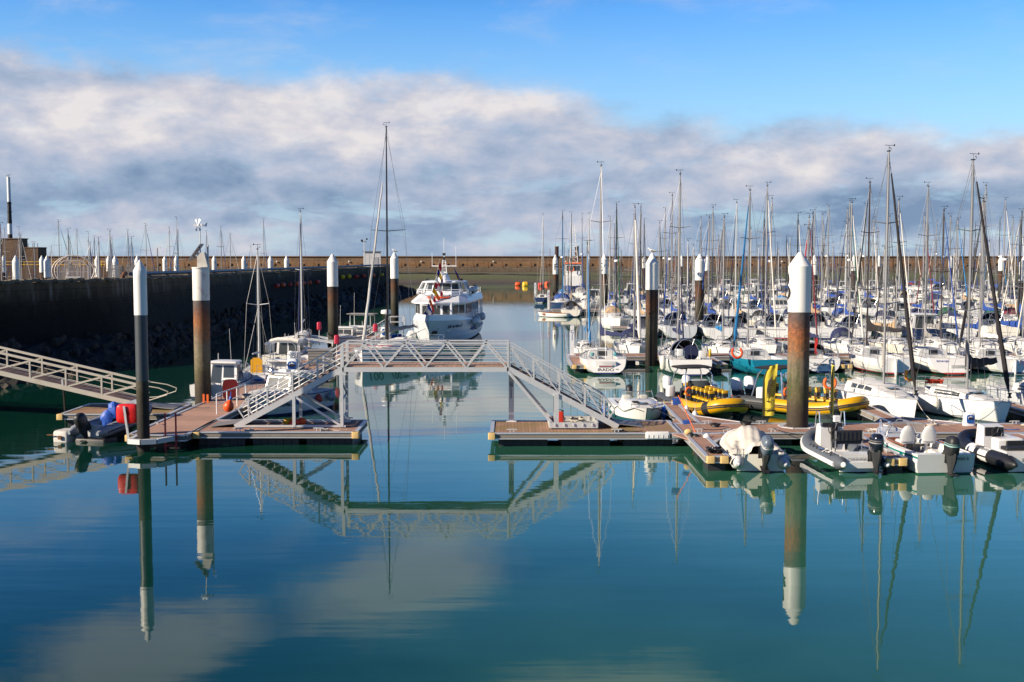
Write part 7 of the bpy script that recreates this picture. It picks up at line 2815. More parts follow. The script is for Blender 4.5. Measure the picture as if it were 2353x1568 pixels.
q = AT(1752, 978, 52.9)
feather(q.x, 52.9, R(0), 'tall yellow feather banner lettered in dark brown beside the stout pile', True)
q = AT(1903, 978, 52.4)
feather(q.x + .15, 52.4, R(72), 'narrow yellow feather banner seen edge-on before the second yellow boat', False)

# yellow and black passenger inflatables
YT = mat('tube_yellow', (.60, .32, .003), .38, var=.08, vs=1.5, coat=.15, stain=(.5, .27, .01), sa=.25)
TT = mat('tube_charcoal', (.05, .055, .062), .5, var=.15)


def yellow_rib(label, loc, rzv):
    o, hw, zb, yst = rib(dict(L=7.0, B=2.75, r=.33, z=.46, rise=.42, bowp=.62, tubes=[TT, YT, BLACK], slots=[(0, 0), (.36, 1), (.80, 2), (.815, 1)], strakes=(-.10, .16), strk=.035, hull=BLACK, trm=BLACK), label, loc, rzv, 'yellow passenger inflatables')
    for i in range(5):
        for x in (-.36, .36):
            seat_pod(o, x, -.25 + .52 * i, .42, YELLOW, w=.36, d=.44, h=.50)
    for x in (-.40, .40):
        seat_pod(o, x, -1.15, .42, YELLOW, w=.42, d=.5, h=.55)
    mb = MB()
    mb.add([(-.6, -1.0, .35), (.6, -1.0, .35), (.6, -.45, .35), (-.6, -.45, .35), (-.54, -.95, 1.62), (.54, -.95, 1.62), (.54, -.62, 1.50), (-.54, -.62, 1.50)], [(3, 2, 1, 0), (4, 5, 6, 7), (0, 1, 5, 4), (1, 2, 6, 5), (2, 3, 7, 6), (3, 0, 4, 7)])
    mb.rbox((0, -2.1, .75), (.9, .5, .8), .1)
    mb.build('console', BLACK, o, smooth=20)
    mb = MB()
    mb.box((0, -.42, .95), (.48, .03, .30))
    mb.build('console_panel', YELLOW, o, smooth=0)
    mb = MB()
    mb.grid([[(-.48 + .96 * i / 6, -.62 + .14 * math.sin(math.pi * i / 6), 1.36) for i in range(7)], [(-.36 + .72 * i / 6, -.75, 1.78) for i in range(7)]])
    mb.build('windscreen', CLEAR, o, smooth=40)
    mb = MB()
    for sx in (-1, 1):
        mb.tube([(sx * .72, -.75, .4), (sx * .74, -.85, 1.9), (sx * .60, -1.0, 2.22), (sx * .60, -2.1, 2.22), (sx * .74, -2.3, 1.9), (sx * .95, -2.6, .5)], .035, 6)
    mb.build('roof_frame', STEEL, o)
    mb = MB()
    rows = []
    for i in range(7):
        t = i / 6
        y = -.72 - 1.6 * t
        rows.append([(.92 * math.sin(R(-90 + 30 * j)), y - .12 * abs(math.sin(R(-90 + 30 * j))), 2.26 + .13 * math.cos(R(-90 + 30 * j)) * math.sin(math.pi * (.15 + .7 * t))) for j in range(7)])
    mb.grid(rows[::-1]).grid([[(p[0], p[1], p[2] - .04) for p in r] for r in rows])
    mb.build('sun_roof', BLK, o, smooth=60)
    for x in (-.55, .55):
        outboard(o, (x, yst - .32, .60), WHITE if False else mat('cowl_white', (.68, .69, .70), .35), 1.1, R(2))
    for sx in (-1, 1):
        mb = MB()
        mb.rbox((sx * 1.18, -1.75, 1.05), (.42, .42, .55), .1)
        mb.build('life_raft_case', WHITE, o)
    mb = MB()
    for sx, m_ in ((-1, 0), (1, 0)):
        mb.tube([(sx * .62 + .18 * math.cos(a), -.62, 1.12 + .2 * math.sin(a)) for a in [2 * math.pi * i / 14 for i in range(15)]], .05, 6)
    mb.build('life_ring', ORANGE, o)
    return o


yellow_rib('yellow and black inflatable with sun roof lying between the cuddy boat and the banner', (9.75, 59.6, 0), R(180 + 14))
yellow_rib('yellow and black inflatable with seat rows half behind the stout pile', (14.75, 59.7, 0), R(180 + 41))

# small white cuddy boat, bow towards the pontoon
o = thing('cuddy_boat', 'small white open cuddy boat with clear windscreen beyond the right stair foot', 'motorboat', (6.3, 58.9, 0), R(180 + 3))
h = Hull(5.3, 2.45, .62, .95, .5, -.05, 2.8, .42, p=3.6, rise=.16)
h.mesh('hull', [WHITE, NAVYSTRIPE, mat('antifouling_teal', (.01, .08, .12), .6)], o, n=20, boot=(.12, .13))
h.deck('deck', [WHITE, CREAM], o, (.10, .46), .80, .45)
coach(h, .46, .84, .80, .24, 'fore_cabin', WHITE, o, side_win=False, aft_door=False, hatch=True, front=.8)
mb = MB()
rows = []
for i in range(13):
    a = math.pi * i / 12
    rows.append([(-math.cos(a) * .82, -.35 + math.sin(a) * .75, .90), (-math.cos(a) * .74, -.50 + math.sin(a) * .52, 1.24)])
mb.grid(rows)
mb.build('windscreen', CLEAR, o, smooth=40)
mb = MB()
mb.tube([(r[1][0], r[1][1], r[1][2]) for r in rows], .024, 5)
for r in (rows[0], rows[6], rows[12]):
    mb.tube(r, .02, 4)
mb.build('windscreen_frame', STEEL, o)
mb = MB()
mb.rbox((-.4, -1.0, .62), (.5, .45, .7), .1).rbox((.45, -1.0, .62), (.5, .45, .7), .1)
mb.build('helm_seat', CREAM, o)
mb = MB()
mb.box((.3, .95, .86), (.30, .30, .05))
o2 = mb.build('dark_porthole', DARKIN, o, smooth=0)
rails(o, h, pushpit=False, lines=False, hh=.16)
mb = MB()
for sd in (-1, 1):
    l = h.rail_line(.45, .97, -.02, -.12, 8, sd)
    mb.tube([v + ZU * (-.10 * math.sin(i * 1.57)) for i, v in enumerate(l)], .016, 4)
mb.build('grab_line', RUBBER, o)
outboard(o, (0, h.yy(0) - .25, .45), BLACK, .9)
for i, (x, y, lb2) in enumerate(((7.42, 57.6, 'blue fender between the cuddy boat and the finger pontoon'), (4.55, 58.6, 'dark blue fender on the open-water side of the cuddy boat'))):
    fender(x, y, .35, lb2, .6, .13, BLUEP)
for i, (x, y, lb2) in enumerate(((8.62, 55.6, 'white fender at the finger edge before the yellow boat'), (8.5, 57.5, 'second white fender along the finger beside the yellow boat'))):
    fender(x, y, .42, lb2, .55, .15)

# ------------------------------------------------------------------ sloops behind pontoon B
o, h, m = sailboat(dict(L=8.9, B=3.0, fb=1.0, tr=.82, rt=.3, h=13.2, jib=BLK, jr=.105, cover=SAILW, bl=3.2, bz=.85, cvh=.55, c0=.30, c1=.84, ch=.52, cwf=.70, wins=3, win=(.14, .60), winh=(.45, .85), spars=2, tm=.58, stripe=WHITE, brot=R(-22), rake=.35), 'white sloop with cream sail cover and long black rolled foresail behind pontoon B', (18.75, 60.6, 0), R(180 + 7), 'sailboats behind pontoon B')
tag(horseshoe(16.3, 60.6, 1.5, ORANGE, 'orange horseshoe lifebuoy between the yellow boat and white sloop', 0, 0, .28))
o, h, m = sailboat(dict(L=8.2, B=2.8, fb=.95, tr=.62, rt=-.1, h=12.7, jib=BLK, jr=.11, cover=BLK, bl=3.3, bz=1.05, cvh=.58, c0=.34, c1=.80, ch=.40, cwf=.62, wins=1, win=(.10, .62), spars=2, tm=.58, stripe=WHITE, brot=R(-62), hull=mat('gelcoat_cool_white', (.72, .74, .75), .3, var=.05, coat=.3), rake=.5), 'white sloop with black boom cover and black rolled foresail beside the service pedestal', (22.55, 59.6, 0), R(180 + 14), 'sailboats behind pontoon B')
tag(horseshoe(21.0, 62.4, 1.75, mat('lifebuoy_amber', (.75, .28, .03), .6), 'amber horseshoe lifebuoy on the stern rail of the dark-boom sloop', R(15), 0, .28))
mb = MB()
for k in range(9):
    mb.tube([(rnd.uniform(-.45, .45), rnd.uniform(-.3, .3), rnd.uniform(0, .2)) for i in range(5)], .04, 5)
tag(mb.build('rope_heap', mat('rope_red', (.48, .05, .02), .8), None, loc=(21.9, 61.2, 1.42)), 'heap of red line on the deck of the dark-boom sloop', 'rope')
for i, (x, y, lb2) in enumerate(((20.75, 61.0, 'cream fender on the dark-boom sloop nearest its stern'), (21.15, 58.9, 'cream fender on the dark-boom sloop amidships'))):
    fender(x, y, .62, lb2, .62, .15, CREAM)
sailboat(dict(L=8.5, B=2.9, fb=.98, tr=.80, h=13.0, jib=GREYC, cover=NAVY, hull=GREYHULL, c0=.32, c1=.80, wins=2, tm=.58), 'pale grey sloop past the dark-boom sloop at the far end of pontoon B', (27.3, 60.6, 0), R(180 + 4), 'sailboats behind pontoon B')
sailboat(dict(L=8.5, B=2.9, fb=.98, tr=.80, h=12.0, jib=SAILW, cover=RBLUE, c0=.32, c1=.80, wins=2, tm=.58), 'white sloop with royal blue boom cover, last one behind pontoon B', (31.2, 60.6, 0), R(180 + 4), 'sailboats behind pontoon B')

# ------------------------------------------------------------------ row C, sterns outwards
g1 = 'yachts stern-out at pontoon C'
o, h, m = sailboat(dict(L=8.4, B=3.15, fb=1.0, tr=.86, rt=.95, h=14.3, jib=None, cover=NAVY, brot=R(30), bl=3.1, bz=.95, c0=.44, c1=.82, open=False, ck=(.10, .43), stripe=NAVYSTRIPE, name=('IRADO', .36, .33, -.05), tm=.60, spars=2, cw=.60), 'white racing yacht with IRADO on its broad transom and navy boom cover', (6.3, 83.6, 0), R(1), g1)
mb = MB()
mb.rbox((-.05, h.yy(0, .65) + .12, .62), (1.5, .5, .5), .06)
mb.box((-.05, h.yy(0, .65) - .16, .56), (.95, .08, .18))
mb.build('boarding_step', DECKW, o)
mb = MB()
mb.box((-.05, h.yy(0, .65) - .21, .56), (.85, .03, .05))
mb.build('red_stripe', REDPAINT, o, smooth=0)
text('lettering', 'LH', .15, GLY, o, frame((.72, h.yy(0, .36) - .02, .36), (1, 0, 0), (0, .6, 1)))
mb = MB()
for x in (-.7, .9):
    mb.lathe([(.09, 0), (.13, .05), (.13, .2), (.1, .24)], 10, Matrix.Translation((x, -.9, 1.0)))
mb.each('winch', mat('winch_cover_teal', (.05, .30, .33), .6), o)
o, h, m = sailboat(dict(L=9.6, B=3.25, fb=1.08, tr=.84, rt=.75, h=13.7, jib=None, cover=NAVY, brot=R(-6), bl=3.3, bz=1.05, c0=.40, c1=.80, hood=BLK, hh=1.05, wheel=True, stripe=NAVYSTRIPE, cove=False, tm=.60, spars=2), 'white cruising yacht with black spray hood and navy wheel cover at pontoon C', (11.85, 83.1, 0), R(2), g1)
mb = MB()
mb.lathe([(1e-4, -.02), (.52, -.02), (.54, 0), (.52, .02), (1e-4, .02)], 18, Matrix.Translation((.05, h.yy(.12), 1.48)) @ Matrix.Rotation(R(90), 4, 'X'))
mb.build('wheel_cover', NAVY, o)
mb = MB()
mb.box((.15, h.yy(0, .6) - .0, .62), (.75, .2, .26))
mb.build('stern_opening', DARKIN, o, smooth=0)
mb = MB()
mb.box((-1.0, h.yy(.02) + .1, 1.55), (.18, .18, .5)).rbox((-.75, h.yy(.02) + .1, 1.55), (.42, .3, .45), .06).rbox((.75, h.yy(.02), 1.45), (.5, .25, .45), .06)
mb.build('stern_locker', WHITE, o)
fender(10.12, 79.3, .82, 'square cream fender on the black-hooded yacht at pontoon C', .95, .20, CREAM)
tag(horseshoe(13.2, 78.9, 1.6, mat('lifebuoy_yellow', (.75, .40, .02), .6), 'yellow lifebuoy on the stern rail of the black-hooded yacht', R(80), 0, .24))
o, h, m = sailboat(dict(L=8.8, B=3.25, fb=1.05, tr=.80, rt=.55, h=12.6, hull=TEALHULL, stripe=TEALHULL, af=ANTIFOUL, jib=LBLUE, jr=.10, cover=None, brot=R(28), bl=3.4, bz=1.35, c0=.44, c1=.78, ck=(.06, .43), cw=.70, tm=.62, spars=2), 'teal-hulled yacht with bare boom and orange horseshoe lifebuoy at pontoon C', (16.9, 83.2, 0), R(7), g1)
tag(horseshoe(15.05, 79.2, 1.55, mat('lifebuoy_red_orange', (.75, .07, .01), .6), 'red-orange horseshoe lifebuoy on the teal yacht stern', R(10), R(-15), .34))
fender(18.9, 79.6, 1.55, 'cream canvas-wrapped fender on the teal yacht corner', .75, .20, TAN)
o, h, m = sailboat(dict(L=7.6, B=2.85, fb=1.0, tr=.84, rt=.45, h=9.9, jib=REDC, jr=.09, cover=NAVY, c0=.40, c1=.80, hood=BLK, hh=.8, ladder=.45, name=('Zéphyr', .30, .62, -.25), tm=.58, spars=1), 'white yacht with Zéphyr on its stern and red flag, half behind the stout pile', (21.1, 84.2, 0), R(2), g1)
text('lettering', 'LH', .14, GLG, o, frame((-.25, h.yy(0, .36) - .02, .36), (1, 0, 0), (0, .4, 1)))
fl = thing('ensign', 'limp red flag hanging at the stern of the Zéphyr yacht', 'flag', (20.6, 80.5, 1.0))
mb = MB()
mb.tube([(0, 0, 0), (-.05, -.1, 1.5)], .02, 5)
mb.build('staff', WOOD, fl)
mb = MB()
mb.grid([[(-.05 + .02 * math.sin(k * 2), -.1 + .04 * math.cos(k * 1.7), 1.48 - .17 * k), (.10 + .06 * math.sin(k * 1.3), -.12, 1.40 - .19 * k)] for k in range(7)])
mb.build('cloth', REDC, fl)
o, h, m = sailboat(dict(L=9.0, B=3.0, fb=1.08, tr=.82, rt=.15, h=13.2, jib=BLK, jr=.06, cover=BLK, cvh=.50, brot=R(20), bl=3.6, bz=1.15, mm=mat('spar_brown', (.035, .02, .018), .4), stripe=mat('stripe_red', (.35, .03, .02), .4), boot=1, c0=.44, c1=.80, ck=(.03, .43), open=True, tm=.62, spars=2, rudder=True), 'white racing yacht with black sail cover, brown mast and red waterline stripes', (25.55, 84.1, 0), R(3), g1)
o, h, m = sailboat(dict(L=9.2, B=3.25, fb=1.08, tr=.86, rt=.95, h=12.9, jib=None, cover=GREYC, brot=R(-14), stripe=mat('stripe_red', (.35, .03, .02), .4), name=('IEMANJA', .22, .82, -.55), namem=GLB, c0=.42, c1=.80, tm=.60, spars=2), 'white yacht with blue IEMANJA lettering on its scooped transom', (29.55, 83.9, 0), R(2), g1)
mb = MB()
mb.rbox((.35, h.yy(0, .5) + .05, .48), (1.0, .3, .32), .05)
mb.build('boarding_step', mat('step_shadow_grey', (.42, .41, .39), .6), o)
o, h, m = sailboat(dict(L=8.6, B=3.0, fb=1.0, tr=.86, rt=.3, h=11.8, jib=BLK, jr=.11, cover=SAILW, cvh=.35, c0=.42, c1=.82, rudder=True, tm=.60, spars=1), 'white yacht with oval window, folded cream sail and pale horseshoe lifebuoy at pontoon C', (33.6, 84.0, 0), R(4), g1)
tag(horseshoe(34.4, 80.1, 1.55, SAILW, 'pale horseshoe lifebuoy on a stern rail at pontoon C', 0, 0, .3))
sailboat(dict(L=8.6, B=3.0, fb=1.0, tr=.82, rt=.5, h=12.2, jib=SAILW, cover=NAVY, c0=.42, c1=.82, hood=NAVY, tm=.60), 'white yacht with navy spray hood, last one in the stern-out row at pontoon C', (37.6, 84.0, 0), R(2), g1)

# ------------------------------------------------------------------ row C, far side, bows towards us
g2 = 'yachts bow-in behind pontoon C'
CB = [
    (5.9, dict(L=5.8, B=2.3, fb=.72, tr=.70, h=8.9, jib=LBLUE, jr=.10, cover=LBLUE, bl=2.0, ch=.48, spars=1, wins=2), 'small white yacht with light blue boom cover and rolled foresail behind the C post'),
    (9.7, dict(L=8.0, B=2.8, fb=.95, tr=.70, h=11.8, jib=SAILW, jr=.13, cover=NAVY, hood=NAVY, hh=1.05, spars=1), 'white yacht with navy boom cover, big navy hood and white rolled foresail by pontoon C'),
    (13.1, dict(L=6.4, B=2.4, fb=.70, tr=.75, h=9.9, jib=NAVY, cover=NAVY, bl=2.2, hull=WHITE, stripe=REDPAINT, af=ANTIRED, spars=1), 'small white yacht with dark red lower hull beside the pile of pontoon C'),
    (16.7, dict(L=7.0, B=2.6, fb=.82, tr=.75, h=11.0, jib=None, cover=LBLUE, bl=2.6, spars=1), 'white yacht with drooping light blue sail cover behind pontoon C'),
    (20.2, dict(L=8.6, B=3.0, fb=1.0, tr=.8, h=13.5, jib=SAILW, cover=None, stripe=NAVYSTRIPE, af=NAVYHULL, spars=2, ch=.5), 'white yacht with bare boom and dark blue bottom behind the teal yacht'),
    (23.4, dict(L=7.0, B=2.6, fb=.85, tr=.75, h=11.0, jib=MAROON, hull=GREYHULL, cover=GREYC, stripe=REDPAINT, spars=1), 'pale grey yacht with a red stripe half behind the stout pile at pontoon C'),
    (26.9, dict(L=8.4, B=3.0, fb=.98, tr=.75, h=12.2, jib=SAILW, cover=None, hood=NAVY, hh=1.1, spars=1), 'white yacht with round navy spray hood behind pontoon C'),
    (30.7, dict(L=9.0, B=3.1, fb=1.0, tr=.75, h=12.4, jib=SAILW, cover=TAN, brot=.2, hull=CREAM, spars=2), 'cream yacht with tan drooping sail cover behind pontoon C'),
    (34.2, dict(L=8.4, B=2.9, fb=.95, tr=.7, h=11.6, jib=RBLUE, mm=mat('spar_brown', (.035, .02, .018), .4), cover=GREYC, stripe=mat('stripe_red', (.35, .03, .02), .4), spars=1), 'white yacht with grey high-peaked sail cover and brown mast behind pontoon C'),
    (37.3, dict(L=8.6, B=3.0, fb=.95, tr=.78, h=12.5, jib=NAVY, cover=RBLUE, wins=3, spars=2), 'white yacht with royal blue sail cover dropping to deck behind pontoon C'),
    (40.9, dict(L=9.2, B=3.1, fb=1.0, tr=.78, h=13.0, jib=BLK, cover=RBLUE, cvh=.6, bl=3.9, spars=2), 'white yacht with very long royal blue sail cover behind pontoon C'),
    (44.8, dict(L=8.0, B=2.8, fb=.95, tr=.78, h=11.6, jib=SAILW, cover=NAVY, spars=1), 'white yacht with navy sail cover at the far end behind pontoon C'),
]
for x, P, lb2 in CB:
    P = dict(P)
    P.setdefault('tm', .57)
    sailboat(P, lb2, (x, 91.0 + P['L'] / 2, 0), math.pi + R(2), g2)

# ------------------------------------------------------------------ lines and hoses left on the boards
rnd = random.Random(31)
for x, y, r, m_, lb2 in ((-13.95, 62.0, .2, ROPE, 'pale coil of rope by a cleat on the walkway beside the fishing boat'), (-15.2, 70.5, .22, BLUEP, 'blue hose coil on the walkway beside the pilothouse boat'), (-11.2, 50.1, .16, ROPE, 'pale rope flaked by the front cleat of the left pontoon'), (-8.0, 50.15, .15, ROPE, 'small pale rope coil by the right front cleat of the left pontoon'), (4.5, 49.9, .2, BLACK, 'black line loosely coiled on pontoon B head near its front cleat'), (15.3, 50.2, .2, ROPE, 'pale rope heap on pontoon B behind the speedboat bow'), (18.4, 51.7, .2, ROPE, 'pale twisted rope on pontoon B in front of the cream-covered sloop'), (22.6, 51.7, .24, ROPE, 'pale rope pile on pontoon B past the service pedestal'), (20.7, 50.4, .2, BLUEP, 'blue hose lying on pontoon B in front of the service pedestal')):
    mb = MB()
    pts = []
    for i in range(34):
        a = i * .62
        q = r * (.6 + .5 * (i % 11) / 11) + rnd.uniform(-.02, .02)
        pts.append((q * math.cos(a) * 1.3, q * math.sin(a), .02 + .0015 * i))
    pts += [(r * 1.6 + .12 * i, .06 * math.sin(i * 1.4), .02) for i in range(7)]
    mb.tube(pts, .017, 4)
    tag(mb.build('rope_coil', m_, None, loc=(x, y, DK)), lb2, 'rope coil')
# ================================================================== THE OUTER ROWS
BASE = thing
PROTO = {}


def proto_boat(key):
    """first boat of a kind is built with all its parts, later ones are copies"""
    return PROTO.get(key)


KINDS_ = {
    'cruiser': dict(L=9.2, B=3.1, fb=1.02, tr=.80, rt=.55, h=12.0, jib=NAVY, cover=RBLUE, hood=NAVY, hh=1.0, wheel=True, spars=2, wins=2),
    'classic': dict(L=8.0, B=2.7, fb=.92, tr=.62, rt=.1, h=11.0, jib=SAILW, cover=RBLUE, spars=1, wins=3, ch=.45),
    'racer': dict(L=8.6, B=3.0, fb=1.0, tr=.86, rt=.7, h=12.5, jib=BLK, cover=NAVY, spars=2, wins=1, open=True),
    'day': dict(L=6.4, B=2.4, fb=.78, tr=.72, rt=.15, h=9.5, jib=RBLUE, cover=NAVY, spars=1, wins=2, bl=2.3),
    'big': dict(L=11.0, B=3.6, fb=1.18, tr=.80, rt=.6, h=14.0, jib=SAILW, cover=RBLUE, hood=NAVY, hh=1.05, bimini=None, wheel=True, spars=2, wins=4, radar=True),
    'tented': dict(L=9.0, B=3.1, fb=1.05, tr=.78, rt=.3, h=11.6, jib=NAVY, cover=TAN, hood=GREYC, hh=1.1, spars=1, wins=3, door=GREYC),
}
HULLH = {}


def place_sail(kind, label, x, ystern, L_dir, h, hull, cover, jib, hoodm, group, spar=None, brot=0.0, yaw=0.0):
    P = KINDS_[kind]
    L_ = P['L']
    yc = ystern + L_ / 2 if L_dir > 0 else ystern
    if kind not in PROTO:
        o, hh, m = sailboat(P, label, (x, yc, 0), 0, group)
        PROTO[kind] = (o, m)
    else:
        o = copy_tree(PROTO[kind][0])
        tag(o, label, 'sailboat', group)
    o.location = (x, yc, 0)
    sc_ = 1.0 + ((x * 7.31 + ystern * 3.17) % 1.0 - .5) * .20
    o.scale = (sc_, sc_, sc_)
    o.rotation_euler = (0, 0, (0 if L_dir > 0 else math.pi) + yaw)
    for c in o.children:
        nm = c.name.split('.')[0]
        if nm == 'hull':
            recolour(c, 0, hull[0])
            recolour(c, 1, hull[1])
        elif nm == 'spray_hood':
            if hoodm is None:
                pass
            else:
                recolour(c, 0, hoodm)
        elif nm == 'mast':
            z0 = c.location.z
            c.scale = (1, 1, (h / sc_ - z0) / (P['h'] - z0))
            if spar:
                recolour(c, 0, spar)
            for d in c.children:
                if d.name.startswith('rolled_foresail'):
                    recolour(d, 0, jib)
        elif nm == 'boom':
            c.rotation_euler = (0, 0, brot)
            for d in c.children:
                if d.name.startswith('sail_cover'):
                    recolour(d, 0, cover)
    return o


MKIND = {
    'pilothouse boat': dict(L=6.8, B=2.6, fb=.9, c0=.36, c1=.68, ch=1.15, ob=BLACK, frake=.7, arake=.2),
    'cabin cruiser': dict(L=8.2, B=3.0, fb=1.05, c0=.26, c1=.62, ch=1.25, frake=1.3, nfront=3, nside=3, lines=True),
    'fishing launch': dict(L=6.2, B=2.4, fb=.85, c0=.42, c1=.64, ch=1.0, frake=.15, nfront=3, nside=1, strake=NAVYSTRIPE),
}


def place_motor(kind, label, x, y, rzv, hullm, group, roof=None):
    if kind not in PROTO:
        o, _ = motorboat(MKIND[kind], label, (x, y, 0), rzv, group)
        PROTO[kind] = (o, None)
    else:
        o = copy_tree(PROTO[kind][0])
        tag(o, label, 'motorboat', group)
    o.location = (x, y, 0)
    o.rotation_euler = (0, 0, rzv)
    for c in o.children:
        nm = c.name.split('.')[0]
        if nm == 'hull':
            recolour(c, 0, hullm[0])
        elif nm == 'cabin_roof' and roof:
            recolour(c, 0, roof)
    return o


CV = [('royal blue', RBLUE), ('navy', NAVY), ('light blue', LBLUE), ('black', BLK), ('tan', TAN), ('green', GREEN), ('white', SAILW), ('grey', GREYC), ('maroon', MAROON)]
HULLS = [('white', (WHITE, NAVYSTRIPE)), ('white', (WHITE, REDPAINT)), ('cream', (CREAM, NAVYSTRIPE)), ('white', (WHITE, WHITE)), ('grey', (GREYHULL, NAVYSTRIPE)), ('navy-hulled', (NAVYHULL, REDPAINT))]
HW = [.44, .14, .17, .15, .05, .05]
# mast heads seen in the photograph (picture column, row), each given to the nearest berth that it fits
MA = []
for cx, cy in ((358, 585), (437, 610), (541, 610), (605, 605), (778, 510), (797, 650), (842, 715), (870, 510), (1038, 635), (1093, 540), (1122, 665), (1268, 690), (1303, 470), (1330, 560), (1403, 425), (1416, 790), (1450, 655), (1523, 860), (1655, 745), (1666, 640), (1740, 640), (1770, 545), (1852, 770), (1872, 675), (1993, 500), (2050, 390), (2132, 745), (2260, 605), (2345, 450), (180, 685)):
    MA.append(((2100 + cx * .425) / 1.7407, (600 + cy * .425) / 1.7407))
for cx, cy in ((208, 520), (318, 855), (347, 860), (400, 565), (419, 670), (542, 650), (573, 620), (629, 665), (698, 590), (834, 745), (855, 615), (880, 545), (1022, 585), (1062, 700), (1097, 790), (1210, 680), (1313, 745), (1507, 670), (1530, 755), (1617, 720), (1592, 850), (1691, 630), (1719, 680), (1791, 710), (1843, 780), (1894, 630), (1942, 505), (1958, 735), (2066, 410), (2170, 700), (2232, 535), (2255, 690), (2330, 710), (2345, 640)):
    MA.append(((3000 + cx * .4658) / 1.7407, (550 + cy * .4658) / 1.7407))
MA.sort()
ORD = ['first', 'second', 'third', 'fourth', 'fifth', 'sixth', 'seventh', 'eighth', 'ninth', 'tenth', 'eleventh', 'twelfth', 'thirteenth', 'fourteenth', 'fifteenth', 'sixteenth', 'seventeenth', 'eighteenth', 'nineteenth', 'twentieth', 'twenty-first', 'twenty-second', 'twenty-third', 'twenty-fourth', 'twenty-fifth', 'twenty-sixth', 'twenty-seventh']
rg = random.Random(21)
ROWS = [
    # name, y of stern (out) or bow (in), direction, x positions
    ('near side of pontoon D', 113.4, 1, [11.6, 16.0, 19.4, 22.6, 26.2, 29.6, 33.0, 36.6, 40.2, 43.8, 47.6, 51.2, 54.8]),
    ('far side of pontoon D', 126.0, -1, [12.2, 15.8, 19.6, 23.2, 26.6, 30.4, 34.2, 37.6, 41.4, 45.2, 48.8, 52.6, 56.4]),
    ('near side of pontoon E', 154.0, 1, [8.4, 12.6, 16.4, 20.4, 24.2, 28.0, 32.0, 35.8, 39.6, 43.6, 47.4, 51.4, 55.4, 59.2, 63.0, 66.8]),
    ('far side of pontoon E', 167.2, -1, [7.0, 10.8, 15.0, 19.0, 23.2, 27.2, 31.0, 35.2, 39.0, 43.2, 47.2, 51.2, 55.4, 59.4, 63.4, 67.6, 71.6]),
    ('near side of pontoon F', 197.0, 1, [9.6, 14.2, 18.6, 22.8, 27.2, 31.6, 35.8, 40.2, 44.6, 48.8, 53.2, 57.4, 61.8, 66.2, 70.6, 75.0, 79.4, 83.8]),
    ('far side of pontoon F', 210.6, -1, [9.4, 14.0, 18.8, 23.4, 28.0, 32.6, 37.2, 41.8, 46.6, 51.2, 55.8, 60.4, 65.0, 69.6, 74.2, 79.0, 83.6, 88.2]),
    ('near side of pontoon G', 239.5, 1, [24.5, 29.6, 34.8, 40.0, 45.0, 50.2, 55.4, 60.4, 65.6, 70.8, 76.0, 81.0, 86.2, 91.4, 96.4]),
    ('far side of pontoon G', 253.0, -1, [27.0, 33.0, 39.0, 45.0, 51.0, 57.0, 63.0, 69.0, 75.0, 81.0, 87.0, 93.0, 99.0]),
    ('near side of the farthest pontoon', 281.0, 1, [37.0, 44.0, 51.0, 58.0, 65.0, 72.0, 79.0, 86.0, 93.0, 100.0, 107.0, 114.0]),
]
BER = []
for ri, (rn, y, dr, xs) in enumerate(ROWS):
    for i, x in enumerate(xs):
        BER.append([ri, i, x + rg.uniform(-.25, .25), None])
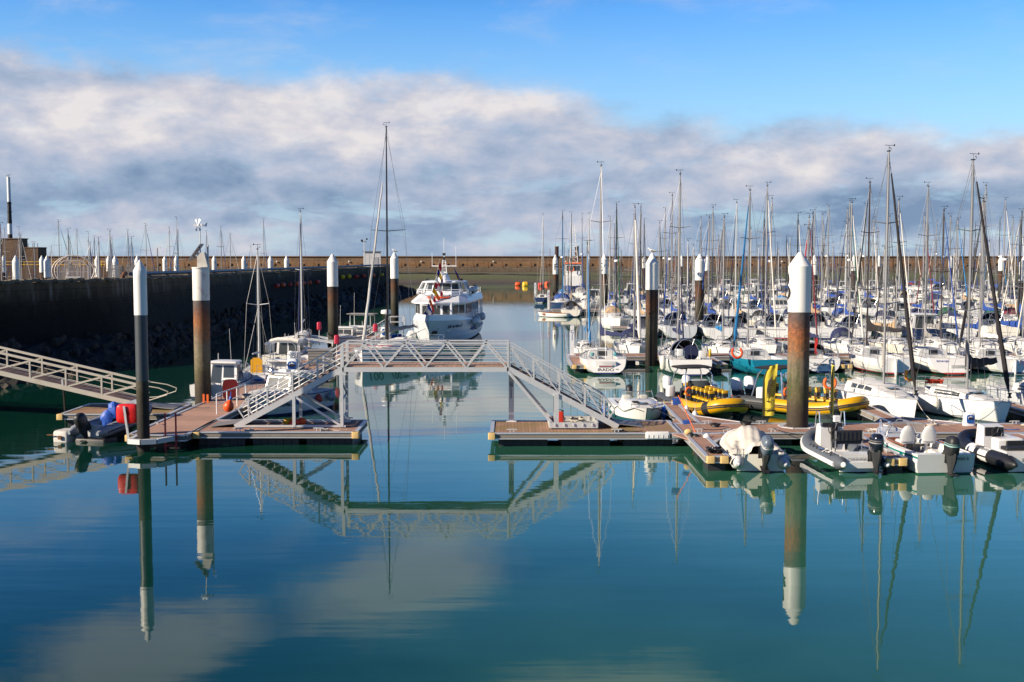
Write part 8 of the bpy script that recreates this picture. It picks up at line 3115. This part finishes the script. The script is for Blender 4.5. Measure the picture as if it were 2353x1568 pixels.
# give the mast heads out: best fit first
cand = []
for bi, (ri, i, x, _) in enumerate(BER):
    y = ROWS[ri][1] + (5.0 if ROWS[ri][2] > 0 else 3.8)
    for mi, (mx, my) in enumerate(MA):
        p = AT(mx, my, y)
        if abs(p.x - x) < 1.5 and 8.8 <= p.z <= 15.6:
            cand.append((abs(p.x - x) + abs(p.z - 12.2) * .30, bi, mi, p.x, p.z))
cand.sort()
usedb, usedm = set(), set()
for c, bi, mi, px, pz in cand:
    if bi in usedb or mi in usedm:
        continue
    usedb.add(bi)
    usedm.add(mi)
    BER[bi][2], BER[bi][3] = px, pz
SPECIAL = {(4, 0): ('big', 'white', 0, 'tented')}
for bi, (ri, i, x, hh) in enumerate(BER):
    rn, y, dr, xs = ROWS[ri]
    grp = 'boats along the ' + rn
    where = '%s along the %s' % (ORD[i], rn)
    if hh is None:
        r = rg.random()
        if r < (.22 if ri < 2 else .40 if ri < 6 else .62):
            kind = rg.choice(['pilothouse boat', 'cabin cruiser', 'fishing launch'])
            hn, hm = rg.choices(HULLS, HW)[0]
            L_ = MKIND[kind]['L']
            yc = y + L_ / 2 if dr > 0 else y + L_ / 2
            rf = rg.choice([None, None, None, RBLUE, GREEN, REDPAINT]) if kind == 'fishing launch' else None
            place_motor(kind, '%s %s, %s' % (hn, kind, where), x, yc, (0 if (dr > 0) else math.pi) + rg.uniform(-.05, .05) + (math.pi if rg.random() < .3 else 0), hm, grp, rf)
            continue
        hh = rg.uniform(8.6, 10.2 if ri < 5 else 11.5)
    kind = 'big' if hh > 13.6 else ('day' if hh < 10 else rg.choice(['cruiser', 'cruiser', 'classic', 'racer', 'tented', 'cruiser']))
    hn, hm = rg.choices(HULLS, HW)[0]
    cn, cm = rg.choices(CV, [.27, .22, .10, .09, .08, .05, .11, .05, .03])[0]
    jn, jm = rg.choices(CV, [.20, .18, .06, .16, .02, .03, .28, .04, .03])[0]
    on, om = rg.choices(CV, [.15, .40, .08, .12, .06, .04, .02, .10, .03])[0]
    kn = {'cruiser': 'cruising yacht', 'classic': 'slim-sterned yacht', 'racer': 'open-sterned yacht', 'day': 'small yacht', 'big': 'large yacht', 'tented': 'canvas-doored yacht'}[kind]
    P = KINDS_[kind]
    x0 = x
    place_sail(kind, '%s %s with %s boom cover, %s' % (hn, kn, cn, where), x, y if dr > 0 else y + P['L'] / 2, dr, hh, hm, cm, jm, om, grp, rg.choice([None, None, None, None, GALV, mat('carbon_black', (.012, .013, .015), .3, var=.1)]), rg.uniform(-.25, .25), rg.uniform(-.05, .05))

# small wooden sailing dinghy at the tip of E, blue yacht at the tip of F
o = thing('sailing_dinghy', 'little white open sailing dinghy with varnished wood inside at the tip of pontoon E', 'dinghy', (5.4, 155.5, 0), R(60))
h = Hull(4.6, 1.8, .55, .7, .3, .05)
h.mesh('hull', [WHITE, WHITE, ANTIFOUL], o)
h.deck('deck', [WOOD, WOOD], o, (.05, .8), .78, .3)
mb = MB()
mb.tube([(0, .5, .4), (0, .5, 9.0)], [.05, .03], 6)
mb.build('mast', WOOD, o)
mb = MB()
for sd in (-1, 1):
    mb.tube(h.rail_line(0, .99, -.02, .02, 10, sd), .035, 5)
mb.build('gunwale', WOOD, o)
q = AT(1249, 690, 206)
sailboat(dict(L=8.6, B=2.7, fb=.95, tr=.6, rt=.1, h=15.0, hull=NAVYHULL, stripe=WHITE, af=mat('antifouling_green', (.005, .10, .055), .6), jib=None, cover=NAVY, brot=.1, deckm=DECKW, woodrail=True, spars=1), 'dark blue yacht with tan deckhouse lying alone at the tip of pontoon F', (5.3, 205.0, 0), R(-8))

# blue and white work boat with orange roof
wb = thing('work_boat', 'blue work boat with white wheelhouse under an orange roof and lattice mast', 'work boat', (13.3, 255.0, 0), R(172))
h = Hull(17.0, 5.2, 1.6, .92, .5, 0, 2.8, .25, p=4.5, rise=.1)
WBB = mat('workboat_blue', (.015, .06, .25), .5, var=.15, stain=(.15, .06, .03), sa=.3)
h.mesh('hull', [WBB, WBB, ANTIFOUL], wb)
h.deck('deck', [WBB, mat('workboat_deck', (.10, .13, .18), .8)], wb, (.5, .85), .6, .1)
mb = MB()
mb.box((0, 1.2, 2.6), (4.0, 3.4, 2.4)).box((0, 1.2, 5.0), (3.4, 2.8, 2.6), taper=.94)
mb.build('wheelhouse', WHITE, wb, smooth=0)
mb = MB()
mb.box((0, 1.2, 6.42), (3.9, 3.3, .32))
mb.build('roof', mat('roof_orange', (.62, .13, .03), .5), wb, smooth=0)
mb = MB()
for x in (-1.1, -.36, .36, 1.1):
    mb.box((x, 2.6, 5.35), (.58, .08, 1.1)).box((x, -.2, 5.35), (.58, .08, 1.1))
for y in (.2, 1.2, 2.2):
    mb.box((1.66, y, 5.35), (.08, .7, 1.1)).box((-1.66, y, 5.35), (.08, .7, 1.1))
mb.each('window', GLASS, wb, smooth=0)
mb = MB()
for sx in (-1, 1):
    mb.bar((sx * .9, 1.2, 6.5), (sx * .15, 1.2, 14.5), .12)
    mb.bar((sx * .9, .4, 6.5), (sx * .15, 1.1, 14.5), .10)
for k in range(7):
    w = .9 - .11 * k
    mb.bar((-w, 1.2, 6.6 + 1.12 * k), (w, 1.2, 6.6 + 1.12 * k), .08)
    mb.bar((-w, 1.2, 6.6 + 1.12 * k), (w * .88, 1.2, 7.7 + 1.12 * k), .06)
mb.bar((-1.3, 1.2, 10.5), (1.3, 1.2, 10.5), .1)
mb.build('lattice_mast', WHITE, wb, smooth=0)
mb = MB()
mb.tube([(.8, .4, 6.5), (.8, .4, 7.5)], .35, 8).tube([(-.6, .6, 6.5), (-.6, .6, 7.2)], .3, 8)
mb.build('funnel', BLACK, wb)
mb = MB()
mb.bar((0, -3.5, 1.6), (.0, -4.0, 5.4), .5, .5).bar((0, -4.0, 5.4), (1.2, -7.4, 3.8), .36, .36).bar((0, -3.6, 3.0), (.8, -6.0, 4.2), .2)
mb.build('deck_crane', WBB, wb, smooth=0)
tag(horseshoe(12.6, 251.6, 5.2, ORANGE, 'orange lifebuoy on the work boat wheelhouse front', R(0), 0, .5))
for i, xv in enumerate((1276.5, 1325)):
    q = AT(xv, 700, 262)
    o = thing('dolphin_post', ('slim dark post rising behind the white pile of pontoon F', 'slim dark post rising behind the work boat')[i], 'post', (q.x - (.0 if i else -.25), 262, 0))
    mb = MB()
    mb.tube([(0, 0, -1), (0, 0, 9.9 + .1 * i)], .42, 10)
    mb.build('shaft', mat('post_dark_rust', (.05, .022, .02), .85, var=.3), o)
    mb = MB()
    mb.tube([(0, 0, 9.9), (0, 0, 10.05)], .5, 10)
    mb.build('cap', RUST, o)

# ------------------------------------------------------------------ masts of the basin behind the quay
LB = [(12, 518), (30, 539), (60, 528), (90, 526), (155, 550), (180, 560), (195, 551), (374, 508), (450, 568), (502, 546), (587, 531), (655, 558), (677, 530), (692, 537), (815, 546), (836, 531), (845, 549), (876, 565), (968, 549), (1015, 530), (1117, 549), (1132, 517), (1460, 525), (1467, 503), (1538, 531), (1727, 533), (1881, 524), (1903, 538), (2155, 567), (2207, 505)]
for i, (cx, y) in enumerate(LB):
    xv = cx * .2686
    Y = (140, 152, 172, 188, 205)[i % 5] if xv < 330 else (215, 238, 228)[i % 3]
    q = AT(xv, y, Y)
    hn, hm = rg.choices(HULLS, HW)[0]
    cn, cm = rg.choices(CV, [.27, .22, .10, .09, .08, .05, .11, .05, .03])[0]
    jn, jm = rg.choices(CV, [.20, .18, .06, .16, .02, .03, .28, .04, .03])[0]
    kind = ('classic', 'cruiser', 'racer', 'day', 'tented')[i % 5]
    nth = ORD[i] if i < len(ORD) else ['twenty-eighth', 'twenty-ninth', 'thirtieth'][i - 27]
    place_sail(kind, 'mast and rigging of the %s sailboat behind the quay counted from the brick fort' % nth, q.x, Y, 1 if i % 2 else -1, max(8.5, q.z), hm, cm, jm, cm, 'sailboats in the basin behind the quay', None, 0, rg.uniform(-.6, .6))

# ------------------------------------------------------------------ gulls
def gull(x, y, z, rzv, label, dark):
    o = thing('gull', label, 'gull', (x, y, z), rzv)
    b = MB()
    prof = [(-.34, .02, .012), (-.26, .03, .045), (-.14, .04, .085), (0, .06, .105), (.12, .10, .095), (.19, .16, .065), (.23, .22, .050), (.27, .25, .052), (.31, .25, .035), (.34, .245, .012)]
    rows = [[(math.cos(a) * r, yy, zz + .10 + math.sin(a) * r * 1.05) for a in [2 * math.pi * j / 10 for j in range(10)]] for yy, zz, r in prof]
    b.grid(rows, closed=True)
    b.add(rows[0], [tuple(range(10))]).add(rows[-1], [tuple(reversed(range(10)))])
    b.tube([(.03, 0, 0), (.03, .01, .1)], .008, 4).tube([(-.03, 0, 0), (-.03, .01, .1)], .008, 4)
    b.build('body', mat('gull_white', (.70, .69, .66), .8), o, smooth=70)
    w = MB()
    for sd in (-1, 1):
        w.grid([[(sd * .10, .12, .22), (sd * .115, -.02, .20), (sd * .07, -.22, .14), (sd * .02, -.42, .12)], [(sd * .085, .12, .13), (sd * .10, -.04, .09), (sd * .06, -.22, .10), (sd * .015, -.40, .11)]])
        w.grid([[(sd * .10, .12, .22), (sd * .115, -.02, .20), (sd * .07, -.22, .14), (sd * .02, -.42, .12)], [(sd * .02, .12, .245), (sd * .02, -.02, .25), (sd * .01, -.22, .17), (0, -.40, .13)]])
    w.build('wing', mat('gull_back_dark', (.04, .042, .05), .8) if dark else mat('gull_back_brown', (.16, .135, .11), .8), o, smooth=60)
    k = MB()
    k.tube([(0, .335, .345), (0, .40, .335)], [.014, .004], 5)
    k.build('beak', mat('beak_ochre', (.50, .30, .04), .6), o)


q = PC.location
gull(q.x, q.y, 8.19, R(75), 'young mottled gull standing on the pile of pontoon C', False)
q = PG.location
gull(q.x + .05, q.y, 8.39, R(80), 'dark-backed gull standing on the pile next to the ferry', True)
